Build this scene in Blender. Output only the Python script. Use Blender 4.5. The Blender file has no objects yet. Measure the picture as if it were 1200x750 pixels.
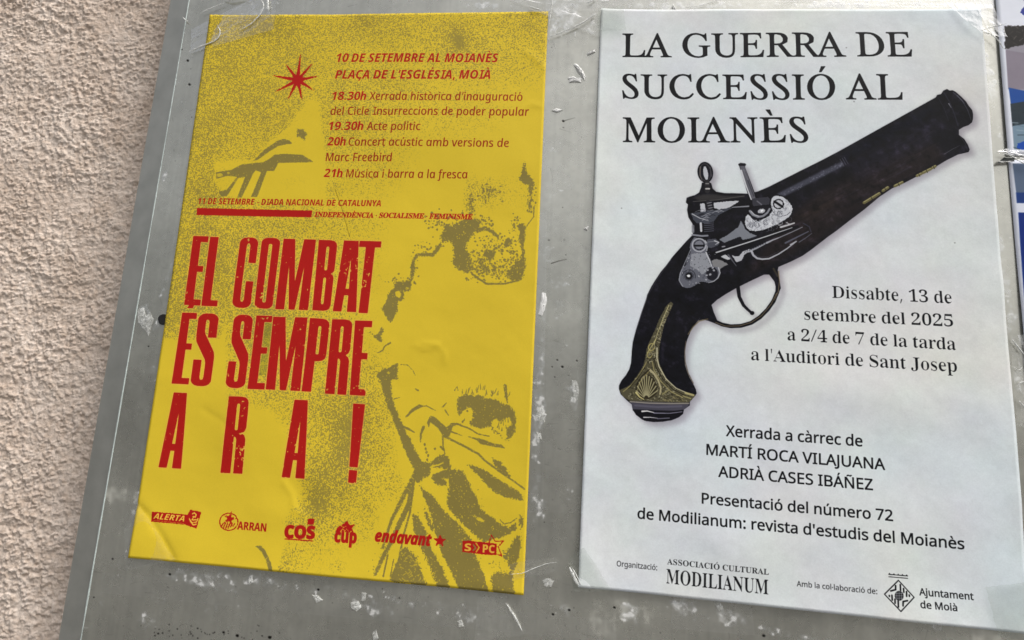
import bpy, bmesh, math, random
import numpy as np
from mathutils import Matrix, Vector

# ------------------------------------------------------------------ camera, sky, sun, exposure
sc = bpy.context.scene
COL = sc.collection
RX, RY, RZ = -0.198869, -0.113740, -0.063101          # board turned against the lens
T = np.array([-0.089292, 0.017714, -0.529429])        # yellow poster's middle seen from the lens
F, CX, CY = 780.0, 540.91, 344.65                     # focal length and axis in photograph pixels
ZB = 1.70                                             # height of the yellow poster's middle above the street


def rot(a, b, c):
    ca, sa, cb, sb, cc, s = math.cos(a), math.sin(a), math.cos(b), math.sin(b), math.cos(c), math.sin(c)
    return (np.array([[1, 0, 0], [0, ca, -sa], [0, sa, ca]]) @ np.array([[cb, 0, sb], [0, 1, 0], [-sb, 0, cb]])
            @ np.array([[cc, -s, 0], [s, cc, 0], [0, 0, 1]]))


R = rot(RX, RY, RZ)
EYE = -R.T @ T                                         # in board space: x right, y up, z out of the board
B = Matrix(((1, 0, 0, 0), (0, 0, -1, 0), (0, 1, 0, ZB), (0, 0, 0, 1)))   # board space -> world
cd = bpy.data.cameras.new('camera')
cam = bpy.data.objects.new('camera', cd)
COL.objects.link(cam)
m4 = Matrix([list(R.T[i]) + [EYE[i]] for i in range(3)] + [[0, 0, 0, 1]])
cam.matrix_world = B @ m4
cd.sensor_width = 36
cd.lens = F / 1200 * 36
cd.shift_x = (600 - CX) / 1200
cd.shift_y = -(375 - CY) / 1200
cd.clip_start = 0.01
cd.clip_end = 200
sc.camera = cam

SUN = Vector((0.44, -0.38, 0.90)).normalized()         # towards the sun: in front, right, above
w = bpy.data.worlds.new('World')
sc.world = w
w.use_nodes = True
nt = w.node_tree
sky = nt.nodes.new('ShaderNodeTexSky')
sky.sky_type = 'NISHITA'
sky.sun_disc = False
sky.sun_elevation = math.asin(SUN.z)
sky.sun_rotation = math.atan2(SUN.x, SUN.y)
sky.air_density = 1.0
sky.dust_density = 6.0
hs = nt.nodes.new('ShaderNodeHueSaturation')                # thin high cloud takes the blue out of the sky
hs.inputs['Saturation'].default_value = 0.28
nt.links.new(sky.outputs[0], hs.inputs['Color'])
nt.links.new(hs.outputs[0], nt.nodes['Background'].inputs[0])
nt.nodes['Background'].inputs[1].default_value = 0.15
sl = bpy.data.lights.new('sun', 'SUN')
sl.energy = 2.2
sl.angle = math.radians(20)
sl.color = (1.0, 0.96, 0.91)
so = bpy.data.objects.new('sun', sl)
so.rotation_euler = (-SUN).to_track_quat('-Z', 'Y').to_euler()
so.location = (2, -2, 4)
COL.objects.link(so)
sc.view_settings.view_transform = 'Standard'
sc.view_settings.look = 'None'
sc.view_settings.exposure = -0.07
sc.view_settings.gamma = 1.0
sc.cycles.max_bounces = 6
sc.cycles.transparent_max_bounces = 12

rng = np.random.default_rng(7)
random.seed(7)


# ------------------------------------------------------------------ helpers
def at(px, py, z=0.0):
    """a point measured on the photograph, on the plane z in front of the board (board space)"""
    d = R.T @ np.array([(px - CX) / F, -(py - CY) / F, -1.0])
    t = (z - EYE[2]) / d[2]
    p = EYE + d * t
    return np.array([p[0], p[1], z])


def at_many(P, z=0.0):
    P = np.asarray(P, float).reshape(-1, 2)
    D = np.c_[(P[:, 0] - CX) / F, -(P[:, 1] - CY) / F, -np.ones(len(P))] @ R
    t = (z - EYE[2]) / D[:, 2]
    return EYE + D * t[:, None]


def wpt(p):
    return (p[0], -p[2], p[1] + ZB)


def link(name, me, mat, parent=None, smooth=False):
    o = bpy.data.objects.new(name, me)
    COL.objects.link(o)
    if mat is not None:
        me.materials.append(mat)
    if parent is not None:
        o.parent = parent
    if smooth:
        me.polygons.foreach_set('use_smooth', [True] * len(me.polygons))
    return o


def tag(o, label=None, cat=None, group=None, kind=None):
    for k, v in (('label', label), ('category', cat), ('group', group), ('kind', kind)):
        if v:
            o[k] = v
    return o


def empty(name, loc):
    o = bpy.data.objects.new(name, None)
    o.empty_display_size = 0.02
    o.location = loc
    COL.objects.link(o)
    return o


def mesh(name, verts, faces):
    me = bpy.data.meshes.new(name)
    me.from_pydata([tuple(map(float, v)) for v in verts], [], faces)
    me.update()
    return me


def own_origin(o):
    """put a mesh's origin at its own middle"""
    me = o.data
    n = len(me.vertices)
    co = np.empty(n * 3)
    me.vertices.foreach_get('co', co)
    co = co.reshape(-1, 3)
    c = co.mean(0)
    me.vertices.foreach_set('co', (co - c).ravel())
    o.location = c
    me.update()
    return o


# value noise on a grid, used for relief, grain and wear
def vnoise(h, w_, cell, g=None):
    g = g or rng
    gy, gx = int(h / cell) + 3, int(w_ / cell) + 3
    a = g.random((gy, gx))
    y = np.arange(h) / cell
    x = np.arange(w_) / cell
    yi, xi = y.astype(int), x.astype(int)
    fy, fx = y - yi, x - xi
    fy, fx = fy * fy * (3 - 2 * fy), fx * fx * (3 - 2 * fx)
    fy = fy[:, None]
    fx = fx[None]
    r0 = a[yi][:, xi] * (1 - fx) + a[yi][:, xi + 1] * fx
    r1 = a[yi + 1][:, xi] * (1 - fx) + a[yi + 1][:, xi + 1] * fx
    return (r0 * (1 - fy) + r1 * fy).astype(np.float32)


def fbm(h, w_, cell, octs=4, k=0.5):
    out = 0
    amp = tot = 0
    amp = 1.0
    for _ in range(octs):
        out = out + amp * vnoise(h, w_, max(cell, 1.01))
        tot += amp
        amp *= k
        cell /= 2
    return out / tot


def blur(a, r):
    """three box passes: a soft blur of radius r pixels"""
    r = max(1, int(round(r)))
    for _ in range(2):
        for ax in (0, 1):
            p = np.pad(a, [(r, r) if i == ax else (0, 0) for i in (0, 1)], mode='edge')
            c = np.cumsum(p, axis=ax, dtype=np.float64)
            c = np.insert(c, 0, 0, axis=ax)
            n = 2 * r + 1
            a = ((c[n:] - c[:-n]) if ax == 0 else (c[:, n:] - c[:, :-n])) / n
    return a.astype(np.float32)


def sstep(a, lo, hi):
    t = np.clip((a - lo) / (hi - lo), 0, 1)
    return t * t * (3 - 2 * t)


def fill(cs, W, H, SS=4):
    """coverage of closed contours (pixel coordinates, y down); returns mask and its corner"""
    x0s, y0s, x1s, y1s = [], [], [], []
    for c in cs:
        c = np.asarray(c, float)
        d = np.roll(c, -1, 0)
        x0s.append(c[:, 0]); y0s.append(c[:, 1]); x1s.append(d[:, 0]); y1s.append(d[:, 1])
    x0, y0, x1, y1 = map(np.concatenate, (x0s, y0s, x1s, y1s))
    bx0, bx1 = int(max(0, math.floor(x0.min()) - 1)), int(min(W, math.ceil(x0.max()) + 2))
    by0, by1 = int(max(0, math.floor(y0.min()) - 1)), int(min(H, math.ceil(y0.max()) + 2))
    if bx1 <= bx0 or by1 <= by0:
        return None
    h, w_ = by1 - by0, bx1 - bx0
    s = np.where(y1 > y0, 1.0, -1.0)
    ya, yb = np.minimum(y0, y1), np.maximum(y0, y1)
    r0 = np.ceil((ya - by0) * SS - 0.5).astype(int)
    r1 = np.ceil((yb - by0) * SS - 0.5).astype(int)
    r0 = np.clip(r0, 0, h * SS)
    r1 = np.clip(r1, 0, h * SS)
    n = np.maximum(r1 - r0, 0)
    e = np.repeat(np.arange(len(n)), n)
    off = np.arange(n.sum()) - np.repeat(np.cumsum(n) - n, n)
    row = r0[e] + off
    yy = by0 + (row + 0.5) / SS
    dy = y1 - y0
    dy = np.where(np.abs(dy) < 1e-12, 1e-12, dy)
    x = x0[e] + (yy - y0[e]) / dy[e] * (x1 - x0)[e] - bx0
    x = np.clip(x, 0, w_ - 1e-3)
    xi = x.astype(int)
    fr = x - xi
    acc = np.zeros((h * SS, w_ + 2), np.float32)
    np.add.at(acc, (row, xi), s[e] * (1 - fr))
    np.add.at(acc, (row, xi + 1), s[e] * fr)
    m = np.clip(np.abs(np.cumsum(acc, 1)[:, :w_]), 0, 1)
    return m.reshape(h, SS, w_).mean(1), bx0, by0


def strokes(P, wd, closed=False, wd2=None):
    """contours of a polyline drawn with a given width"""
    P = np.asarray(P, float)
    out = []
    n = len(P)
    seg = n if closed else n - 1
    ws = np.linspace(wd, wd if wd2 is None else wd2, n)
    for i in range(seg):
        a, b = P[i], P[(i + 1) % n]
        wa, wb = ws[i] / 2, ws[(i + 1) % n] / 2
        d = b - a
        L = math.hypot(*d)
        if L < 1e-9:
            continue
        nx = np.array([-d[1], d[0]]) / L
        out.append(np.array([a + nx * wa, b + nx * wb, b - nx * wb, a - nx * wa]))
    for i in range(n):
        r = ws[i] / 2
        t = np.linspace(0, 2 * math.pi, 9)[:-1]
        out.append(np.c_[P[i][0] + r * np.cos(-t), P[i][1] + r * np.sin(-t)])
    res = []
    for c in out:
        area = np.sum(c[:, 0] * np.roll(c[:, 1], -1) - np.roll(c[:, 0], -1) * c[:, 1])
        res.append(c if area < 0 else c[::-1])
    return res


def ell(cx, cy, rx, ry, a=0, n=28, t0=0, t1=2 * math.pi):
    full = abs(t1 - t0 - 2 * math.pi) < 1e-6
    t = np.linspace(t0, t1, n + 1)[:n if full else n + 1]
    x, y = rx * np.cos(t), ry * np.sin(t)
    c, s = math.cos(a), math.sin(a)
    return np.c_[cx + x * c - y * s, cy + x * s + y * c]


GLYPHS = {
    'sans': {
        'A': (429, [[0,0,187,482,242,482,428,0,366,0,308,148,118,148,61,0],[138,202,290,202,236,347,230,367,221,396,214,419,203,378,193,347]]),
        'B': (437, [[65,0,65,480,202,480,281,473,338,453,373,417,384,361,378,322,361,290,332,268,293,255,293,251,322,244,348,234,369,218,386,197,397,170,400,136,389,79,356,36,303,9,234,0],[126,275,214,275,266,280,299,295,316,320,322,354,315,388,294,411,258,424,205,428,126,428],[126,51,222,51,276,57,311,76,330,105,336,141,329,175,310,202,274,219,218,225,126,225]]),
        'C': (424, [[261,-7,194,1,139,24,96,60,65,109,47,170,41,240,48,309,67,368,100,418,146,455,203,478,271,486,342,479,404,458,379,407,330,425,302,431,271,433,202,420,149,381,116,320,105,240,115,160,146,98,198,59,270,46,330,52,385,65,385,13,329,-2]]),
        'D': (490, [[65,0,65,480,213,480,281,473,338,453,385,419,420,374,442,315,449,244,433,138,383,61,304,15,199,0],[126,52,191,52,299,73,364,136,385,242,374,326,338,383,281,417,204,428,126,428]]),
        'E': (373, [[65,0,65,480,333,480,333,426,126,426,126,277,321,277,321,224,126,224,126,53,333,53,333,0]]),
        'I': (228, [[27,0,27,35,83,48,83,431,27,445,27,480,200,480,200,445,144,431,144,48,200,35,200,0]]),
        'J': (183, [[-3,-128,-31,-125,-52,-119,-52,-68,-30,-73,-4,-75,12,-73,28,-68,42,-59,52,-44,59,-24,62,3,62,480,122,480,122,7,114,-53,88,-95,48,-119]]),
        'L': (352, [[65,0,65,480,126,480,126,54,335,54,335,0]]),
        'M': (609, [[65,0,65,480,154,480,302,87,305,87,455,480,544,480,544,0,484,0,484,295,486,364,489,420,486,420,326,0,277,0,119,420,116,420,120,364,121,291,121,0]]),
        'N': (510, [[65,0,65,480,135,480,391,83,394,83,392,115,390,162,389,209,389,480,445,480,445,0,375,0,118,398,116,398,119,340,121,268,121,0]]),
        'O': (525, [[263,-7,194,1,139,24,96,61,65,111,47,171,41,241,47,310,65,370,96,419,139,456,195,479,263,487,329,479,384,456,427,420,458,370,477,310,484,240,477,171,458,110,427,61,384,24,329,1],[263,46,333,59,382,98,410,159,420,240,410,321,382,382,334,421,263,434,193,421,143,382,114,321,105,240,114,159,143,98,192,59]]),
        'P': (406, [[65,0,65,480,192,480,273,470,329,443,361,398,372,338,368,300,354,264,330,233,294,208,245,192,181,187,126,187,126,0],[126,238,174,238,234,244,276,261,301,290,310,336,302,376,280,405,242,422,187,428,126,428]]),
        'R': (418, [[65,0,65,480,197,480,275,471,329,446,361,403,372,343,369,308,358,279,342,256,322,239,300,225,276,215,408,0,337,0,221,198,126,198,126,0],[126,249,197,249,248,255,283,272,303,301,310,340,303,381,281,407,245,422,194,427,126,427]]),
        'S': (369, [[166,-7,127,-5,91,-1,60,7,34,16,34,74,94,54,131,48,169,46,216,51,249,66,270,91,277,123,274,145,267,163,253,178,232,192,164,222,110,246,72,276,48,314,40,364,45,400,60,429,83,454,114,471,151,483,193,486,231,484,266,479,297,470,326,459,307,408,253,426,223,431,192,433,153,428,124,414,107,392,101,363,104,341,111,323,125,308,144,294,206,267,245,251,278,233,303,214,322,191,333,163,337,128,326,72,291,29,236,2]]),
        'T': (373, [[156,0,156,426,7,426,7,480,366,480,366,426,217,426,217,0]]),
        'U': (491, [[243,-7,164,5,107,42,72,98,60,171,60,480,121,480,121,169,129,117,152,78,191,54,246,46,303,54,341,80,363,120,370,169,370,480,430,480,430,169,425,122,410,80,384,44,348,16,301,-1]]),
        'V': (403, [[171,0,0,480,63,480,171,172,189,117,201,67,214,117,232,173,339,480,403,480,232,0]]),
        'X': (394, [[3,0,162,250,13,480,80,480,197,291,316,480,379,480,231,251,391,0,322,0,195,208,66,0]]),
        'Z': (384, [[26,0,26,46,278,426,34,426,34,480,351,480,351,434,99,54,358,54,358,0]]),
        'a': (377, [[144,-7,100,0,63,19,39,52,31,100,41,148,73,183,127,206,203,215,265,217,265,238,260,277,245,301,222,314,190,318,163,316,136,310,89,291,71,335,96,347,126,357,159,364,193,366,251,359,291,337,314,300,322,245,322,0,279,0,268,51,265,51,241,25,216,7,185,-3],[158,41,200,47,234,66,256,98,264,144,264,176,211,174,154,167,118,152,98,130,92,99,97,73,110,55,132,44]]),
        'b': (413, [[228,-7,189,-3,158,9,134,26,116,46,111,46,99,0,57,0,57,510,116,510,116,386,115,344,113,312,116,312,134,333,158,351,189,362,228,366,288,354,335,319,366,261,376,180,366,99,335,40,288,5],[219,42,261,51,291,78,309,121,315,181,291,283,218,317,169,309,138,284,122,242,116,182,116,179,122,121,138,78,169,51]]),
        'c': (322, [[201,-7,156,-2,117,13,83,38,58,73,42,120,37,178,42,238,59,286,85,322,119,347,160,362,206,367,259,361,300,347,282,298,244,310,204,315,125,281,98,179,105,121,124,79,156,53,201,44,229,46,253,50,294,65,294,13,254,-2]]),
        'd': (413, [[185,-7,124,5,77,40,47,98,37,179,47,261,78,319,125,355,185,367,223,363,254,351,278,334,297,314,301,314,299,339,297,367,297,510,356,510,356,0,308,0,300,48,297,48,278,27,254,9,223,-3],[194,42,243,50,274,74,292,113,298,168,298,179,292,238,275,282,244,309,193,318,152,308,122,280,104,235,98,178,104,121,122,78,152,51]]),
        'e': (379, [[210,-7,162,-2,120,14,85,40,59,76,42,122,37,177,42,232,57,279,81,316,112,344,151,361,196,367,239,362,276,347,305,322,327,290,340,250,345,204,345,169,98,169,107,115,129,76,165,52,213,44,245,45,274,50,328,69,328,17,274,-1,245,-5],[99,216,283,216,277,257,262,290,234,311,195,318,158,312,129,291,109,259]]),
        'g': (413, [[195,-161,123,-155,65,-138,65,-84,125,-105,198,-112,240,-105,271,-85,291,-53,298,-11,298,3,298,27,300,48,297,48,251,7,185,-7,123,6,76,42,47,101,37,179,47,256,76,316,123,354,185,367,219,363,249,353,275,336,298,312,301,312,309,360,356,360,356,-6,346,-74,317,-122,267,-151],[194,42,241,49,273,71,292,109,298,165,298,179,292,243,273,285,240,309,193,317,153,308,123,281,104,237,98,179,104,120,123,77,153,50]]),
        'i': (173, [[87,420,74,422,62,429,55,441,52,457,55,474,62,486,74,493,87,495,100,493,111,486,119,474,122,457,119,441,111,429,100,422],[57,0,57,360,116,360,116,0]]),
        'j': (173, [[87,420,74,422,62,429,55,441,52,457,55,474,62,486,74,493,87,495,100,493,111,486,119,474,122,457,119,441,111,429,100,422],[15,-161,-15,-159,-37,-153,-37,-105,-16,-110,7,-112,27,-109,43,-100,54,-83,57,-56,57,360,116,360,116,-54,110,-99,92,-133,61,-154]]),
        'l': (173, [[57,0,57,510,116,510,116,0]]),
        'm': (628, [[57,0,57,360,105,360,113,311,117,311,137,336,162,353,192,363,223,367,293,352,333,306,336,306,358,333,386,352,418,363,452,367,505,359,543,335,566,295,574,234,574,0,515,0,515,232,497,296,442,317,397,309,367,287,350,250,345,199,345,0,286,0,286,232,268,296,212,317,166,309,137,283,121,242,116,187,116,0]]),
        'n': (415, [[57,0,57,360,105,360,113,311,117,311,138,336,165,353,197,363,230,367,287,359,328,335,352,295,361,234,361,0,302,0,302,230,282,295,222,317,171,309,139,283,122,242,116,187,116,0]]),
        'o': (406, [[202,-7,157,-1,117,15,84,42,58,79,42,125,37,181,48,260,82,318,135,355,204,367,250,361,290,345,324,318,349,282,365,236,370,181,359,101,325,42,271,6],[203,42,251,52,283,80,303,123,309,181,303,238,283,281,251,308,203,317,155,308,123,281,104,238,98,181,104,123,123,80,156,52]]),
        'r': (277, [[57,0,57,360,105,360,112,294,115,294,135,322,160,345,190,361,225,367,247,366,267,363,260,308,241,312,221,313,194,309,169,298,147,280,131,256,120,226,116,192,116,0]]),
        's': (322, [[148,-7,113,-5,83,-1,57,7,35,16,35,70,87,50,118,43,149,41,188,45,214,55,229,72,234,94,233,107,227,118,217,129,200,140,146,164,86,191,64,206,48,223,38,244,34,271,44,312,72,342,115,360,169,367,201,365,231,360,284,343,264,296,216,312,191,317,165,318,133,315,110,307,95,293,91,275,93,261,99,249,111,239,129,229,183,206,242,180,263,165,279,147,288,126,291,99,282,53,253,20,207,0]]),
        't': (242, [[167,-7,140,-4,115,3,94,16,77,37,65,66,62,105,62,314,11,314,11,343,62,366,86,443,121,443,121,360,225,360,225,314,121,314,121,106,125,77,137,57,155,46,177,42,205,44,228,49,228,4,201,-4]]),
        'u': (415, [[184,-7,127,1,86,25,61,65,53,124,53,360,113,360,113,128,133,64,193,42,243,51,276,76,293,117,299,173,299,360,358,360,358,0,310,0,301,48,298,48,277,23,250,6,218,-3]]),
        'v': (341, [[136,0,0,360,63,360,140,148,151,115,162,80,169,52,171,52,179,81,190,116,201,148,278,360,341,360,204,0]]),
        'z': (316, [[26,0,26,39,220,314,38,314,38,360,285,360,285,316,94,46,289,46,289,0]]),
        '2': (384, [[32,0,32,49,158,176,219,240,241,268,257,296,266,324,269,355,263,390,246,415,219,431,185,436,152,433,123,424,96,409,69,390,38,430,68,452,102,470,141,482,185,486,245,478,291,452,320,412,330,359,326,322,314,288,296,256,271,224,207,155,107,56,107,54,349,54,349,0]]),
        '4': (384, [[244,0,244,109,14,109,14,159,240,482,301,482,301,162,371,162,371,109,301,109,301,0],[72,162,244,162,244,313,245,372,247,419,244,419,231,392,216,367]]),
        '7': (384, [[91,0,288,426,30,426,30,480,351,480,351,434,156,0]]),
        '.': (180, [[89,-9,74,-7,60,1,51,15,48,36,51,57,60,71,74,79,89,81,106,79,119,71,129,57,132,36,129,15,119,1,106,-7]]),
        ',': (180, [[28,-87,47,-3,61,78,124,78,129,71,104,-8,71,-87]]),
        ':': (180, [[89,278,74,281,60,289,51,303,48,324,51,345,60,359,74,367,89,369,106,367,119,359,129,345,132,324,129,303,119,289,106,281],[89,-9,74,-7,60,1,51,15,48,36,51,57,60,71,74,79,89,81,106,79,119,71,129,57,132,36,129,15,119,1,106,-7]]),
        "'": (151, [[57,306,44,480,107,480,94,306]]),
        '-': (216, [[27,154,27,206,189,206,189,154]]),
        '/': (250, [[7,0,185,480,243,480,64,0]]),
    },
    'bold': {
        'A': (463, [[0,0,169,482,293,482,463,0,354,0,319,114,144,114,109,0],[170,199,295,199,259,311,251,340,240,375,232,407,223,374,212,336,204,311]]),
        'C': (428, [[255,-7,187,1,133,24,91,61,62,110,45,170,39,239,46,307,65,367,97,417,141,455,197,478,264,486,300,484,335,477,371,467,404,453,371,370,317,392,290,399,264,402,212,391,175,358,151,306,144,238,151,171,172,120,209,88,264,78,293,80,323,85,386,103,386,18,355,7,324,-1,291,-5]]),
        'N': (546, [[60,0,60,480,189,480,397,120,399,120,396,187,394,253,394,480,486,480,486,0,357,0,148,363,145,363,149,294,151,226,151,0]]),
        'O': (535, [[267,-7,196,1,139,24,95,61,63,111,45,171,39,241,45,311,63,371,95,420,139,456,196,479,268,487,339,479,396,456,440,420,471,370,490,310,496,240,490,171,471,110,440,61,396,24,339,1],[267,79,323,89,361,122,382,173,389,240,382,308,361,359,323,392,268,402,212,392,175,359,153,308,146,240,153,173,175,122,212,89]]),
        'P': (422, [[60,0,60,480,214,480,294,470,349,440,381,392,392,330,387,289,374,252,351,219,316,193,268,176,206,171,162,171,162,0],[162,254,195,254,234,258,264,271,282,293,289,326,269,379,208,396,162,396]]),
        'R': (443, [[60,0,60,480,200,480,285,471,345,444,380,399,392,336,388,305,379,278,365,256,346,237,325,221,302,209,443,0,330,0,216,184,162,184,162,0],[162,267,195,267,238,271,267,283,283,304,289,333,283,362,266,382,236,393,193,396,162,396]]),
        'S': (370, [[167,-7,95,1,31,22,31,117,102,90,138,80,175,77,207,81,228,92,240,108,244,128,237,153,217,172,187,189,150,207,114,225,77,253,61,272,48,293,39,319,36,350,47,407,80,450,131,477,199,486,235,484,270,478,341,453,308,373,249,394,223,400,195,402,170,398,151,388,140,373,136,353,141,330,158,313,187,296,226,277,260,259,289,241,312,220,329,196,340,168,343,133,332,76,297,31,242,3]]),
        'c': (345, [[201,-7,129,5,75,39,41,97,30,181,36,242,53,291,80,328,117,353,160,368,210,373,245,372,276,366,324,349,295,271,251,287,210,293,152,265,132,182,137,134,153,101,177,81,210,75,240,77,266,83,290,93,313,106,313,21,290,8,265,0,236,-5]]),
        'p': (425, [[52,-161,52,367,134,367,148,319,152,319,170,340,192,357,221,369,257,373,312,361,357,325,385,266,395,184,385,102,355,42,310,5,254,-7,218,-3,191,8,169,23,152,40,147,40,152,-13,152,-161],[226,75,255,82,276,103,289,138,293,185,276,266,224,293,191,287,170,269,157,239,152,195,152,185,156,138,168,103,190,82]]),
        'u': (441, [[181,-7,127,1,86,25,59,67,50,128,50,367,150,367,150,152,154,118,165,93,183,78,210,73,248,81,272,104,285,142,289,194,289,367,389,367,389,0,312,0,299,47,293,47,273,23,245,6,214,-4]]),
        '0': (384, [[191,-7,116,10,64,59,34,137,24,240,28,312,40,373,62,421,93,457,136,480,191,487,266,471,318,422,349,344,359,240,355,168,343,107,321,59,290,23,247,1],[191,75,223,85,244,116,255,168,259,240,255,312,244,363,223,395,191,405,159,395,139,363,128,312,125,240,128,168,139,117,159,86]]),
        '1': (384, [[176,0,176,277,177,323,179,373,164,358,144,340,89,296,40,357,194,480,277,480,277,0]]),
        '2': (384, [[27,0,27,71,147,192,206,254,225,278,238,300,245,322,248,345,244,370,232,388,213,398,189,402,162,398,136,389,109,373,81,353,26,418,70,451,95,465,123,476,157,484,197,486,241,482,278,469,308,449,330,423,344,392,349,357,345,319,333,284,313,252,287,220,215,148,153,90,153,85,362,85,362,0]]),
        '3': (384, [[164,-7,90,0,26,19,26,105,57,92,90,82,123,76,153,74,199,79,229,93,246,115,251,146,249,164,241,180,227,192,206,200,176,206,136,208,99,208,99,285,136,285,175,288,204,294,223,304,235,317,242,332,244,350,240,373,228,390,207,401,175,404,143,401,116,393,73,369,26,439,57,458,92,473,134,483,183,486,249,479,300,456,332,420,343,372,336,327,313,293,280,268,240,253,240,251,291,238,327,216,350,183,357,140,352,100,337,65,311,35,274,12,225,-2]]),
        '4': (384, [[216,0,216,99,11,99,11,170,222,480,315,480,315,178,373,178,373,99,315,99,315,0],[101,178,216,178,216,259,217,297,219,338,220,363,218,363,205,337,189,311]]),
        '5': (384, [[162,-7,125,-5,91,0,60,8,33,19,33,107,60,95,93,85,127,78,158,76,198,81,227,94,245,118,251,152,227,206,155,224,116,221,83,214,42,235,60,480,320,480,320,394,149,394,140,300,165,304,201,306,243,302,279,289,310,269,333,240,348,204,353,161,341,91,305,38,245,4]]),
        '6': (384, [[199,-7,152,-1,110,16,75,44,47,85,29,138,24,203,25,245,30,285,38,325,51,362,69,396,93,425,124,450,162,469,209,481,264,485,297,484,328,480,328,399,301,404,271,406,218,401,178,387,151,364,132,334,122,298,117,256,121,256,137,278,160,296,188,308,225,312,282,302,325,272,353,224,362,160,351,90,318,38,266,4],[197,75,224,80,245,95,259,121,264,158,260,190,248,214,228,229,199,234,178,231,160,224,145,213,134,199,127,183,124,167,126,145,132,124,142,105,157,89,175,78]]),
        '7': (384, [[75,0,255,394,18,394,18,480,362,480,362,416,181,0]]),
        '8': (384, [[192,-7,121,2,67,28,35,68,24,122,30,166,50,201,80,229,116,251,86,273,61,299,44,331,38,371,44,406,60,435,85,457,117,473,153,482,192,486,232,482,268,473,300,457,324,435,340,406,345,370,339,331,321,299,293,274,259,253,308,222,329,203,346,180,356,154,360,124,355,87,339,55,313,29,280,9,239,-3],[192,296,214,307,232,321,245,339,250,363,246,383,233,399,215,408,191,412,169,408,150,399,138,383,134,363,138,340,151,322,170,308],[191,68,224,72,247,84,261,103,266,127,263,144,255,159,229,184,196,204,187,209,159,193,137,175,122,153,118,128,122,104,136,85,159,72]]),
        '9': (384, [[120,-7,87,-6,55,-2,55,79,83,75,113,73,166,77,205,92,233,114,251,144,262,181,267,222,263,222,246,201,225,183,197,171,156,167,101,176,58,206,31,254,21,318,32,388,65,441,117,474,185,485,231,479,273,462,309,434,336,393,354,340,360,275,358,234,354,193,346,154,333,117,315,83,290,53,260,28,221,9,175,-3],[185,244,206,247,224,255,239,266,250,280,257,295,259,311,257,333,251,355,241,374,227,390,209,400,187,404,160,399,138,383,124,357,120,320,124,288,136,265,156,249]]),
    },
    'ital': {
        'A': (377, [[-38,0,222,480,285,480,345,0,285,0,267,149,105,149,28,0],[134,203,261,203,251,304,245,360,242,414,240,414,216,360,186,301]]),
        'C': (394, [[219,-7,148,6,94,42,60,100,48,177,51,220,58,264,71,307,89,348,112,385,141,419,175,447,214,468,258,482,308,486,370,480,424,459,400,410,360,426,335,431,308,433,261,428,221,411,187,384,160,351,139,312,124,269,115,223,112,178,120,123,143,82,181,55,230,46,284,52,336,66,336,13,283,-1,254,-5]]),
        'F': (320, [[28,0,129,480,372,480,361,426,177,426,142,256,314,256,302,203,130,203,87,0]]),
        'I': (218, [[-13,0,-7,33,50,46,132,433,81,446,88,480,256,480,249,446,191,433,109,46,161,33,154,0]]),
        'M': (565, [[27,0,128,480,213,480,259,88,262,88,475,480,567,480,467,0,407,0,467,285,485,364,500,421,498,421,267,0,220,0,169,420,166,420,162,384,154,337,144,288,83,0]]),
        'X': (354, [[-35,0,161,254,75,480,136,480,201,296,343,480,409,480,228,251,318,0,255,0,187,208,31,0]]),
        'a': (381, [[130,-7,91,1,59,25,39,63,32,116,36,165,45,212,61,255,82,292,108,323,138,347,172,362,209,367,241,362,267,348,286,328,300,304,303,304,324,360,369,360,293,0,246,0,255,66,252,66,227,39,198,15,166,-1],[149,42,174,47,198,60,220,82,241,109,258,142,271,179,278,215,279,245,275,274,262,297,241,312,215,317,190,313,167,301,146,281,128,256,113,225,102,191,95,154,93,115,96,83,107,60,125,47]]),
        'b': (389, [[181,-7,148,-2,122,12,102,32,89,55,85,55,63,0,19,0,127,510,186,510,161,390,150,345,140,309,136,293,138,293,164,320,191,344,222,361,257,366,297,358,329,335,349,297,356,244,353,196,344,150,329,107,309,70,284,38,254,14,219,-2],[176,42,202,47,225,59,246,79,263,105,277,136,287,171,293,207,296,244,281,299,238,317,216,313,193,301,171,281,150,256,133,225,119,191,110,154,107,115,112,86,124,62,146,47]]),
        'c': (304, [[166,-7,112,2,69,27,41,69,32,128,36,175,45,219,61,260,83,296,110,325,142,348,179,362,220,367,267,362,310,349,293,300,261,312,221,317,185,311,154,291,128,261,109,222,97,177,93,128,98,92,114,65,139,48,172,42,195,44,217,49,259,64,259,15,217,-1,192,-5]]),
        'd': (389, [[130,-7,91,1,59,24,39,63,32,116,35,165,44,211,59,253,80,290,105,322,135,346,170,361,209,366,242,361,267,348,286,327,300,304,303,304,310,348,318,393,343,510,401,510,293,0,244,0,252,66,249,66,224,38,196,15,165,-1],[150,42,172,46,195,59,217,78,237,103,255,134,268,168,277,205,280,244,276,274,264,297,244,312,213,317,187,313,164,300,144,280,126,254,112,223,101,189,95,152,93,115,107,60]]),
        'e': (335, [[163,-7,107,2,66,30,41,73,32,129,35,172,45,214,60,254,81,290,107,322,137,346,173,361,212,367,257,361,289,345,309,318,315,283,310,249,293,219,265,193,225,173,172,160,105,156,93,156,92,143,92,131,97,94,112,66,138,48,173,42,198,44,222,50,271,70,271,19,221,1,194,-5],[102,203,107,203,146,205,181,211,212,220,236,234,252,253,257,278,254,294,245,307,230,315,209,318,177,310,147,288,121,252]]),
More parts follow.
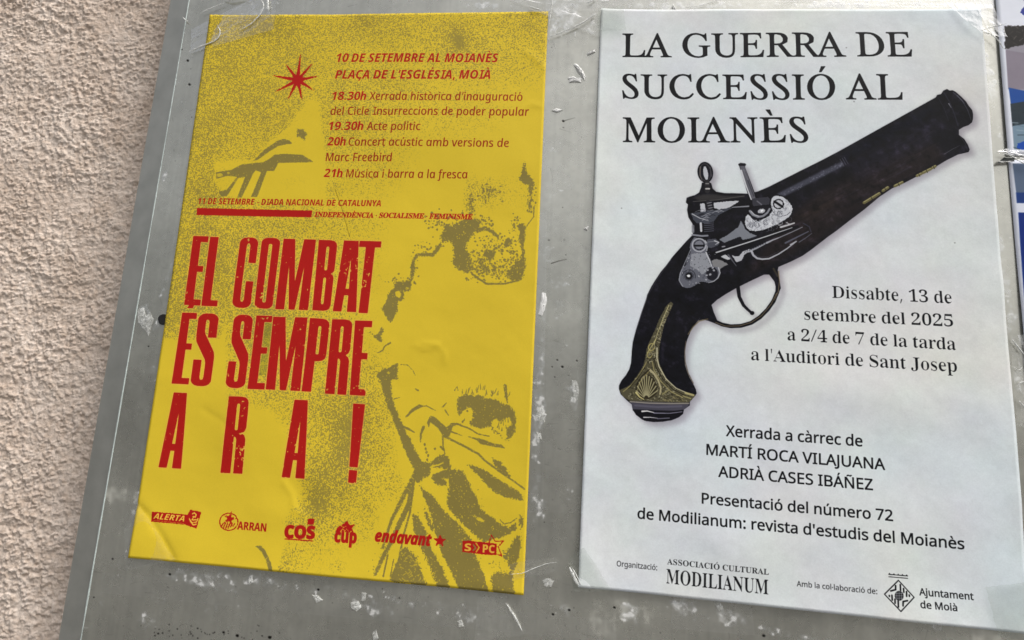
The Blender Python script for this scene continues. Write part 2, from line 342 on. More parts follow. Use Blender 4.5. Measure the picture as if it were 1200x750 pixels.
        'f': (214, [[-32,-161,-56,-159,-75,-154,-75,-105,-57,-110,-38,-112,-16,-107,0,-92,12,-68,21,-36,95,315,33,315,38,340,105,362,112,394,124,435,139,466,156,488,178,503,204,511,234,514,269,510,298,501,282,456,262,462,237,465,214,462,196,451,182,429,171,394,163,360,240,360,232,315,154,315,79,-42,64,-92,42,-130,10,-153]]),
        'g': (389, [[125,-161,93,-160,64,-155,38,-147,17,-138,17,-84,37,-94,64,-103,94,-110,123,-112,161,-107,191,-92,214,-65,229,-25,235,1,244,38,252,66,249,66,225,39,197,15,166,-1,130,-7,91,1,59,25,39,63,32,116,35,164,44,210,59,253,80,290,105,322,135,346,170,362,209,367,242,362,267,348,287,328,300,304,303,304,325,360,370,360,288,-21,266,-86,231,-129,184,-153],[150,42,173,47,195,59,217,79,237,104,255,135,268,169,277,206,279,244,276,274,264,297,244,312,214,317,188,313,165,300,144,280,126,254,112,223,101,189,95,152,93,115,107,60]]),
        'h': (389, [[19,0,127,510,186,510,157,378,147,336,136,293,139,293,169,326,188,342,209,355,233,363,261,366,298,360,327,343,345,314,351,274,349,248,344,219,297,0,238,0,285,226,291,270,289,290,280,305,266,314,244,317,221,313,195,301,170,280,146,250,126,208,111,155,78,0]]),
        'i': (173, [[143,420,130,422,120,428,113,438,111,451,113,468,121,482,134,491,150,494,174,487,181,464,178,446,169,431,157,423],[19,0,95,360,154,360,78,0]]),
        'l': (173, [[18,0,127,510,186,510,77,0]]),
        'm': (588, [[19,0,95,360,144,360,136,293,140,293,168,327,186,343,206,355,229,364,255,367,288,361,312,346,328,320,336,287,339,287,371,325,391,342,412,355,436,364,463,367,500,361,527,344,544,316,550,278,548,248,543,219,496,0,437,0,485,226,490,252,491,273,488,291,480,305,466,314,445,317,423,313,399,301,376,280,354,251,335,212,321,163,287,0,228,0,275,226,281,270,279,290,271,305,258,314,238,317,215,313,191,301,167,280,145,250,126,208,111,155,78,0]]),
        'n': (389, [[16,-2,93,362,146,362,138,296,169,329,187,345,209,357,233,366,261,369,299,363,329,345,347,316,353,278,351,246,346,218,298,-2,235,-2,283,226,288,252,290,272,279,304,244,315,221,311,196,299,171,279,148,248,128,208,113,154,79,-2]]),
        'o': (378, [[167,-5,111,4,68,32,41,76,32,133,35,174,44,216,58,255,78,290,103,320,134,344,171,360,212,365,268,355,311,327,338,283,347,226,344,185,335,144,321,105,301,69,276,39,245,15,209,0],[170,44,201,49,228,66,252,94,270,131,282,177,286,232,284,252,279,272,270,289,256,303,237,313,213,316,178,309,149,290,125,261,107,223,96,179,92,131,97,94,112,66,137,49]]),
        'p': (389, [[-15,-161,95,360,144,360,136,293,138,293,163,320,191,344,223,361,259,366,298,358,329,335,349,297,356,243,353,195,344,149,329,107,309,69,284,37,254,13,219,-2,181,-7,148,-2,122,12,103,32,89,55,85,55,82,25,77,-6,44,-161],[176,42,202,47,225,59,246,79,263,105,277,136,287,171,293,207,296,244,281,299,238,317,216,313,193,301,171,281,150,256,133,226,119,191,110,154,107,115,112,86,124,62,146,47]]),
        'r': (267, [[19,0,95,360,144,360,136,293,140,293,169,329,186,344,204,356,225,364,249,367,269,366,288,362,275,309,241,313,209,307,181,291,157,266,138,234,123,200,113,165,78,0]]),
        's': (290, [[104,-7,73,-5,47,0,3,16,3,71,47,51,74,44,102,42,137,46,163,57,178,75,183,98,180,116,171,131,152,145,123,163,89,185,65,208,51,233,46,265,54,306,79,338,118,360,168,367,200,365,229,359,277,342,258,295,219,310,195,315,168,317,142,314,122,303,109,288,105,268,108,252,117,237,134,223,164,205,196,185,221,164,238,138,244,104,234,56,206,21,161,0]]),
        't': (223, [[124,-7,91,-2,63,11,44,35,38,72,40,94,44,120,85,315,30,315,35,342,95,367,137,442,172,442,154,360,244,360,235,315,145,315,103,119,99,99,97,79,99,64,106,52,117,44,133,42,156,44,181,50,181,5,156,-3]]),
        'u': (389, [[127,-7,90,-1,61,16,43,44,37,83,39,112,44,140,91,360,151,360,103,134,97,89,99,69,108,55,122,45,144,42,167,46,193,58,219,79,243,110,263,152,278,205,311,360,369,360,293,0,244,0,252,66,248,66,219,33,200,18,179,5,155,-4]]),
        'v': (314, [[74,0,32,360,91,360,111,160,115,119,118,75,119,45,121,45,138,83,159,126,177,162,283,360,346,360,151,0]]),
    },
    'bital': {
        'A': (422, [[-40,0,211,480,333,480,381,0,284,0,276,114,121,114,64,0],[162,199,271,199,263,323,260,363,259,404,258,404,243,368,225,329]]),
        'B': (416, [[17,0,119,480,259,480,320,473,369,455,400,422,410,373,403,328,383,292,350,266,306,250,306,247,335,235,358,215,373,189,377,156,371,107,353,67,323,37,285,16,240,4,189,0],[179,289,228,289,260,293,285,304,301,323,307,351,293,385,251,396,201,396],[135,84,194,84,227,89,254,102,270,125,276,156,272,178,261,195,243,205,216,209,162,209]]),
        'C': (411, [[216,-7,140,6,85,44,51,104,40,181,43,224,50,267,62,309,80,350,102,387,130,420,163,448,202,469,247,482,297,487,339,485,374,479,406,468,438,453,399,371,352,393,326,400,297,402,259,397,227,382,201,359,179,330,163,296,151,260,145,223,142,187,148,139,165,105,194,85,236,79,264,80,292,86,347,104,347,19,293,2,257,-5]]),
        'D': (455, [[17,0,119,480,248,480,327,468,385,433,422,376,434,298,426,213,403,140,364,81,311,37,245,9,165,0],[135,84,170,84,220,91,261,113,292,147,314,190,327,240,331,293,325,339,307,371,277,390,239,396,201,396]]),
        'E': (364, [[17,0,119,480,387,480,369,396,201,396,179,291,336,291,318,208,161,208,135,84,303,84,285,0]]),
        'G': (463, [[218,-7,143,5,87,41,52,100,40,180,45,240,58,297,80,349,111,395,151,433,199,462,256,481,321,487,391,479,455,455,418,372,369,393,344,399,316,401,275,396,239,382,210,360,185,332,167,299,153,263,145,226,142,188,148,141,165,107,195,86,239,79,268,81,295,87,316,185,229,185,247,269,432,269,379,19,309,1,268,-5]]),
        'I': (257, [[-19,0,-7,58,54,85,120,395,70,422,82,480,294,480,282,422,220,395,154,85,205,58,193,0]]),
        'L': (348, [[17,0,119,480,219,480,135,84,303,84,285,0]]),
        'M': (591, [[17,0,119,480,251,480,273,121,275,121,455,480,594,480,493,0,401,0,449,227,460,276,472,327,484,371,482,371,295,0,203,0,183,371,180,371,175,333,166,279,154,223,107,0]]),
        'N': (507, [[17,0,119,480,236,480,347,126,350,126,356,162,364,209,372,253,420,480,510,480,409,0,297,0,180,363,177,363,174,344,169,307,162,265,155,226,107,0]]),
        'O': (490, [[218,-7,141,6,86,43,52,101,40,176,44,232,55,287,75,340,102,388,137,428,181,460,233,480,294,487,371,475,425,438,458,381,469,308,466,250,455,193,436,140,409,92,375,51,331,20,279,0],[226,79,263,86,297,106,326,140,348,185,363,241,367,305,362,345,347,376,321,396,286,402,256,398,229,384,204,363,183,335,166,301,153,263,145,221,142,176,148,134,165,103,191,85]]),
        'P': (410, [[17,0,119,480,253,480,305,475,346,462,377,441,397,413,409,379,413,340,406,288,385,245,353,212,311,189,261,175,204,171,153,171,118,0],[171,254,212,254,253,259,285,276,305,302,312,337,296,381,248,396,201,396]]),
        'R': (409, [[17,0,119,480,236,480,301,472,350,449,382,408,392,348,385,296,362,255,328,224,287,203,372,0,263,0,195,184,156,184,118,0],[174,267,199,267,238,271,266,285,284,309,290,343,274,383,226,396,201,396]]),
        'S': (356, [[130,-7,96,-5,64,1,37,11,13,23,13,113,43,98,72,87,101,80,131,77,162,80,187,90,203,106,209,130,205,154,193,173,151,208,112,240,95,260,81,283,72,310,69,340,74,381,89,416,114,445,147,467,187,482,234,486,270,484,303,478,334,468,364,454,328,377,279,396,234,402,209,398,189,387,176,370,172,348,176,325,187,307,231,273,266,246,290,216,305,181,310,142,304,96,286,58,257,30,221,9,178,-3]]),
        'T': (357, [[87,0,171,395,55,395,73,480,404,480,386,395,271,395,187,0]]),
        'U': (464, [[198,-7,133,3,85,30,56,73,46,128,47,152,51,177,116,480,216,480,152,178,146,137,162,93,208,79,246,85,274,104,293,135,306,179,370,480,470,480,404,169,390,121,369,79,341,43,303,16,256,-1]]),
        'Y': (379, [[99,0,138,183,61,480,163,480,206,285,328,480,441,480,238,183,199,0]]),
        'a': (399, [[133,-7,107,-3,83,6,61,24,44,49,33,83,30,126,33,171,42,215,56,257,76,294,100,327,129,352,162,368,199,373,231,370,256,359,276,342,290,320,293,320,312,367,388,367,310,0,236,0,240,48,238,48,217,26,193,8,165,-3],[172,73,191,77,210,89,226,108,239,131,250,157,257,185,262,240,259,261,250,278,235,290,216,293,199,290,182,279,168,262,155,241,144,216,136,189,131,160,130,131,140,88]]),
        'd': (399, [[133,-7,107,-3,83,6,61,24,44,49,33,83,30,127,33,171,42,215,56,257,76,295,100,327,129,352,162,368,199,373,229,370,251,358,268,341,283,320,285,320,286,334,289,363,294,393,319,510,418,510,310,0,234,0,240,48,238,48,217,26,193,8,166,-3],[175,73,196,78,215,91,230,111,241,135,257,189,262,236,259,259,250,278,235,290,216,293,199,290,182,279,168,262,155,241,144,216,136,189,131,160,130,131,141,88]]),
        'e': (374, [[175,-7,116,2,70,29,40,73,30,135,33,180,43,224,59,264,82,300,111,330,146,354,187,368,234,373,288,366,327,345,350,313,357,273,344,221,305,181,240,154,146,146,130,146,129,139,129,132,133,106,146,85,167,72,194,68,222,70,246,75,302,96,302,21,273,9,244,0,212,-5],[140,212,155,212,204,217,237,230,256,249,263,271,254,294,228,302,210,299,192,291,175,277,160,259,148,237]]),
        'h': (406, [[12,0,120,510,219,510,200,422,190,379,178,340,171,318,174,318,195,341,219,358,246,370,277,373,318,366,348,345,366,311,371,268,364,209,320,0,222,0,267,214,272,253,263,283,236,293,215,289,196,274,179,252,165,223,153,189,143,152,111,0]]),
        'n': (406, [[12,0,90,367,165,367,158,299,161,299,184,329,211,353,241,368,277,373,318,366,348,345,366,311,371,268,364,209,320,0,222,0,267,214,272,253,263,283,236,293,215,289,196,274,179,252,165,223,153,189,143,152,111,0]]),
        't': (275, [[134,-7,96,-2,65,12,46,38,39,78,43,115,81,291,31,291,40,340,105,367,148,445,212,445,195,367,288,367,272,291,179,291,142,115,140,97,142,86,148,79,157,75,169,73,194,76,222,85,222,11,184,-2]]),
        'v': (344, [[79,0,34,367,130,367,145,175,147,139,147,99,150,99,164,137,179,172,277,367,383,367,185,0]]),
    },
    'serif': {
        'A': (437, [[-9,0,-9,18,9,21,24,30,36,47,49,75,206,466,224,465,384,87,411,34,425,22,443,18,443,0,229,0,229,18,270,25,283,46,273,81,253,132,103,132,79,71,76,59,75,48,87,26,124,18,128,18,128,0],[113,161,242,161,177,319]]),
        'C': (468, [[257,-11,193,-3,137,20,91,56,56,104,34,162,26,228,34,294,56,351,92,399,139,435,195,458,259,465,309,459,367,440,388,435,408,443,419,465,437,465,437,308,420,308,392,364,356,407,313,434,265,443,198,419,157,347,144,226,159,114,203,46,278,24,318,29,358,45,395,71,428,106,447,89,365,14]]),
        'D': (496, [[20,0,20,17,47,21,63,30,71,46,74,75,74,374,71,407,61,426,43,435,15,439,15,455,222,455,328,441,405,396,452,325,468,228,441,101,362,25,228,0],[222,24,279,37,319,75,343,139,351,229,336,342,294,410,223,433,202,431,190,423,184,409,182,385,182,72,184,48,190,34,202,27]]),
        'E': (442, [[14,0,14,17,44,20,62,30,72,48,75,78,75,369,72,405,62,425,44,435,16,439,16,455,399,455,399,320,383,320,369,373,340,406,295,424,232,430,200,428,191,424,186,417,183,388,183,246,193,246,232,252,259,269,277,300,288,345,304,345,304,118,287,118,282,154,273,181,259,201,241,213,216,220,185,222,183,222,183,67,185,47,192,35,206,29,230,28,276,30,313,39,345,53,371,75,393,105,411,143,430,143,402,0]]),
        'F': (404, [[15,0,15,17,45,23,62,34,72,53,75,84,75,375,71,405,61,423,43,433,14,439,14,455,394,455,394,320,377,320,369,357,355,385,336,406,310,420,275,428,230,431,200,429,191,427,186,421,182,398,182,247,190,247,229,253,256,270,274,301,284,347,302,347,302,118,285,118,274,168,257,200,229,218,189,224,182,224,182,81,183,59,188,43,196,31,210,24,229,19,257,17,257,0]]),
        'I': (261, [[13,0,13,17,42,23,61,32,72,49,75,75,75,387,72,412,63,427,45,435,13,439,13,455,244,455,244,439,214,435,196,427,186,412,183,387,183,77,187,44,194,34,206,26,246,17,246,0]]),
        'J': (330, [[109,-65,78,-62,51,-54,29,-40,11,-22,0,-1,-3,23,0,44,11,61,26,71,44,75,64,71,79,62,89,47,93,28,91,13,85,-1,77,-19,84,-35,105,-40,126,-36,139,-25,145,-6,148,21,148,367,146,391,142,409,135,422,122,430,104,435,79,439,79,455,314,455,314,439,292,436,277,431,266,423,260,411,255,367,255,89,239,3,190,-48]]),
        'L': (426, [[15,0,15,17,45,22,62,32,72,50,75,81,75,379,71,407,62,425,44,434,16,439,16,455,250,455,250,439,226,437,208,434,196,427,188,416,183,401,182,379,182,83,185,47,191,37,200,31,234,28,278,31,315,40,345,56,370,80,391,112,409,154,427,154,402,0]]),
        'M': (634, [[14,0,14,17,43,22,61,32,72,50,75,79,75,382,74,402,71,416,64,426,53,432,15,439,15,455,185,455,317,142,449,455,617,455,617,439,590,433,573,423,563,405,560,378,560,85,561,61,565,43,571,31,582,23,596,19,617,17,617,0,396,0,396,17,433,25,443,32,450,44,453,61,455,83,455,399,288,0,270,0,105,389,105,80,109,48,120,30,139,20,169,17,169,0]]),
        'N': (494, [[403,-11,107,350,107,79,110,49,119,31,136,21,167,17,167,0,18,0,18,17,39,19,54,23,65,30,71,41,75,57,76,79,76,388,36,433,18,439,18,455,156,455,391,169,391,377,390,399,386,414,379,425,369,431,331,439,331,455,480,455,480,439,450,434,433,425,425,407,422,377,422,-11]]),
        'O': (525, [[261,-11,213,-6,169,7,129,29,94,58,66,93,45,134,32,179,28,228,32,276,45,321,66,362,95,397,130,426,170,448,216,462,265,466,313,462,357,448,397,427,431,399,459,364,481,323,494,277,498,228,494,179,481,134,459,93,430,58,395,29,355,7,310,-6],[265,12,328,36,367,108,379,228,371,321,348,389,310,430,260,443,196,419,158,347,145,228,153,135,177,67,215,26]]),
        'P': (418, [[15,0,15,17,45,22,62,32,72,50,75,81,75,379,71,406,62,424,44,434,16,439,16,455,214,455,287,452,336,440,366,422,390,398,404,367,409,332,398,280,367,240,314,214,242,206,182,206,182,81,185,50,194,32,212,22,242,17,242,0],[182,230,201,230,244,235,272,253,287,283,292,329,288,375,275,406,252,425,216,431,199,429,189,424,184,414,182,398]]),
        'R': (473, [[15,0,15,17,45,22,62,32,72,50,75,81,75,379,71,406,62,424,44,434,16,439,16,455,217,455,305,448,367,426,405,388,417,334,392,265,315,224,432,50,452,26,463,19,478,17,480,17,480,0,338,0,201,212,182,212,182,81,185,50,194,32,212,22,242,17,242,0],[182,234,203,234,249,240,280,258,298,290,304,336,284,407,224,431,202,429,190,422,184,409,182,385]]),
        'S': (390, [[43,-11,43,158,62,158,83,94,111,50,149,24,197,15,231,20,257,36,273,60,279,89,265,129,225,160,163,191,112,221,77,253,56,289,50,332,54,370,67,403,88,429,115,449,148,462,185,466,229,461,282,448,291,446,300,445,313,450,320,466,339,466,339,319,322,319,310,354,293,385,272,410,248,429,222,441,194,445,163,440,140,426,125,406,120,380,124,356,137,336,159,319,189,303,253,273,290,253,317,233,337,211,350,188,357,162,359,133,354,93,339,58,314,29,281,8,240,-6,192,-10,158,-8,126,1,98,9,85,12,75,11,69,7,61,-11]]),
        'T': (423, [[92,0,92,17,123,21,142,31,152,50,156,81,156,433,149,433,102,426,65,403,41,367,29,318,11,318,11,455,410,455,410,317,394,317,357,404,269,433,263,433,263,81,267,49,276,30,296,21,328,17,328,0]]),
        'U': (492, [[248,-13,168,-2,114,29,83,81,73,155,73,379,70,406,61,424,43,434,15,439,15,455,240,455,240,439,202,432,192,425,185,415,181,379,181,140,186,88,203,51,232,29,275,22,363,56,392,159,392,378,389,406,379,423,360,433,328,439,328,455,474,455,474,439,448,432,433,421,425,404,422,378,422,181,412,92,380,32,325,-2]]),
        'a': (344, [[255,-10,216,1,200,35,151,2,95,-9,64,-4,40,11,25,34,20,63,31,104,63,136,119,164,199,190,199,241,196,266,187,282,171,292,148,296,115,290,104,274,113,257,121,243,123,231,120,215,110,202,95,194,77,191,59,194,45,203,36,218,33,236,37,259,49,278,69,295,95,308,126,316,162,318,223,312,263,292,285,259,293,210,293,62,295,40,298,36,304,34,320,42,329,28,294,-1],[151,34,174,41,187,50,199,63,199,169,138,139,118,84,126,46]]),
        'b': (361, [[43,-11,43,388,41,414,37,428,26,436,8,439,8,455,138,455,138,279,175,308,221,318,254,313,284,299,308,276,326,245,338,208,342,166,337,118,323,75,300,40,270,13,233,-4,192,-10,148,-1,105,28,53,-11],[183,14,213,23,232,49,242,95,245,160,242,213,231,251,212,273,184,280,169,277,155,270,144,257,138,242,138,69,149,28]]),
        'd': (370, [[140,-10,107,-5,78,10,53,35,35,66,23,104,19,147,24,196,36,237,55,272,81,297,112,313,146,318,189,309,223,280,223,401,220,419,212,430,198,437,176,439,176,455,319,455,319,75,320,54,325,41,335,32,353,28,353,11,294,6,223,-10,223,39,188,2],[171,28,187,31,202,41,215,56,223,76,223,242,217,257,206,270,191,278,174,281,147,273,130,250,121,210,118,153,120,98,130,58,146,36]]),
        'e': (301, [[154,-10,117,-5,85,10,58,35,37,69,24,109,19,157,24,201,38,240,59,273,87,298,120,313,157,318,209,309,249,280,274,234,283,173,283,166,117,166,138,73,199,42,237,53,270,86,285,73,228,11],[116,192,201,192,201,215,199,252,193,277,181,292,161,297,127,274,116,203]]),
        'i': (198, [[101,362,81,366,65,376,54,393,50,412,54,432,65,449,81,460,101,463,120,460,137,449,147,432,151,412,147,393,136,376,120,366],[18,0,18,16,35,19,45,26,51,37,52,56,52,252,51,272,47,285,37,291,20,293,21,310,148,310,148,56,150,38,154,26,164,19,180,16,180,0]]),
        'l': (199, [[18,0,18,16,35,19,45,26,51,37,52,56,52,398,51,417,47,429,38,436,20,439,20,455,148,455,148,56,150,38,154,26,164,19,180,16,180,0]]),
        'm': (554, [[18,0,18,16,35,19,45,26,51,37,52,56,52,253,51,271,46,284,36,291,19,294,19,310,146,310,146,265,188,305,237,318,292,304,320,261,364,304,418,318,482,292,504,212,504,56,505,38,510,26,520,19,536,16,536,0,377,0,377,16,393,19,403,26,408,38,410,56,410,217,408,241,404,258,394,268,377,271,349,263,324,237,324,56,326,38,331,26,340,19,356,16,356,0,199,0,199,16,215,19,225,26,230,38,232,56,232,217,230,241,226,258,216,268,199,271,170,262,146,235,146,56,148,38,152,27,162,19,177,16,177,0]]),
        'n': (381, [[18,0,18,16,35,19,45,26,51,37,52,56,52,253,51,271,46,284,36,291,19,294,19,310,148,310,148,267,190,306,243,318,309,292,330,212,330,56,332,38,337,26,347,19,363,16,363,0,202,0,202,16,207,16,228,26,235,56,235,217,234,241,229,258,219,268,203,271,173,262,148,235,148,56,149,38,154,26,164,19,180,16,180,0]]),
        'o': (336, [[169,-10,127,-5,90,11,60,37,38,70,24,110,19,154,24,199,38,239,60,272,90,297,127,313,168,318,209,313,245,298,275,273,298,240,312,200,317,154,312,108,298,69,275,36,245,11,210,-5],[169,11,193,18,209,39,214,56,217,81,220,154,217,227,208,271,192,292,169,299,144,292,128,271,120,227,117,154,120,82,123,56,128,39,144,18]]),
        'p': (371, [[17,-139,17,-124,31,-122,40,-117,47,-110,50,-101,52,-64,52,243,51,269,46,283,37,291,19,295,19,310,143,310,143,263,180,305,230,319,264,314,293,298,317,274,335,241,346,203,350,160,346,113,334,72,316,38,291,12,261,-5,227,-10,183,1,148,32,148,-58,152,-99,158,-110,167,-118,197,-123,197,-139],[195,28,222,36,239,59,249,99,253,154,250,208,241,248,225,270,199,278,171,267,148,235,148,69,167,38]]),
        'r': (287, [[18,0,18,16,35,19,45,26,51,37,52,56,52,252,51,273,46,285,37,291,20,293,21,310,146,310,146,252,165,280,187,301,210,314,233,318,258,315,275,304,286,287,289,266,287,248,278,234,265,225,248,222,233,224,222,231,207,250,199,257,189,260,175,255,162,241,152,220,149,192,149,56,152,37,159,25,173,19,197,16,197,0]]),
        's': (288, [[151,-10,122,-6,87,6,73,9,60,4,51,-9,36,-9,36,105,53,105,66,68,87,39,112,21,140,15,162,18,179,27,189,40,192,58,183,84,156,105,107,130,76,148,54,169,41,193,37,220,44,259,65,291,98,312,141,319,166,316,199,308,206,306,213,305,223,308,230,319,244,319,244,222,228,222,215,254,196,277,174,291,149,296,130,294,116,286,108,274,105,259,107,244,115,232,128,222,146,212,191,189,221,172,241,151,253,127,257,95,250,51,228,18,194,-3]]),
        't': (228, [[124,-9,89,-4,66,10,53,36,48,71,48,279,20,279,20,300,88,369,112,398,129,424,144,424,144,310,208,310,208,279,144,279,144,82,146,64,149,51,157,43,168,40,189,49,206,75,222,66,182,9]]),
        'u': (375, [[131,-10,91,-3,65,17,51,51,46,97,46,248,44,268,39,282,29,291,11,294,11,310,142,310,142,74,144,58,151,46,162,38,177,36,205,43,228,66,228,248,226,269,221,283,209,291,189,294,189,310,324,310,324,70,326,51,331,39,342,33,360,30,360,13,300,7,228,-10,228,40,209,19,186,3,160,-7]]),
        '0': (375, [[188,-7,133,1,91,24,60,61,39,111,27,171,23,241,27,311,39,371,60,420,91,456,133,479,189,486,242,479,283,456,314,419,336,370,348,310,353,240,348,171,336,110,314,61,283,24,241,1],[188,37,219,50,237,91,246,155,248,240,246,326,237,390,219,429,189,443,157,429,139,390,130,326,127,240,130,155,139,91,157,50]]),
        '1': (375, [[65,0,65,36,120,36,135,38,146,45,152,58,154,79,154,416,108,365,87,351,67,346,52,349,40,359,31,375,28,396,74,412,101,426,132,447,179,482,254,482,254,79,256,61,261,47,271,38,288,36,343,36,343,0]]),
        '2': (375, [[24,0,24,69,123,171,160,210,187,245,206,277,218,307,224,338,226,371,223,405,212,427,196,441,174,445,145,438,126,416,116,380,112,329,77,333,50,344,32,365,26,396,30,419,43,441,63,459,92,474,129,483,174,486,240,479,288,456,318,421,328,375,326,352,319,329,308,306,291,281,238,220,154,138,87,74,244,74,263,77,279,86,292,101,300,120,305,141,345,141,341,0]]),
        '3': (375, [[163,-7,117,-4,81,5,53,18,34,35,23,54,19,74,23,96,36,113,54,123,76,126,82,89,99,62,125,46,158,40,180,42,199,49,216,61,230,79,238,105,241,139,234,174,214,202,181,221,137,227,95,227,95,269,140,269,178,275,204,296,220,327,225,367,221,400,211,424,193,440,169,445,148,441,133,430,122,413,116,391,111,341,75,345,47,356,30,374,24,401,34,434,62,461,108,480,173,486,237,479,286,458,317,423,328,377,320,335,298,301,265,275,225,256,252,249,279,238,305,222,326,201,340,174,345,138,341,101,329,70,312,44,288,25,261,10,230,1,197,-5]]),
        '4': (375, [[121,0,121,36,140,36,161,38,179,44,191,58,195,84,195,125,9,125,9,166,199,480,293,480,293,169,363,169,363,125,293,125,293,84,297,58,309,44,327,38,348,36,357,36,357,0],[56,169,195,169,195,287,196,351,199,416,189,394,174,366,158,338,146,319]]),
        '5': (375, [[165,-7,119,-4,84,5,58,18,40,35,30,54,27,75,31,95,42,109,59,118,81,121,82,102,88,83,97,66,111,52,130,43,154,40,176,43,195,50,212,63,226,83,234,111,237,148,231,192,213,223,184,241,146,247,103,243,71,235,40,247,62,480,316,480,319,357,281,357,275,380,267,399,258,404,244,406,105,406,94,281,126,288,168,291,238,282,293,256,328,211,340,148,336,108,324,75,306,48,282,27,255,12,226,1,195,-5]]),
        '7': (375, [[111,0,289,406,113,406,86,398,74,372,70,338,30,338,33,480,353,480,353,447,168,0]]),
    },
    'scap': {
        'A': (463, [[-85,0,-82,13,-39,24,0,56,107,182,356,475,369,475,353,58,356,37,366,24,384,16,411,13,409,0,221,0,224,13,229,13,256,16,273,26,282,46,285,78,288,158,133,158,124,156,116,150,65,90,40,56,32,36,34,24,43,17,57,14,79,13,75,0],[143,183,289,183,298,367]]),
        'C': (471, [[218,-10,164,-4,117,13,78,41,49,78,31,125,26,179,31,227,46,276,70,322,102,365,139,402,181,433,250,464,321,475,363,470,412,457,430,453,443,458,453,470,467,470,439,332,425,332,426,343,426,353,419,395,400,427,370,446,328,453,287,447,246,430,208,404,174,370,146,328,124,281,109,229,105,175,114,109,140,60,182,29,236,19,322,40,399,103,412,91,369,46,323,15,274,-4]]),
        'D': (507, [[-36,0,-32,13,-28,13,-1,16,18,26,31,43,42,73,126,385,132,419,129,433,120,443,104,449,81,451,85,465,263,465,325,459,378,442,421,413,453,375,472,328,479,272,473,219,457,169,430,122,393,82,348,48,294,22,234,5,167,0],[170,22,223,28,270,44,310,70,342,103,368,144,386,189,397,237,401,287,392,354,364,403,318,433,254,443,222,439,212,433,205,423,193,387,113,89,105,49,109,36,120,28,140,24]]),
        'E': (454, [[-34,0,-30,13,-28,13,0,16,18,25,31,43,42,73,126,385,132,419,129,433,120,443,104,449,81,451,85,465,440,465,420,364,409,364,409,367,407,394,402,414,391,427,373,436,346,440,309,442,252,442,222,439,213,434,207,426,196,396,159,260,216,260,259,264,289,275,308,296,321,326,334,326,287,161,275,161,277,187,275,206,272,220,264,229,253,234,214,237,154,237,112,83,107,62,105,47,108,36,116,28,130,25,153,24,199,24,244,26,281,34,313,48,341,67,365,94,386,128,400,128,351,0]]),
        'G': (541, [[245,-10,183,-4,130,13,86,42,54,80,34,127,27,181,32,230,47,278,71,325,102,367,139,404,181,435,251,465,327,475,373,471,414,459,447,446,465,442,477,444,487,448,503,469,514,469,484,327,472,327,458,380,428,420,386,444,331,453,272,443,218,413,173,366,137,306,114,239,106,173,116,105,146,53,193,21,255,11,288,15,319,26,342,43,354,64,378,158,381,173,383,185,380,199,369,208,322,214,325,227,518,227,514,214,493,213,476,208,465,200,457,188,450,171,443,146,416,35,334,1]]),
        'I': (245, [[-31,0,-27,13,-24,13,10,18,21,25,30,36,45,73,129,385,135,419,132,433,123,443,107,449,84,451,88,465,275,465,272,451,267,451,241,448,224,439,211,421,200,392,116,80,110,45,113,31,122,21,137,16,161,13,157,0]]),
        'L': (449, [[-24,0,-21,13,-18,13,9,16,28,26,41,43,52,73,135,385,140,405,142,419,139,433,130,443,114,449,91,451,94,465,279,465,274,452,248,449,230,440,216,422,206,393,125,92,118,64,116,51,118,37,126,29,141,25,165,24,212,24,260,26,298,33,328,45,354,65,377,94,399,132,412,132,368,0]]),
        'M': (590, [[-36,0,-32,13,3,18,15,25,25,36,40,73,128,385,134,419,131,433,122,443,106,449,83,451,87,465,212,465,261,108,496,465,624,465,620,451,615,451,589,448,572,439,559,421,548,392,465,80,460,60,458,45,461,31,470,21,486,16,509,13,506,0,322,0,325,11,359,18,371,26,381,39,397,83,480,392,219,0,210,0,157,393,77,103,69,71,66,48,69,31,78,21,94,16,118,13,114,0]]),
        'N': (500, [[338,-11,154,373,75,84,70,60,68,43,71,29,80,20,96,16,122,13,118,0,-34,0,-30,13,-3,16,17,25,31,43,42,73,130,393,132,401,132,408,129,423,120,438,105,448,86,451,81,451,85,465,182,465,353,108,427,381,433,405,435,422,431,436,422,445,405,449,380,451,383,465,536,465,532,451,498,447,485,440,475,429,467,414,460,392,351,-11]]),
        'O': (516, [[200,-10,149,-5,105,11,70,36,43,70,27,112,21,162,26,207,38,253,58,296,84,338,116,376,151,409,191,436,232,457,276,470,319,475,370,469,413,453,448,427,473,393,489,351,494,302,491,265,482,227,468,189,449,152,426,117,400,85,371,56,340,32,273,1],[201,10,235,15,268,29,298,51,327,80,353,114,375,153,393,196,407,240,416,286,418,331,412,384,393,423,362,447,320,455,284,449,248,434,214,408,182,374,154,333,130,286,116,249,106,211,99,174,97,137,104,83,125,43,157,18]]),
        'R': (451, [[-34,0,-30,13,-27,13,0,17,19,27,32,45,42,73,126,385,132,420,129,434,120,443,104,449,81,451,85,465,281,465,343,458,388,438,414,406,423,364,390,284,289,235,351,85,366,53,381,31,398,18,419,13,422,13,418,0,314,0,221,228,206,228,176,229,152,231,114,89,106,46,109,30,118,20,133,15,154,13,162,13,158,0],[202,250,264,257,309,280,337,316,347,363,323,423,251,443,224,440,215,435,209,427,197,398,158,253,179,251]]),
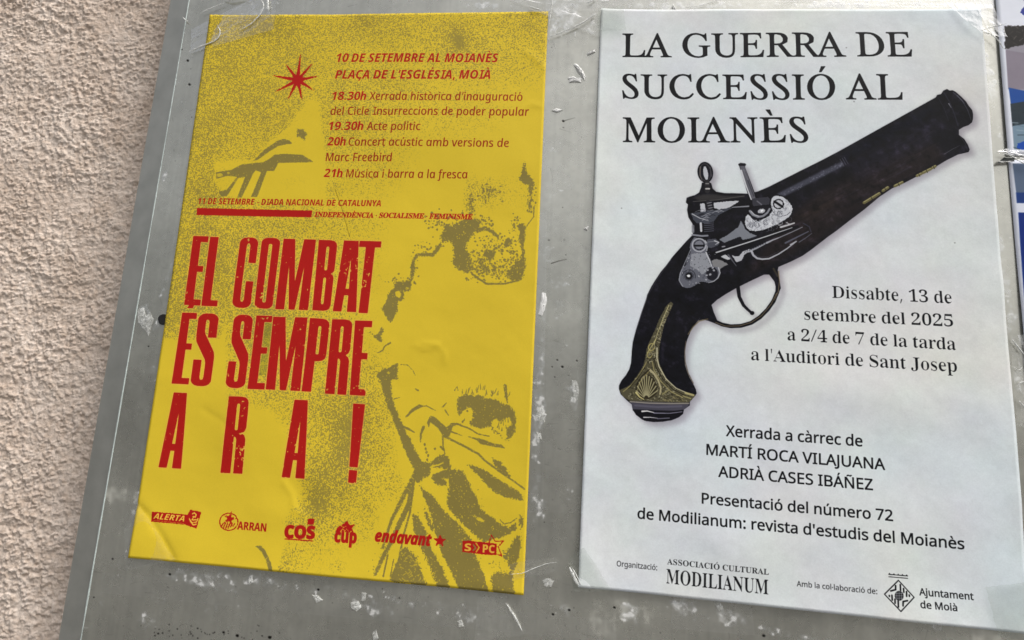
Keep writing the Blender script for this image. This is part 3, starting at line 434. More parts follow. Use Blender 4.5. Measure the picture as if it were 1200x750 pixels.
        'S': (369, [[153,-9,108,-5,58,10,49,13,42,13,25,8,15,-8,3,-8,26,146,38,146,47,88,69,46,102,19,146,11,170,14,192,23,210,38,224,57,233,79,236,105,234,122,228,139,207,174,183,201,154,232,122,267,102,297,92,325,88,353,92,386,105,416,125,440,152,459,184,471,222,475,253,473,281,466,303,459,313,457,328,461,338,473,351,473,330,336,319,336,313,387,296,424,268,446,232,453,200,448,175,433,160,408,154,376,158,356,168,334,182,313,201,291,231,259,263,224,291,179,301,126,296,89,282,57,259,29,229,8,194,-5]]),
        'U': (491, [[200,-10,139,-2,92,24,62,63,52,113,55,142,64,181,119,388,125,420,122,435,112,444,95,449,68,452,71,465,267,465,265,452,258,452,230,448,210,436,196,414,185,381,135,193,123,142,119,109,125,73,144,46,175,29,216,23,252,27,284,38,311,55,332,79,350,118,370,181,416,355,424,387,426,412,424,431,415,443,399,449,373,452,375,465,532,465,530,452,520,452,488,444,467,420,458,396,447,357,396,163,377,106,354,62,325,29,291,7,250,-6]]),
    },
}
SCAP_SLANT = 0.27
ACC = {'Á': ('A', 'a'), 'À': ('A', 'g'), 'È': ('E', 'g'), 'É': ('E', 'a'), 'Í': ('I', 'a'), 'Ó': ('O', 'a'), 'Ñ': ('N', 't'),
       'à': ('a', 'g'), 'á': ('a', 'a'), 'è': ('e', 'g'), 'é': ('e', 'a'), 'í': ('i', 'a'), 'ó': ('o', 'a'), 'ò': ('o', 'g'),
       'ú': ('u', 'a'), 'Ç': ('C', 'c'), 'ç': ('c', 'c')}


def glyph(fam, ch):
    """advance and contours of a letter, y up, capitals 480 high"""
    base, acc = ACC.get(ch, (ch, None))
    if base in ' ':
        return 175, []
    if base == '·':
        return 150, [ell(75, 200, 38, 38)]
    sh = 0.0
    if base in "'," and fam in ('bital', 'bold', 'ital'):
        t = 84 if fam != 'ital' else 50
        y = 310 if base == "'" else -90
        c = np.array([(30, y), (30 + t * .7, y), (40 + t, y + 170), (40, y + 170)], float)
        c[:, 0] += c[:, 1] * (0 if fam == 'bold' else .2)
        return t + 85, [c]
    g = GLYPHS[fam].get(base)
    if g is None:
        g = GLYPHS[{'bital': 'bold', 'ital': 'sans', 'serif': 'sans', 'scap': 'serif', 'bold': 'sans'}.get(fam, 'sans')].get(base)
        if g is None:
            g = GLYPHS['sans'][base]
        sh = 0.2 if fam in ('bital', 'ital') else 0.0
    adv, cs = g[0], [np.array(c, float).reshape(-1, 2) for c in g[1]]
    if base == 'I' and fam in ('bital', 'ital'):
        t = 66 if fam == 'bital' else 40
        q = lambda x0, x1, y0, y1: np.array([(x0, y0), (x1, y0), (x1, y1), (x0, y1)], float)
        cs = [q(20, 230, 0, t), q(20, 230, 480 - t, 480), q(125 - t * .62, 125 + t * .62, 0, 480)]
        for c in cs:
            c[:, 0] += c[:, 1] * 0.2
        adv = 262
    if sh:
        for c in cs:
            c[:, 0] += c[:, 1] * sh
    if fam == 'scap':
        q = np.concatenate(cs)
        k_ = SCAP_SLANT
        if base == 'A':
            hi_, lo_ = q[q[:, 1] > 440], q[q[:, 1] < 12]
            k_ = ((hi_[:, 0].min() + hi_[:, 0].max()) / 2 - (lo_[:, 0].min() + lo_[:, 0].max()) / 2) / 470 + .02
        for c in cs:
            c[:, 0] -= c[:, 1] * k_
    if acc:
        if base == 'i':
            cs = sorted(cs, key=lambda c: c[:, 1].min())[:1] if len(cs) > 1 else cs
        allp = np.concatenate(cs)
        top = allp[:, 1].max()
        hi = allp[allp[:, 1] > top - 60]
        mx = (hi[:, 0].min() + hi[:, 0].max()) / 2 if base != 'i' else hi[:, 0].mean()
        tk = {'bold': 1.5, 'bital': 1.4, 'serif': 1.25}.get(fam, 1.0)
        g0 = 42
        if acc == 'a':
            cs = cs + [np.array([(mx - 25, top + g0), (mx + 5, top + g0), (mx + 75 * tk, top + g0 + 105), (mx + 10, top + g0 + 105)], float)]
        elif acc == 'g':
            cs = cs + [np.array([(mx + 25, top + g0), (mx - 5, top + g0), (mx - 75 * tk, top + g0 + 105), (mx - 10, top + g0 + 105)], float)]
        elif acc == 't':
            P = [(mx - 85, top + 55), (mx - 45, top + 85), (mx, top + 70), (mx + 45, top + 55), (mx + 85, top + 85)]
            cs = cs + [c for c in strokes(P, 34)]
        elif acc == 'c':
            lo = allp[:, 1].min()
            mm = (allp[:, 0].min() + allp[:, 0].max()) / 2 + 10
            cs = cs + [c for c in strokes([(mm, lo + 8), (mm + 26, lo - 50), (mm - 6, lo - 88), (mm - 44, lo - 86)], 34 * tk)]
    return adv, cs


class Sheet:
    """a printed sheet: an image painted in its own plane, measured in pixels of S per metre"""

    def __init__(self, name, cx, cy, th, w_, h_, S, base):
        self.name, self.c, self.th, self.w, self.h, self.S = name, (cx, cy), th, w_, h_, S
        self.W, self.H = int(round(w_ * S)), int(round(h_ * S))
        self.img = np.empty((self.H, self.W, 3), np.float32)
        self.img[:] = np.array(base, np.float32) / 255

    def tx(self, P):
        Q = at_many(P)[:, :2] - self.c
        c, s = math.cos(-self.th), math.sin(-self.th)
        x = Q[:, 0] * c - Q[:, 1] * s
        y = Q[:, 0] * s + Q[:, 1] * c
        return np.c_[(x + self.w / 2) * self.S, (self.h / 2 - y) * self.S]

    def k(self, px, py):
        a, b = self.tx([(px - 5, py), (px + 5, py)])
        return math.hypot(*(b - a)) / 10

    def put(self, m, col, alpha=1.0, rough=0.0, cell=3.0):
        if m is None:
            return
        a, x, y = m
        h, w_ = a.shape
        if rough:
            a = sstep(blur(a, max(1, rough)) + (vnoise(h, w_, cell) - .5) * (.7 if rough < 2.5 else 1.0), .42, .58) * (blur(a, rough) > .02)
        a = (a * alpha)[..., None]
        s = self.img[y:y + h, x:x + w_]
        s[:] = s * (1 - a) + np.array(col, np.float32) / 255 * a

    def poly(self, P, col, alpha=1.0, rough=0.0, cell=3.0):
        self.put(fill([self.tx(P)], self.W, self.H), col, alpha, rough, cell)

    def line(self, P, wd, col, alpha=1.0, rough=0.0, wd2=None, closed=False):
        k = self.k(*P[0])
        self.put(fill(strokes(self.tx(P), wd * k, closed, None if wd2 is None else wd2 * k), self.W, self.H), col, alpha, rough)

    def full(self, cs):
        """mask of the whole sheet"""
        out = np.zeros((self.H, self.W), np.float32)
        m = fill(cs, self.W, self.H, 2)
        if m is not None:
            a, x, y = m
            out[y:y + a.shape[0], x:x + a.shape[1]] = a
        return out

    def text(self, s, P0, P1, cap, fam='sans', col=(0, 0, 0), slant=0.0, grow=0.0, thin=0.0, track=0.0, xh=1.0, alpha=1.0, halo=None):
        """letters on the baseline P0-P1 (photograph), capitals cap high"""
        a, b = self.tx([P0, P1])
        mid = ((P0[0] + P1[0]) / 2, (P0[1] + P1[1]) / 2)
        u, v = self.tx([mid, (mid[0], mid[1] - cap)])
        hpx = math.hypot(*(v - u))
        cs, x = [], 0.0
        for ch in s:
            adv, g = glyph(fam, ch)
            for c in g:
                c = c.copy()
                if xh != 1.0 and (ch.islower()):
                    y_ = c[:, 1]
                    c[:, 1] = np.where(y_ < 320, y_ * xh, 320 * xh + (y_ - 320) * (500 - 320 * xh) / 180)
                c[:, 0] += x
                cs.append(c)
            x += adv + track
        allp = np.concatenate(cs)
        x0, x1 = allp[:, 0].min(), allp[:, 0].max()
        d = b - a
        L = math.hypot(*d)
        ux = d / L
        uy = np.array([ux[1], -ux[0]])
        kx, ky = L / (x1 - x0), hpx / 480
        out = []
        for c in cs:
            X = (c[:, 0] - x0) * kx + c[:, 1] * ky * slant
            Y = c[:, 1] * ky
            out.append(a + X[:, None] * ux + Y[:, None] * uy)
        if halo:
            q = []
            for c in out:
                q += strokes(c, halo[1], True)
            self.put(fill(q, self.W, self.H), halo[0], halo[2])
        m = fill(out, self.W, self.H)
        if grow:
            q = []
            for c in out:
                q += strokes(c, grow, True)
            m2 = fill(q, self.W, self.H)
            A = np.zeros_like(m2[0])
            dy, dx = m[2] - m2[2], m[1] - m2[1]
            A[max(dy, 0):dy + m[0].shape[0], max(dx, 0):dx + m[0].shape[1]] = m[0][:A.shape[0] - dy, :A.shape[1] - dx]
            m = (np.maximum(A, m2[0]), m2[1], m2[2])
        if thin:
            A = m[0]

            def sh(r):
                i, f = int(math.floor(r)), r - math.floor(r)
                return np.roll(A, i, 1) * (1 - f) + np.roll(A, i + 1, 1) * f
            m = (np.minimum(A, np.minimum(sh(thin), sh(-thin))), m[1], m[2])
        self.put(m, col, alpha)

    def image(self):
        im = bpy.data.images.new(self.name + '_print', self.W, self.H)
        px = np.ones((self.H, self.W, 4), np.float32)
        px[..., :3] = np.clip(self.img[::-1], 0, 1)
        im.pixels.foreach_set(px.ravel())
        im.pack()
        return im


# ------------------------------------------------------------------ materials
def new_mat(name):
    m = bpy.data.materials.new(name)
    m.use_nodes = True
    return m, m.node_tree, m.node_tree.nodes['Principled BSDF']


def N(nt, t, **kw):
    n = nt.nodes.new(t)
    for k, v in kw.items():
        if k in n.inputs:
            n.inputs[k].default_value = v
        else:
            setattr(n, k, v)
    return n


def paper_mat(name, im, rough=0.55, spec=0.4, bump=0.25, coord='UV'):
    m, nt, p = new_mat(name)
    ti = N(nt, 'ShaderNodeTexImage', interpolation='Cubic', extension='EXTEND')
    ti.image = im
    nt.links.new(ti.outputs['Color'], p.inputs['Base Color'])
    p.inputs['Roughness'].default_value = rough
    p.inputs['Specular IOR Level'].default_value = spec
    tc = N(nt, 'ShaderNodeTexCoord')
    no = N(nt, 'ShaderNodeTexNoise', Scale=1400.0, Detail=3.0)
    n2 = N(nt, 'ShaderNodeTexNoise', Scale=60.0, Detail=4.0)
    nt.links.new(tc.outputs['Object'], no.inputs['Vector'])
    nt.links.new(tc.outputs['Object'], n2.inputs['Vector'])
    b2 = N(nt, 'ShaderNodeBump', Strength=bump, Distance=0.0012)
    nt.links.new(n2.outputs['Fac'], b2.inputs['Height'])
    b = N(nt, 'ShaderNodeBump', Strength=bump, Distance=0.00012)
    nt.links.new(no.outputs['Fac'], b.inputs['Height'])
    nt.links.new(b2.outputs['Normal'], b.inputs['Normal'])
    nt.links.new(b.outputs['Normal'], p.inputs['Normal'])
    return m


def plain_mat(name, col, rough=0.5, metal=0.0, scale=300.0, vary=0.12, bump=0.1, dist=0.0003):
    m, nt, p = new_mat(name)
    tc = N(nt, 'ShaderNodeTexCoord')
    no = N(nt, 'ShaderNodeTexNoise', Scale=scale, Detail=5.0)
    nt.links.new(tc.outputs['Object'], no.inputs['Vector'])
    ra = N(nt, 'ShaderNodeValToRGB')
    ra.color_ramp.elements[0].position = .3
    ra.color_ramp.elements[1].position = .7
    ra.color_ramp.elements[0].color = tuple(c * (1 - vary) for c in col) + (1,)
    ra.color_ramp.elements[1].color = tuple(min(1, c * (1 + vary)) for c in col) + (1,)
    nt.links.new(no.outputs['Fac'], ra.inputs['Fac'])
    nt.links.new(ra.outputs['Color'], p.inputs['Base Color'])
    p.inputs['Roughness'].default_value = rough
    p.inputs['Metallic'].default_value = metal
    b = N(nt, 'ShaderNodeBump', Strength=bump, Distance=dist)
    nt.links.new(no.outputs['Fac'], b.inputs['Height'])
    nt.links.new(b.outputs['Normal'], p.inputs['Normal'])
    return m


def film_mat(name, milk=0.08, rough=0.14, tint=(.86, .87, .84), through=(1, 1, 1)):
    m = bpy.data.materials.new(name)
    m.use_nodes = True
    nt = m.node_tree
    nt.nodes.clear()
    out = N(nt, 'ShaderNodeOutputMaterial')
    tr = N(nt, 'ShaderNodeBsdfTransparent')
    tr.inputs['Color'].default_value = through + (1,)
    di = N(nt, 'ShaderNodeBsdfDiffuse')
    di.inputs['Color'].default_value = tint + (1,)
    gl = N(nt, 'ShaderNodeBsdfGlossy', Roughness=rough)
    fr = N(nt, 'ShaderNodeFresnel', IOR=1.5)
    tc = N(nt, 'ShaderNodeTexCoord')
    no = N(nt, 'ShaderNodeTexNoise', Scale=420.0, Detail=5.0)
    nt.links.new(tc.outputs['Object'], no.inputs['Vector'])
    mr = N(nt, 'ShaderNodeMapRange')
    mr.inputs['From Min'].default_value = .35
    mr.inputs['From Max'].default_value = .75
    mr.inputs['To Min'].default_value = milk * .5
    mr.inputs['To Max'].default_value = milk * 2
    nt.links.new(no.outputs['Fac'], mr.inputs['Value'])
    b = N(nt, 'ShaderNodeBump', Strength=.25, Distance=0.0004)
    nt.links.new(no.outputs['Fac'], b.inputs['Height'])
    for q in (gl, fr):
        nt.links.new(b.outputs['Normal'], q.inputs['Normal'])
    m1 = N(nt, 'ShaderNodeMixShader')
    nt.links.new(mr.outputs['Result'], m1.inputs['Fac'])
    nt.links.new(tr.outputs[0], m1.inputs[1])
    nt.links.new(di.outputs[0], m1.inputs[2])
    m2 = N(nt, 'ShaderNodeMixShader')
    mh = N(nt, 'ShaderNodeMath', operation='MULTIPLY')
    mh.inputs[1].default_value = .38
    nt.links.new(fr.outputs[0], mh.inputs[0])
    nt.links.new(mh.outputs[0], m2.inputs['Fac'])
    nt.links.new(m1.outputs[0], m2.inputs[1])
    nt.links.new(gl.outputs[0], m2.inputs[2])
    nt.links.new(m2.outputs[0], out.inputs['Surface'])
    return m


# ------------------------------------------------------------------ the rendered wall
Z_WALL = -0.058
eL0, eL1 = at(222, 0), at(95, 750)                     # the worn bright edge of the panel
sl_edge = (eL0[0] - eL1[0]) / (eL0[1] - eL1[1])
oL0, oL1 = at(197, 0, -0.006), at(69, 750, -0.006)     # outer edge of the side frame
XL = (eL0[0] + eL1[0]) / 2
FW = XL - (oL0[0] + oL1[0]) / 2
BTOP, BBOT, BRIGHT = 0.50, -0.52, XL + 1.06


def build_wall():
    xs = np.concatenate([np.linspace(-3, XL - .26, 14)[:-1], np.arange(XL - .26, XL - .005, .00072), np.linspace(XL + .01, 3.2, 10)])
    ys = np.concatenate([np.linspace(-ZB, -.38, 8)[:-1], np.arange(-.38, .38, .00072), np.linspace(.39, 2.2, 8)])
    nx, ny = len(xs), len(ys)
    g = np.random.default_rng(3)
    n = fbm(ny, nx, 46, 3) * .0042
    a = fbm(ny, nx, 6.2, 3, .6)
    st = fbm(ny, nx // 2 + 2, 3.4, 2, .6)                # strokes pulled sideways, then slanted
    b = np.repeat(st, 2, 1)[:, :nx]
    b = (b + np.roll(b, 1, 1)) / 2
    for r_ in range(ny):
        b[r_] = np.roll(b[r_], int(r_ * .55))
    b = .5 * b + .5 * fbm(ny, nx, 3.8, 2, .6)
    # lumps dragged up and to the right by the float
    lump = sstep(a, .42, .64) * .0008 + sstep(b, .42, .62) * .0008 * (.4 + a)
    lump *= .55 + 1.1 * fbm(ny, nx, 70, 3)
    pit = sstep(vnoise(ny, nx, 7), .86, .97) * -.0010
    z = Z_WALL + n - .0016 + lump + pit
    X, Y = np.meshgrid(xs, ys)
    co = np.stack([X, -z, Y + ZB], -1).reshape(-1, 3)
    i = np.arange(ny - 1)[:, None] * nx + np.arange(nx - 1)[None]
    f = np.stack([i, i + 1, i + 1 + nx, i + nx], -1).reshape(-1, 4)
    me = bpy.data.meshes.new('wall')
    me.vertices.add(len(co)); me.vertices.foreach_set('co', co.ravel())
    me.loops.add(f.size); me.loops.foreach_set('vertex_index', f.ravel())
    me.polygons.add(len(f)); me.polygons.foreach_set('loop_start', np.arange(0, f.size, 4)); me.polygons.foreach_set('loop_total', np.full(len(f), 4))
    me.update()
    m, nt, p = new_mat('cement_render')
    tc = N(nt, 'ShaderNodeTexCoord')
    n1 = N(nt, 'ShaderNodeTexNoise', Scale=16.0, Detail=9.0)
    n2 = N(nt, 'ShaderNodeTexNoise', Scale=650.0, Detail=4.0)
    n3 = N(nt, 'ShaderNodeTexNoise', Scale=240.0, Detail=3.0)
    for q in (n1, n2, n3):
        nt.links.new(tc.outputs['Object'], q.inputs['Vector'])
    ra = N(nt, 'ShaderNodeValToRGB')
    ra.color_ramp.elements[0].position = .35
    ra.color_ramp.elements[1].position = .68
    ra.color_ramp.elements[0].color = (.63, .52, .435, 1)
    ra.color_ramp.elements[1].color = (.76, .655, .57, 1)
    nt.links.new(n1.outputs['Fac'], ra.inputs['Fac'])
    mx = N(nt, 'ShaderNodeMix', data_type='RGBA', blend_type='MULTIPLY')
    mx.inputs['Factor'].default_value = 1
    r2 = N(nt, 'ShaderNodeValToRGB')
    r2.color_ramp.elements[0].position = .3
    r2.color_ramp.elements[1].position = .62
    r2.color_ramp.elements[0].color = (.78, .74, .70, 1)
    r2.color_ramp.elements[1].color = (1, 1, 1, 1)
    nt.links.new(n3.outputs['Fac'], r2.inputs['Fac'])
    nt.links.new(ra.outputs['Color'], mx.inputs[6])
    nt.links.new(r2.outputs['Color'], mx.inputs[7])
    nt.links.new(mx.outputs[2], p.inputs['Base Color'])
    p.inputs['Roughness'].default_value = .9
    p.inputs['Specular IOR Level'].default_value = .2
    b = N(nt, 'ShaderNodeBump', Strength=.55, Distance=0.0009)
    nt.links.new(n2.outputs['Fac'], b.inputs['Height'])
    nt.links.new(b.outputs['Normal'], p.inputs['Normal'])
    o = link('wall', me, m, smooth=True)
    tag(o, kind='structure')


build_wall()
# the pavement below, out of the frame: what the painted metal mirrors and what lights it from below
pm = plain_mat('pavement', (.12, .12, .117), .9, 0, 30, .15, .3, .002)
gm = mesh('pavement', [(-30, -30, 0), (30, -30, 0), (30, .3, 0), (-30, .3, 0)], [(0, 1, 2, 3)])
tag(link('pavement', gm, pm), kind='structure')

# ------------------------------------------------------------------ the notice board
SB = 2500
bsheet = Sheet('board', (XL + BRIGHT) / 2, (BTOP + BBOT) / 2, 0, BRIGHT - XL, BTOP - BBOT, SB, (192, 191, 181))


def paint_board(s):
    H, W = s.H, s.W
    big = fbm(H, W, 260, 4)
    fine = fbm(H, W, 10, 3, .6)
    s.img *= (1 + (big - .5)[..., None] * .16 + (fine - .5)[..., None] * .07)
    # vertical brushing and drip marks
    col = vnoise(1, W, 5)[0] * .6 + vnoise(1, W, 17)[0] * .4
    s.img *= (1 + (col[None, :, None] - .5) * .05)
    D = np.zeros((H, W), np.float32)
    # broad faint wipes of old paste, denser low on the board
    wp = fbm(H, W, 120, 5, .62)
    wv = vnoise(H, W, 38) * .5 + np.repeat(vnoise(H, W // 6 + 1, 30), 6, 1)[:, :W] * .5
    low = np.linspace(.25, 1, H, dtype=np.float32)[:, None] ** 1.2
    s.img *= 1 + (sstep(wp * .7 + wv * .3, .50, .72) * low)[..., None] * .10 - (sstep(wp * .6 + wv * .4, .48, .30))[..., None] * .03
    yy, xx = np.mgrid[0:H, 0:W].astype(np.float32)

    def smear(px, py, rx, ry, d, ang=0.0):
        c = s.tx([(px, py)])[0]
        k = s.k(px, py)
        x0, x1 = int(max(0, c[0] - 2.2 * max(rx, ry) * k)), int(min(W, c[0] + 2.2 * max(rx, ry) * k))
        y0, y1 = int(max(0, c[1] - 2.2 * max(rx, ry) * k)), int(min(H, c[1] + 2.2 * max(rx, ry) * k))
        X, Y = xx[y0:y1, x0:x1] - c[0], yy[y0:y1, x0:x1] - c[1]
        a = math.radians(ang)
        u = (X * math.cos(a) + Y * math.sin(a)) / (rx * k)
        v = (-X * math.sin(a) + Y * math.cos(a)) / (ry * k)
        D[y0:y1, x0:x1] = np.maximum(D[y0:y1, x0:x1], d * np.exp(-(u * u + v * v) ** 1.5 * .8))
    for a in [(228, 678, 40, 9, .62, 6), (262, 684, 18, 12, .75, 10), (205, 676, 20, 6, .6, 10), (340, 690, 70, 8, .5, 7), (420, 706, 40, 12, .6, 8),
              (465, 700, 30, 8, .45, 8), (250, 715, 14, 26, .42, 15), (280, 712, 10, 20, .4, -20), (180, 715, 12, 22, .4, 30), (540, 716, 60, 14, .42, 8),
              (634, 420, 5, 60, .6, 3), (630, 500, 7, 45, .8, 3), (628, 560, 6, 30, .62, 4), (638, 358, 4, 16, .8, 6), (672, 466, 4, 12, .9, -6), (668, 575, 7, 18, .62, 0),
              (640, 600, 14, 30, .4, 0), (646, 640, 12, 22, .45, 0), (640, 682, 9, 6, .8, 0), (660, 720, 26, 26, .4, 0), (740, 716, 26, 14, .6, 10), (805, 716, 30, 12, .72, 8),
              (860, 726, 26, 10, .6, 8), (900, 738, 60, 6, .45, 6), (1100, 738, 60, 10, .35, 6),
              (168, 372, 7, 16, .82, 10), (178, 388, 5, 14, .75, 25), (196, 325, 3, 30, .66, 12), (190, 425, 4, 26, .55, 12), (176, 432, 8, 6, .5, 0), (160, 590, 5, 22, .55, 12),
              (192, 208, 4, 9, .62, 8), (150, 640, 9, 28, .38, 12), (120, 700, 6, 20, .35, 12), (660, 20, 36, 30, .60, 0), (690, 30, 10, 14, .6, 0), (560, 6, 60, 5, .5, 0),
              (300, 12, 40, 12, .5, -20), (262, 22, 24, 6, .5, -20), (790, 6, 90, 5, .62, 0), (980, 5, 110, 5, .66, 0), (1158, 80, 7, 90, .5, -5), (1178, 330, 6, 90, .45, -5),
              (1190, 440, 10, 50, .5, -5), (660, 404, 18, 3, .6, 0), (655, 455, 18, 3, .4, 0), (664, 295, 6, 5, .5, 0), (652, 200, 20, 50, .26, 0), (655, 320, 20, 60, .25, 0)]:
        smear(*a)
    n = fbm(H, W, 34, 5, .62)
    n2 = fbm(H, W, 9, 3, .6)
    m = sstep(D * 1.0 + (n - .5) * 1.5 + (n2 - .5) * .5, .38, .70) * (D > .1)
    m = m * (.35 + .65 * sstep(n2, .35, .6))
    a = (m * .62)[..., None]
    s.img[:] = s.img * (1 - a) + np.array([218, 219, 216], np.float32) / 255 * a
    m = sstep(D + (n2 - .5) * 2.2 + (n - .5), .88, 1.08)
    a = (m * .45)[..., None]
    s.img[:] = s.img * (1 - a) + np.array([244, 244, 243], np.float32) / 255 * a
    # old tape outlines
    for P, al in (([(120, 672), (330, 690), (720, 728), (722, 752), (330, 716), (118, 694)], .07), ([(640, 402), (690, 402), (690, 560), (640, 560)], .05),
                  ([(624, 250), (640, 250), (636, 600), (612, 600)], .08), ([(790, 700), (880, 708), (884, 744), (786, 736)], .12), ([(640, -4), (1175, -4), (1175, 10), (640, 12)], .14),
                  ([(645, 560), (684, 560), (684, 600), (645, 600)], .06)):
        s.poly(P, (222, 222, 220), al)
        s.line(P, .7, (225, 225, 222), al * 2.2, closed=True)
    g = random.Random(5)
    for _ in range(420):                                # scratches
        x, y = g.uniform(90, 1200), g.uniform(-20, 760)
        if g.random() < .6:
            x, y = g.choice([(g.uniform(618, 690), g.uniform(0, 750)), (g.uniform(100, 700), g.uniform(665, 750)), (g.uniform(120, 240), g.uniform(0, 700))])
        L, t = g.uniform(3, 16), g.uniform(-.5, .5) + (math.pi / 2 if g.random() < .4 else 0)
        bend = g.uniform(-3, 3)
        P = [(x, y), (x + L / 2 * math.cos(t) + bend * .4, y + L / 2 * math.sin(t) + bend * .3), (x + L * math.cos(t), y + L * math.sin(t))]
        if g.random() < .5:
            s.line(P, g.uniform(.3, .8), (225, 225, 222), g.uniform(.15, .5), wd2=.2)
        else:
            s.line(P, g.uniform(.3, .7), (84, 82, 76), g.uniform(.15, .45), wd2=.2)
    for _ in range(150):                                # dirt specks
        x, y = g.choice([(g.uniform(100, 1200), g.uniform(-10, 760)), (g.uniform(120, 700), g.uniform(680, 755)), (g.uniform(195, 250), g.uniform(0, 200)), (g.uniform(640, 685), g.uniform(0, 750))])
        r = g.uniform(.3, .9) * (1.5 if g.random() < .1 else 1)
        s.poly(ell(x, y, r, r * g.uniform(.6, 1), g.random() * 3, 7), (60, 58, 54), g.uniform(.2, .75))
    for x, y, r in [(659, 430, 1.5), (653, 422, 1.0), (676, 423, 1), (650, 442, .8), (647, 430, .8), (720, 712, 1.6), (648, 720, 1.6), (667, 715, 1.6), (895, 745, 2), (220, 71, 1.6), (222, 99, 1.6), (213, 58, 1.0),
                    (278, 745, 2), (316, 747, 2.2), (262, 741, 1.6), (281, 650, 1.3), (199, 673, 1.6), (373, 691, 1.6), (110, 700, 1), (660, 142, 1.6), (174, 406, 1), (132, 655, 1.2)]:
        s.poly(ell(x, y, r, r * .8, .4, 9), (26, 24, 22), .9)
    s.line([(646, 309), (655, 306), (664, 304)], 1.1, (80, 78, 72), .8, wd2=.4)
    s.line([(660, 142), (674, 138)], 1.3, (90, 88, 80), .6, wd2=.4)
    # rows of black specks low on the panel
    for _ in range(42):
        x = g.uniform(180, 330)
        s.poly(ell(x, 742 + g.gauss(0, 4) + (x - 250) * .03, g.uniform(.4, 1.3), g.uniform(.4, 1), 0, 7), (24, 22, 20), .8)


paint_board(bsheet)
board = empty('notice_board', wpt((XL, 0, 0)))
tag(board, 'grey painted metal notice board on the wall, scratched and smeared with old glue', 'notice board')
board_inv = Matrix.Translation(-Vector(wpt((XL, 0, 0))))


def bpart(name, verts, faces, mat, smooth=False, bev=0.0):
    me = mesh(name, verts, faces)
    if bev:
        bm = bmesh.new()
        bm.from_mesh(me)
        bmesh.ops.recalc_face_normals(bm, faces=bm.faces)
        bmesh.ops.bevel(bm, geom=bm.edges[:], offset=bev, segments=2, affect='EDGES')
        bm.to_mesh(me)
        bm.free()
    me.transform(board_inv)
    return link(name, me, mat, board, smooth)


pmat, pnt, pp = new_mat('painted_metal')
ti = N(pnt, 'ShaderNodeTexImage', interpolation='Cubic', extension='EXTEND')
ti.image = bsheet.image()
pnt.links.new(ti.outputs['Color'], pp.inputs['Base Color'])
pbw = N(pnt, 'ShaderNodeRGBToBW')
pnt.links.new(ti.outputs['Color'], pbw.inputs['Color'])
pmr = N(pnt, 'ShaderNodeMapRange')                      # paste and paper fibres are not metal
pmr.inputs['From Min'].default_value = .60
pmr.inputs['From Max'].default_value = .80
pmr.inputs['To Min'].default_value = .85
pmr.inputs['To Max'].default_value = .05
pnt.links.new(pbw.outputs['Val'], pmr.inputs['Value'])
pnt.links.new(pmr.outputs['Result'], pp.inputs['Metallic'])
ptc = N(pnt, 'ShaderNodeTexCoord')
pn = N(pnt, 'ShaderNodeTexNoise', Scale=70.0, Detail=5.0)
pnt.links.new(ptc.outputs['Object'], pn.inputs['Vector'])
pr = N(pnt, 'ShaderNodeMapRange')
pr.inputs['To Min'].default_value = .20
pr.inputs['To Max'].default_value = .36
pnt.links.new(pn.outputs['Fac'], pr.inputs['Value'])
pnt.links.new(pr.outputs['Result'], pp.inputs['Roughness'])
pb = N(pnt, 'ShaderNodeBump', Strength=.12, Distance=.0006)
pnt.links.new(pn.outputs['Fac'], pb.inputs['Height'])
bb = N(pnt, 'ShaderNodeBump', Strength=.5, Distance=.0004)
bw = N(pnt, 'ShaderNodeRGBToBW')
pnt.links.new(ti.outputs['Color'], bw.inputs['Color'])
pnt.links.new(bw.outputs['Val'], bb.inputs['Height'])
pnt.links.new(pb.outputs['Normal'], bb.inputs['Normal'])
pnt.links.new(bb.outputs['Normal'], pp.inputs['Normal'])


def box_vf(x0, x1, y0, y1, z0, z1):
    v = [wpt(p) for p in [(x0, y0, z0), (x1, y0, z0), (x1, y1, z0), (x0, y1, z0), (x0, y0, z1), (x1, y0, z1), (x1, y1, z1), (x0, y1, z1)]]
    f = [(0, 3, 2, 1), (4, 5, 6, 7), (0, 1, 5, 4), (1, 2, 6, 5), (2, 3, 7, 6), (3, 0, 4, 7)]
    return v, f


def side_x(y, base, slope=None):
    return base + (slope if slope is not None else 0) * y


v, f = box_vf(XL + .0006, BRIGHT, BBOT, BTOP, -.030, 0)
# the photograph shows the left edge a touch out of plumb
sh_edge = sl_edge
v = [(p[0] + (sh_edge * (p[2] - ZB) if abs(p[0] - XL) < .01 else 0), p[1], p[2]) for p in v]
panel = bpart('panel', v, f, pmat)
uvl = panel.data.uv_layers.new(name='UVMap')
for lp in panel.data.loops:
    c = panel.data.vertices[lp.vertex_index].co
    uvl.data[lp.index].uv = ((c.x) / (BRIGHT - XL), (c.z - BBOT) / (BTOP - BBOT))
frame_mat = plain_mat('frame_paint', (.42, .42, .385), .42, .7, 55, .10, .15, .0006)
edge_mat = plain_mat('worn_edge', (.46, .52, .50), .4, .1, 200, .18, .3, .0003)
dark_mat = plain_mat('black_plug', (.006, .006, .006), .9, 0, 200, .3, .4, .0004)


def skew(v, x_lim):
    return [(p[0] + sh_edge * (p[2] - ZB), p[1], p[2]) if p[0] < x_lim else p for p in v]


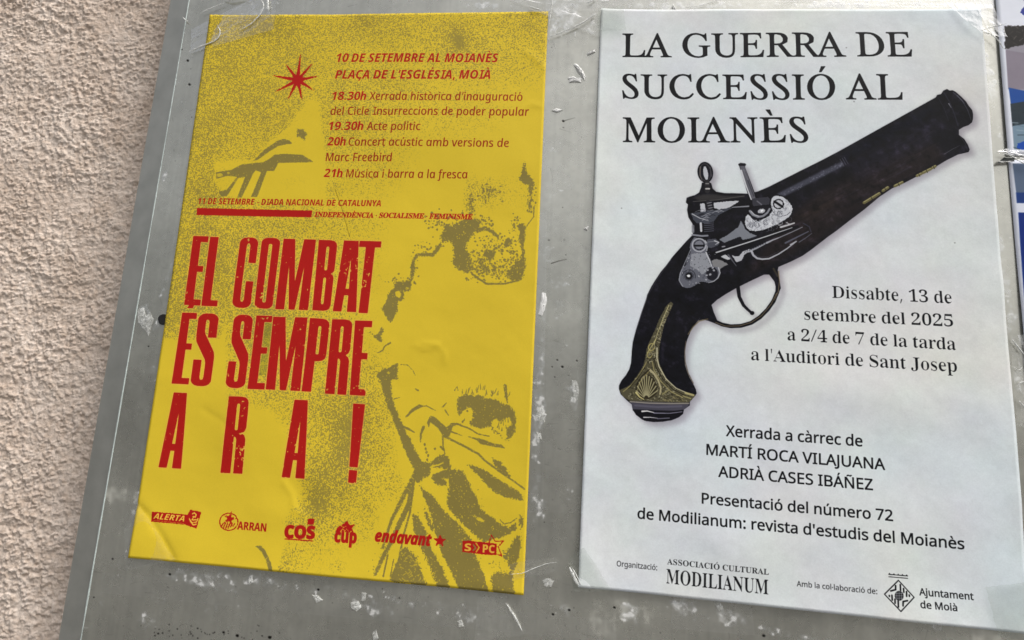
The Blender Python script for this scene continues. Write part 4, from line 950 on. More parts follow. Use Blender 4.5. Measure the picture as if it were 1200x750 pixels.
# side flange, leaning back a little, then turned to the wall
def flange():
    y0, y1 = BBOT - FW, BTOP + FW
    prof = [(XL - .0006, -.0012), (XL - .0022, -.0012), (XL - FW + .0015, -.0060), (XL - FW, -.0078), (XL - FW, Z_WALL - .002), (XL - .0006, Z_WALL - .002)]
    vs = [wpt((x, y, z)) for y in np.linspace(y0, y1, 2) for x, z in prof]
    n = len(prof)
    fs = [(i, (i + 1) % n, n + (i + 1) % n, n + i) for i in range(n)] + [tuple(range(n))[::-1], tuple(range(n, 2 * n))]
    return skew(vs, XL + .01), fs


v, f = flange()
bpart('side_frame', v, f, frame_mat)
v, f = box_vf(BRIGHT, BRIGHT + FW, BBOT - FW, BTOP + FW, Z_WALL - .002, -.001)
bpart('side_frame', v, f, frame_mat, bev=.001)
v, f = box_vf(XL + .002, BRIGHT - .0005, BTOP + .0005, BTOP + FW, Z_WALL - .002, -.001)
bpart('top_frame', v, f, frame_mat, bev=.001)
v, f = box_vf(XL + .002, BRIGHT - .0005, BBOT - FW, BBOT - .0005, Z_WALL - .002, -.001)
bpart('bottom_frame', v, f, frame_mat, bev=.001)
# bright worn lip between flange and panel: a slightly wavy bead
ys = np.linspace(BBOT, BTOP, 160)
g = np.random.default_rng(11)
wob = np.interp(ys, np.linspace(BBOT, BTOP, 40), g.normal(0, .00012, 40))
vs, fs = [], []
for i, y in enumerate(ys):
    for j in range(8):
        a = j / 8 * 2 * math.pi
        r = .00062 + wob[i]
        vs.append(wpt((XL + sh_edge * y + math.cos(a) * r, y, -.0001 + math.sin(a) * r)))
for i in range(len(ys) - 1):
    for j in range(8):
        a, b = i * 8 + j, i * 8 + (j + 1) % 8
        fs.append((a, b, b + 8, a + 8))
bpart('worn_edge', vs, fs, edge_mat, True)
c = at(191.5, 374.5)
vs = [wpt((c[0] + .0044 * math.cos(t) * (1 + .08 * math.sin(3 * t)), c[1] + .0044 * math.sin(t), z)) for z in (-.0008, .0006) for t in np.linspace(0, 2 * math.pi, 21)[:-1]]
fs = [(i, (i + 1) % 20, 20 + (i + 1) % 20, 20 + i) for i in range(20)] + [tuple(range(20, 40))]
bpart('plug', vs, fs, dark_mat)
for _x, _y in ((203, 30), (124, 480)):
    c = at(_x, _y, -.004)
    vs = [wpt((c[0] + .0006 * math.cos(t), c[1] + .0006 * math.sin(t), z)) for z in (-.006, -.0025) for t in np.linspace(0, 2 * math.pi, 11)[:-1]]
    fs = [(i, (i + 1) % 10, 10 + (i + 1) % 10, 10 + i) for i in range(10)] + [tuple(range(10, 20))]

# ------------------------------------------------------------------ the yellow poster's print
YEL, OLV, RED, TRAP = (221, 192, 50), (134, 120, 62), (176, 24, 18), (236, 180, 84)
ysh = Sheet('yellow_poster', 0, 0, 0, .297, .454915, 4800, YEL)


def paint_yellow(s):
    H, W = s.H, s.W
    g = np.random.default_rng(21)
    s.img *= (1 + (fbm(H, W, 300, 3)[..., None] - .5) * .05)
    # printed spray: how dense the olive grain lies, blob by blob (cx, cy, rx, ry, density)
    q = 4
    h4, w4 = H // q + 1, W // q + 1
    D = np.zeros((h4, w4), np.float32)
    yy, xx = np.mgrid[0:h4, 0:w4].astype(np.float32) * q

    def blob(cx, cy, rx, ry, d, ang=0, p=1.0, mode='max'):
        c = s.tx([(cx, cy)])[0]
        k = s.k(cx, cy)
        X, Y = xx - c[0], yy - c[1]
        a = math.radians(ang)
        u = (X * math.cos(a) + Y * math.sin(a)) / (rx * k)
        v = (-X * math.sin(a) + Y * math.cos(a)) / (ry * k)
        e = d * np.exp(-((u * u + v * v) ** p) * .7)
        if mode == 'max':
            np.maximum(D, e, out=D)
        else:
            D[:] = D + e * (1 - D)
    for a in [(270, 60, 60, 70, .62), (300, 30, 60, 22, .78), (240, 130, 50, 100, .60), (300, 130, 60, 60, .55), (320, 60, 70, 50, .50), (235, 225, 40, 60, .56),
              (420, 35, 110, 26, .48), (430, 25, 30, 14, .66), (540, 45, 60, 34, .42), (600, 35, 50, 26, .38), (620, 30, 24, 16, .46), (410, 120, 60, 60, .34), (400, 100, 22, 40, .42),
              (450, 100, 60, 36, .30), (560, 75, 70, 24, .30), (430, 170, 40, 50, .22), (520, 120, 60, 40, .14), (240, 300, 60, 70, .62), (220, 350, 50, 60, .60), (300, 300, 70, 60, .52),
              (350, 300, 60, 50, .30), (300, 330, 34, 60, .58), (380, 262, 50, 14, .28), (310, 380, 30, 50, .78), (350, 370, 50, 40, .34), (330, 420, 50, 60, .46), (300, 270, 70, 20, .5),
              (395, 480, 42, 46, .52), (405, 520, 30, 60, .72), (380, 560, 30, 50, .58), (372, 590, 24, 30, .60), (425, 540, 24, 34, .58), (440, 480, 20, 30, .40), (350, 480, 40, 26, .22),
              (430, 590, 10, 26, .36), (350, 608, 22, 9, .34), (420, 440, 40, 22, .26), (330, 662, 14, 16, .42), (345, 650, 16, 14, .26), (450, 560, 26, 18, .26), (395, 662, 8, 6, .2),
              (590, 225, 40, 20, .08), (572, 226, 16, 12, .34), (552, 232, 6, 18, .40), (608, 20, 40, 10, .4), (632, 46, 14, 30, .3), (345, 213, 20, 12, .36), (372, 222, 26, 12, .3),
              (330, 222, 20, 10, .24), (262, 206, 40, 30, .1)]:
        blob(*a)
    for a in [(535, 45, 9, 11, .9), (538, 52, 5, 9, .9), (412, 505, 12, 40, .6), (376, 585, 9, 24, .55)]:
        blob(*a, mode='add')
    # clean areas: the beam under the star, the arm, the body of the poster's lower left
    up = lambda P: np.array([c / q for c in [s.tx(P)]])[0]

    def cut(P, soft, keep=0.0):
        m = np.zeros((h4, w4), np.float32)
        r = fill([up(P)], w4, h4, 2)
        if r:
            a, x, y = r
            m[y:y + a.shape[0], x:x + a.shape[1]] = a
        m = blur(m, soft) if soft else m
        D[:] *= 1 - m * (1 - keep)
    cut([(361, 116), (374, 118), (380, 160), (384, 215), (384, 236), (310, 236), (262, 232), (252, 214), (252, 190), (297, 188), (312, 170), (340, 146)], 1, .12)
    cut([(150, 397), (257, 397), (266, 380), (266, 560), (340, 620), (320, 700), (140, 700)], 1, .0)
    cut([(266, 470), (320, 478), (345, 520), (358, 580), (330, 620), (250, 620), (256, 400)], 3, .1)
    cut([(470, 260), (536, 280), (530, 300), (545, 325), (610, 335), (630, 330), (625, 700), (470, 560), (455, 430), (470, 380), (480, 340)], 2, .0)
    D *= .72 + .56 * fbm(h4, w4, 22, 4, .6)
    D = np.kron(D, np.ones((q, q), np.float32))[:H, :W]
    n = g.random((H, W)).astype(np.float32)
    n = blur(n, 1) * 1.6 + n * .12
    n = (n - n.mean()) / n.std()
    u = 1 / (1 + np.exp(-1.702 * n))
    m = sstep(u, 1 - D - .16, 1 - D + .16) * sstep(D, .01, .08)
    s.put((m, 0, 0), OLV, .78)
    OT = dict(col=OLV, rough=2.0, cell=5)

    def P(pts, alpha=.97, rough=2.0, cell=5):
        s.poly(pts, OLV, alpha, rough * (1.8 if rough > 1.3 else 1.1), min(cell, 4))

    def L(pts, wd, wd2=None, rough=1.0):
        s.line(pts, wd, OLV, .96, rough, wd2)
    # cap, arm and hand at the upper left
    P([(297.3, 189.3), (310.7, 176), (325.3, 166), (333.3, 163.3), (340, 165.3), (343.3, 169), (336, 170), (326.7, 172), (314.7, 179.3), (302.7, 188)], rough=1)
    P([(272, 200), (284, 193.3), (309.3, 190.7), (316, 187), (322.7, 182), (332, 181), (354.7, 182), (368.7, 190.7), (326.7, 191.7), (322, 200.7), (313.3, 201.3), (302, 231.3), (294.7, 231.3), (306.7, 202.7),
       (300, 200), (296, 206.7), (284, 232), (278.7, 232), (281.3, 225.3), (288, 208), (280, 209.3), (266.7, 230.7), (260, 230.7), (257.3, 225.3), (266.7, 222.7), (278.7, 208),
       (268, 206.7), (254.7, 210.7), (254, 202.7), (266.7, 200.7)], rough=1)
    s.poly(ell(258.5, 206, 3.5, 2.2), YEL, .8, 1)
    s.poly(ell(268.5, 203.5, 1.6, 1.4), YEL, .7, 1)
    P([(347, 150), (353, 153), (355, 151), (358, 156), (362, 158), (358, 161), (358.5, 166.5), (352, 161), (347, 162), (350, 157)], rough=1.5, cell=3)
    L([(328, 157.5), (336, 148)], 1, .5)
    # head with beard and long chain of shadow, right of the dates
    P([(524, 261), (530, 266), (540, 259), (552, 256), (564, 260), (560, 270), (552, 278), (546, 290), (552, 302), (554, 318), (548, 321), (536, 316), (530, 309), (533, 298), (530, 286), (526, 283), (520, 285),
       (516, 280), (520, 270)], rough=3, cell=6)
    L([(516, 288), (508, 299), (490, 299), (486, 304), (483, 314), (483, 328)], 4.5, 3, 2.5)
    P([(460, 338), (466, 332), (474, 331), (482, 326), (482, 336), (478, 342), (470, 338)], rough=3)
    P([(610, 270), (616, 272), (614, 286), (616, 314), (612, 328), (600, 330), (594, 320), (600, 312), (610, 304), (612, 294), (608, 280)], rough=2.5)
    L([(554, 322), (570, 333), (592, 333), (608, 329)], 2.4, 2, 1)
    P(ell(574, 299, 7.5, 5.5), rough=3)
    L([(560, 271), (568, 268), (576, 271), (584, 278)], 5, 3, 2.5)
    P(ell(596, 284, 4, 4.5), rough=3)
    P(ell(612, 268, 4, 6), rough=3)
    g2 = random.Random(9)
    for cx, cy, rx, ry, n_ in [(560, 310, 14, 22, 150), (582, 318, 22, 13, 200), (572, 290, 20, 16, 90), (600, 296, 10, 22, 70), (566, 262, 16, 10, 60), (552, 240, 5, 16, 40), (572, 226, 18, 12, 60), (604, 265, 8, 14, 40),
                               (516, 262, 10, 14, 30), (500, 292, 14, 8, 30), (484, 318, 5, 18, 30), (540, 262, 22, 14, 70), (622, 235, 5, 18, 40), (470, 330, 16, 8, 30), (508, 258, 9, 7, 20), (590, 288, 14, 12, 50)]:
        for _ in range(n_):
            x, y = g2.gauss(cx, rx * .5), g2.gauss(cy, ry * .5)
            if y > 333 or (cy > 280 and x > 618):
                continue
            r = g2.uniform(.4, 1.7)
            s.poly(ell(x, y, r, r * g2.uniform(.5, 1), g2.random() * 3, 7), OLV, .95)
    for cx, cy, rx, ry, n_ in [(556, 300, 8, 14, 40), (542, 272, 8, 10, 14), (584, 322, 14, 6, 30), (606, 318, 6, 8, 10)]:
        for _ in range(n_):
            x, y = g2.gauss(cx, rx * .5), g2.gauss(cy, ry * .5)
            r = g2.uniform(.4, 1.1)
            s.poly(ell(x, y, r, r * .7, g2.random() * 3, 7), YEL, .9)
    P([(614, 188), (617, 202), (626, 214), (628, 221), (616, 216), (608, 212), (611, 204), (613, 196)], rough=2.5)
    P([(619, 216), (625, 220), (623, 232), (620, 226)], rough=2.5)
    P([(618, 236), (623, 238), (622, 246), (619, 244)], rough=2)
    L([(626, 242), (625.5, 255), (620, 262), (614, 270)], 1.4, 1, .8)
    P([(464.7, 332.7), (482, 330), (481.3, 340.7), (475.3, 342.7), (473, 341), (474, 351.3), (467.3, 354), (466, 364.7), (458.7, 379.3), (455.3, 375.3), (447.3, 362), (452.7, 355.3), (455.3, 344.7), (462, 338)], rough=1.5)
    s.poly([(463.5, 342), (468, 341), (471, 345), (468.7, 350), (464, 347)], YEL, 1, 1)
    s.poly(ell(477.5, 338.5, 2, 1.6), YEL, .8, 1)
    P([(432.7, 388), (436, 390), (440.7, 394), (445, 390), (446.5, 384), (449, 384), (450.7, 388.7), (447.3, 394), (448.7, 402.7), (442, 398), (435, 391.3)], rough=1.5)
    L([(458, 402), (451.3, 406), (448.7, 411.3), (442.7, 414)], 2, 1.2, .6)
    # the figure with the raised arm
    P([(467.3, 425.6), (458, 429.3), (444, 436.8), (442, 440.5), (446.8, 448), (452.4, 470.4), (465.5, 504), (474.8, 528.3), (486, 550.7), (484, 556), (484, 560), (490, 566), (504.7, 556), (505, 543), (495.4, 541.4),
       (486, 526.4), (480.4, 513.4), (473, 500.3), (464.5, 479.8), (459.9, 464.8), (458, 446), (467.3, 444.3), (465.5, 438), (467, 432)], rough=1.4)
    s.poly(ell(455.5, 437, 1.6, 1.6), YEL, .8, .8)
    L([(470, 427.5), (478, 428), (484, 434), (487, 440)], 1.0, .6, .5)
    L([(462, 468), (471, 465)], 1.6, .8, .6)
    L([(487, 456), (491, 458)], 1.4)
    P([(474.8, 489), (482.3, 479.8), (491.6, 474), (501, 476), (495.4, 477), (486, 481.6), (477.6, 489)], rough=.8)
    L([(500, 475.5), (511, 481.6)], 1.6, .8, .5)
    P([(504.7, 487), (510, 489), (523.4, 501), (530.8, 495.6), (542, 496.6), (531, 499.4), (527, 511.5), (520.6, 513.4), (514, 502), (504.7, 494.7), (502.8, 502), (500.5, 494.7)], rough=.8)
    L([(497, 500.3), (493.5, 507.8), (493, 518)], 3.4, 1.5, .8)
    L([(473, 500.5), (480, 503), (486, 507)], 3, 1.5, .8)
    P([(536.4, 465.8), (545.8, 462), (553, 464), (560.7, 463.8), (570, 467), (579.4, 467.6), (588.7, 473), (598, 476), (603, 483), (605.5, 492.8), (603, 502), (598, 490), (592, 489), (588.7, 494.7), (580, 491), (577.5, 493),
       (576, 500), (585, 508), (592, 515), (594.3, 518), (588.7, 513.4), (573.8, 500), (564.4, 502.5), (556, 500), (549.5, 496.6), (553, 493), (555, 489), (554, 479.8), (547.6, 477), (542, 481.6), (538.3, 489), (536, 479.8)], rough=1.6, cell=4)
    P([(594, 505), (599, 497), (604, 497), (603.7, 507.8), (597, 514), (594, 518)], rough=2.5, cell=3)
    for i in range(34):
        x = g2.uniform(538, 598)
        y = 463 - g2.uniform(0, 9) * (1 - abs(x - 568) / 60) + abs(x - 560) * .12
        L([(x, y), (x + g2.uniform(-1.5, 2.5), y - g2.uniform(2, 6))], g2.uniform(.7, 1.4), .5, 0)
    for i in range(26):
        x = g2.uniform(576, 602)
        y = g2.uniform(488, 508)
        L([(x, y), (x + g2.uniform(-1, 3), y - g2.uniform(2, 6))], g2.uniform(.7, 1.8), .5, 0)
    L([(592, 452), (593.5, 464), (595, 472)], 4, 1.5, 1.2)
    L([(533, 458), (536, 453), (537, 458)], 1.2, .8, .4)
    L([(542, 495), (545, 491)], 2.2, 1.2, .5)
    L([(519, 477), (524, 472)], 1.8, .8, .5)
    L([(522, 481), (526, 487)], 1.8, 1, .5)
    P(ell(548, 482, 1.4, 1.2), rough=.5)
    L([(529, 497), (534.6, 496.6), (549.5, 502), (560.7, 508.7), (573.8, 511.5)], 2.4, 1.2, .7)
    L([(529, 506), (542, 510.6)], 2, 1, .6)
    P([(547, 511), (553.3, 512.4), (564.4, 514.3), (579.4, 520), (588, 521), (592.5, 525.6), (579.4, 523.6), (564.4, 520.8), (558.9, 516)], rough=1)
    L([(521.5, 511.5), (542, 521.8), (560.7, 532), (568, 539.5), (585, 552), (598, 561), (615, 573)], 2.6, 2, .8)
    P([(575.7, 536.7), (583, 539), (590, 545), (596, 552), (599, 560), (592, 558), (584, 550), (578, 543)], rough=2)
    L([(519, 512), (519.6, 522.7), (521.5, 532)], 2, 1.2, .8)
    L([(517, 524), (521, 528)], 3, 2, .8)
    for x, y in [(499, 526), (500, 530), (502, 534), (501, 539), (510, 526), (498, 521)]:
        P(ell(x, y, 1.4, 1.8), rough=.8)
    P([(504.7, 542), (510, 537), (515, 533), (522, 533), (526, 537), (529, 547), (531, 556), (530, 562), (518, 560), (505, 563), (508, 556), (518, 553), (520, 549), (512, 548), (506, 547)], rough=1.4)
    s.line([(507, 546), (514, 545), (520, 542)], 2.2, YEL, .9, .8, 1)
    s.line([(508, 552), (518, 551), (524, 550)], 1.8, YEL, .8, .8, 1)
    # robe and folds
    L([(487, 556), (474, 580), (459, 610), (454, 626), (449, 642)], 5, 2.5, 2.2)
    L([(484, 562), (480, 590), (468.4, 614.6), (460, 633.8), (449, 653), (440.7, 672)], 6.5, 4, 2.5)
    L([(484, 575), (481, 600), (474, 625), (468, 655), (460, 676)], 2.6, 2, 1.4)
    L([(455, 650), (450, 675)], 2, 2, 1.2)
    L([(462, 655), (458, 676)], 1.4, 1.4, 1.2)
    P([(474.8, 640), (481, 645), (487.6, 651), (494, 668), (501, 686), (457.7, 680.7), (462, 668), (466, 656)], rough=2.2)
    P([(483.3, 599.7), (491.8, 608), (500.4, 625.3), (504.6, 640), (519.6, 668), (528, 689), (513, 687), (500.4, 655), (491.8, 638), (485.4, 621)], rough=2.2)
    P([(491, 567), (500, 576), (506.8, 580.5), (521.7, 600), (538.7, 614.6), (553.7, 633.8), (558, 651), (568.6, 676.5), (572.5, 694), (538.7, 690), (528, 668), (517.4, 646.6), (511, 625), (504.6, 601.8), (498, 584.8)], rough=1.8)
    P([(496, 592), (500, 598), (510, 622), (506, 622), (498, 604)], rough=3)
    P([(526, 556), (531, 549), (543, 552.8), (549.4, 565.6), (558, 582.6), (566.5, 600), (579.3, 608), (592, 618), (599, 616.8), (604, 610), (606, 620), (590, 629.6), (577, 632.5), (566.5, 634.8), (549.4, 621), (532.3, 603),
       (523.8, 593.3), (526, 572)], rough=2.4)
    P([(547.3, 544.3), (558, 546.4), (572, 553), (583.5, 561.3), (598, 570), (609, 577), (615.5, 587), (603, 585), (592, 582.6), (577, 575), (566.5, 563.5), (556, 553)], rough=1.6)
    P([(506, 560), (515, 558), (524, 564), (523, 570), (512, 568)], rough=1.6)
    P([(598.4, 640), (603, 631), (610, 624), (611, 640), (608, 652), (606, 661), (600.6, 674), (597, 662), (590, 651)], rough=2.2)
    P([(575, 676.5), (583.5, 668), (592, 672), (600.4, 670), (604, 697), (579.3, 694.5)], rough=2.4)
    P([(609, 602), (613, 606), (612, 622), (609, 612)], rough=2)
    s.poly(ell(563, 609, 5, 2, .4), YEL, .9, 1.5)
    L([(586, 609), (591, 614), (599, 612), (606, 607)], 1.4, 1, .8)
    for _ in range(420):                                 # ragged crumbs along the folds
        a, b = g2.choice([((526, 556), (548, 600)), ((548, 560), (572, 604)), ((504, 590), (512, 625)), ((540, 620), (560, 660)), ((575, 660), (600, 675)), ((483, 560), (470, 600)), ((455, 620), (440, 672)),
                          ((590, 640), (606, 670)), ((500, 655), (512, 684)), ((530, 560), (560, 612)), ((484, 600), (500, 640))])
        t = g2.random()
        x, y = a[0] + (b[0] - a[0]) * t + g2.gauss(0, 3.2), a[1] + (b[1] - a[1]) * t + g2.gauss(0, 3)
        r = g2.uniform(.35, 1.2)
        s.poly(ell(x, y, r, r * .6, g2.random() * 3, 7), OLV if g2.random() < .6 else YEL, .85)
    for _ in range(70):
        x, y = g2.uniform(470, 498), g2.uniform(650, 684)
        L([(x, y), (x + g2.uniform(-3, 3), y + g2.uniform(-3, 3))], .8, .5, 0) if g2.random() < .3 else s.line([(x, y), (x + g2.uniform(-4, 4), y + g2.uniform(-3, 3))], .8, YEL, .6)
    P([(300.3, 639.6), (306.7, 638.7), (312, 644), (315.8, 651.5), (319.5, 660), (321.5, 668.5), (316.8, 668), (314, 657), (308, 646)], rough=.8)
    # solid green-grey printed strip behind the second line
    s.poly([(300, 372), (322, 372), (316, 440), (296, 440)], (118, 118, 36), .35, 3, 6)

    # the olive ink is broken by fine grain, most of all where a shape thins out
    dist = np.abs(s.img - np.array(OLV, np.float32) / 255).sum(-1)
    ol = sstep(dist, .22, .05)
    thin_ = 1 - sstep(blur(ol, 8), .45, .98)
    gr = blur(g.random((H, W)).astype(np.float32), 1)
    gr = (gr - gr.mean()) / gr.std()
    s.put((ol * sstep(gr - 1.9 + .5 * thin_, -.1, .3), 0, 0), YEL, .75)
    ring_ = blur(ol, 7) * (1 - ol)
    s.put((sstep(ring_, .2, .6) * sstep(gr, 1.2, 1.7), 0, 0), OLV, .7)

    # ---- lettering
    hl = (TRAP, 5.5, .55)
    kw = dict(col=RED)
    s.text('10 DE SETEMBRE AL MOIANÈS', (394.9, 73.3), (584, 74), 10.1, 'bital', grow=0, slant=-.03, **kw)
    s.text("PLAÇA DE L'ESGLÉSIA, MOIÀ", (392.9, 93), (574.7, 93.6), 10.1, 'bital', slant=-.03, **kw)
    rows = [('18.30h', 390, 118, 429.8, 118.3, 1), ("Xerrada històrica d'inauguració", 433.3, 118.2, 612.8, 119.2, 0), ('del Cicle Insurreccions de poder popular', 388.3, 135.6, 620.8, 136.6, 0),
            ('19.30h', 386.2, 153.2, 426.5, 153.6, 1), ('Acte polític', 430.2, 153.6, 494, 153.9, 0), ('20h', 384, 171.2, 405.8, 171.5, 1), ('Concert acústic amb versions de', 409.4, 171.5, 597, 173.3, 0),
            ('Marc Freebird', 382.2, 189.3, 461, 190, 0), ('21h', 379.8, 208, 402, 208.5, 1), ('Música i barra a la fresca', 406, 208.5, 548.8, 209.9, 0)]
    for t, x0, y0, x1, y1, b in rows:
        if b:
            s.text(t, (x0, y0), (x1, y1), 9.6, 'bital', slant=-.09, **kw)
        else:
            s.text(t, (x0, y0), (x1, y1), 9.4, 'ital', slant=-.15, grow=.7, col=(150, 34, 16))
    s.text('11 DE SETEMBRE - DIADA NACIONAL DE CATALUNYA', (233.2, 239.6), (446.8, 242.4), 7.0, 'bital', slant=-.09, **kw)
    s.poly([(232, 244.2), (366.7, 247.2), (365.6, 255.2), (231.2, 252.6)], RED, 1, .8)
    s.text('INDEPENDÈNCIA · SOCIALISME · FEMINISME', (369, 254.6), (553.2, 257.6), 6.2, 'serif', slant=.16, grow=1.2, **kw)

    # headline: tall condensed capitals, each drawn in its own slanted box
    def rr(x0, y0, x1, y1, r0, r1=None, n=6, tl=True, tr=True, br=True, bl=True):
        """box with rounded corners in unit space"""
        ry = r1 if r1 is not None else r0
        out = []
        for on, cx, cy, a0 in ((tl, x0 + r0, y0 + ry, math.pi), (tr, x1 - r0, y0 + ry, 1.5 * math.pi), (br, x1 - r0, y1 - ry, 0), (bl, x0 + r0, y1 - ry, .5 * math.pi)):
            if on:
                for t in np.linspace(a0, a0 + math.pi / 2, n):
                    out.append((cx + r0 * math.cos(t), cy + ry * math.sin(t)))
            else:
                out.append((x0 if cx < (x0 + x1) / 2 else x1, y0 if cy < (y0 + y1) / 2 else y1))
        return out
    S_, B_ = .46, .085                                     # stem and bar, as shares of the box
    hole = lambda x0, y0, x1, y1: rr(x0, y0, x1, y1, (x1 - x0) * .42, .022)[::-1]
    LET = {
        'E': [[(0, 0), (1, 0), (1, B_), (.54, B_), (.54, .43), (.9, .43), (.9, .515), (.54, .515), (.54, 1 - B_), (1, 1 - B_), (1, 1), (0, 1)]],
        'L': [[(0, 0), (.54, 0), (.54, 1 - B_), (1, 1 - B_), (1, 1), (0, 1)]],
        'T': [[(0, 0), (1, 0), (1, B_), (.73, B_), (.73, 1), (.32, 1), (.32, B_), (0, B_)]],
        'O': [rr(0, 0, 1, 1, .36, .07), hole(.40, .085, .60, .915)],
        'C': [rr(0, 0, 1, .36, .36, .07, bl=False, br=False) + [], ],
        'S': [], 'B': [], 'P': [], 'R': [], 'A': [], 'M': [], '!': []}
    C = [(1, .36), (.60, .36), (.60, .12), (.56, .09), (.5, .082), (.44, .09), (.40, .12), (.40, .88), (.44, .91), (.5, .918), (.56, .91), (.60, .88), (.60, .62), (1, .62)]
    arcb = [(1, .93), (.93, .965), (.8, .99), (.64, 1), (.36, 1), (.2, .99), (.07, .965), (0, .93)]
    arct = [(0, .07), (.07, .035), (.2, .01), (.36, 0), (.64, 0), (.8, .01), (.93, .035), (1, .07)]
    LET['C'] = [C + arcb + arct]
    LET['S'] = [arct + [(1, .33), (.58, .33), (.58, .12), (.54, .09), (.48, .085), (.42, .09), (.40, .12), (.40, .24), (.45, .29), (.86, .48), (.96, .53), (1, .60)] + arcb +
                [(0, .64), (.40, .64), (.40, .88), (.44, .91), (.5, .915), (.57, .91), (.60, .88), (.60, .68), (.55, .63), (.14, .44), (.04, .39), (0, .33)]]
    LET['P'] = [[(0, 0), (.62, 0), (.82, .01), (.95, .04), (1, .08), (1, .50), (.95, .545), (.82, .57), (.62, .58), (.46, .58), (.46, 1), (0, 1)], hole(.46, .10, .62, .49)]
    LET['B'] = [[(0, 0), (.62, 0), (.84, .01), (.96, .04), (1, .08), (1, .42), (.93, .46), (.80, .475), (.93, .49), (1, .53), (1, .92), (.95, .965), (.82, .99), (.62, 1), (0, 1)],
                hole(.44, .09, .60, .43), hole(.44, .53, .60, .91)]
    LET['R'] = [[(0, 0), (.62, 0), (.84, .01), (.96, .04), (1, .08), (1, .40), (.93, .45), (.80, .475), (.93, .50), (1, .55), (1, 1), (.58, 1), (.58, .56), (.54, .53), (.45, .52), (.45, 1), (0, 1)], hole(.45, .09, .60, .44)]
    LET['A'] = [[(.10, 0), (.74, 0), (1, 1), (.60, 1), (.58, .77), (.40, .77), (.36, 1), (0, 1)], [(.50, .22), (.42, .68), (.57, .68)][::-1]]
    LET['M'] = [[(0, 0), (.36, 0), (.50, .62), (.64, 0), (1, 0), (1, 1), (.72, 1), (.74, .34), (.59, 1), (.41, 1), (.26, .34), (.27, 1), (0, 1)]]
    LET['!'] = [[(0, 0), (1, 0), (.92, .80), (.10, .80)], [(.1, .84), (.92, .84), (.92, 1), (.1, 1)]]
    z = lambda ox, oy, *p: [(ox + x / 4.2857, oy + y / 4.2857) for x, y in p]
    q1 = lambda *p: z(180, 260, *p)
    q2 = lambda *p: z(180, 400, *p)
    jobs = [('E', q1((203, 73), (280, 75), (237, 422), (157, 418))), ('L', q1((288, 77), (367, 79), (322, 426), (243, 423))), ('C', q1((440, 78), (531, 82), (488, 436), (396, 430))),
            ('O', q1((548, 80), (640, 84), (598, 440), (508, 434))), ('M', q1((655, 86), (817, 91), (778, 445), (614, 440))), ('B', q1((832, 92), (926, 95), (888, 450), (800, 445))),
            ('A', q1((947, 95), (1062, 98), (1020, 455), (903, 450))), ('T', q1((1037, 97), (1147, 101), (1107, 462), (997, 457))),
            ('E', q1((148, 457), (222, 459), (180, 817), (95, 813))), ('S', q1((232, 460), (333, 463), (290, 828), (188, 823))), ('S', q1((410, 467), (505, 470), (463, 838), (365, 833))),
            ('E', q1((520, 472), (600, 474), (562, 843), (478, 840))), ('M', [(321, 371.5), (361, 372.5), (352.7, 458.5), (312.7, 456.5)]), ('P', [(364, 373), (387.5, 374.5), (378, 460), (354.5, 458.8)]),
            ('R', [(390, 374.5), (414, 375), (406.2, 463), (381.6, 461.5)]), ('E', [(416.8, 376), (437, 376.5), (428.5, 464), (410.4, 463)]),
            ('A', q2((96, 257), (200, 262), (143, 640), (30, 632))), ('R', q2((385, 277), (487, 280), (450, 665), (340, 660))), ('A', q2((703, 293), (806, 299), (762, 690), (648, 682))),
            ('!', q2((1005, 313), (1064, 317), (1024, 713), (976, 708)))]
    Hm = np.zeros((H, W), np.float32)
    halo = np.zeros((H, W), np.float32)
    for ch, qd in jobs:
        a, b, c, d = [np.array(v) for v in qd]
        cs = []
        for cc in LET[ch]:
            cc = np.array(cc, float)
            u, v = cc[:, :1], cc[:, 1:]
            pt = (a * (1 - u) + b * u) * (1 - v) + (d * (1 - u) + c * u) * v
            cs.append(s.tx(pt))
        # holes: even-odd by subtracting the later contours
        m0 = fill(cs[:1], W, H)
        A, x, y = m0
        for ex in cs[1:]:
            e = fill([ex], W, H)
            if ch == '!':
                t = np.zeros_like(halo[y:y + A.shape[0] + 0, x:x + A.shape[1]])
                Hm[e[2]:e[2] + e[0].shape[0], e[1]:e[1] + e[0].shape[1]] = np.maximum(Hm[e[2]:e[2] + e[0].shape[0], e[1]:e[1] + e[0].shape[1]], e[0])
            else:
                yy0, xx0 = e[2] - y, e[1] - x
                A[yy0:yy0 + e[0].shape[0], xx0:xx0 + e[0].shape[1]] *= 1 - e[0]
        sl = np.s_[y:y + A.shape[0], x:x + A.shape[1]]
        Hm[sl] = np.maximum(Hm[sl], A)
    mm = fill([s.tx([(220, 361.5), (227, 361.5), (229, 356), (224, 356)])], W, H)
    Hm[mm[2]:mm[2] + mm[0].shape[0], mm[1]:mm[1] + mm[0].shape[1]] = np.maximum(Hm[mm[2]:mm[2] + mm[0].shape[0], mm[1]:mm[1] + mm[0].shape[1]], mm[0])
    halo = sstep(blur(Hm, 3), .04, .25)
    s.put((halo, 0, 0), TRAP, .6)
    wear = sstep(fbm(H, W, 9, 3, .7), .66, .70) * .9
    mask = np.zeros((H, W), np.float32)
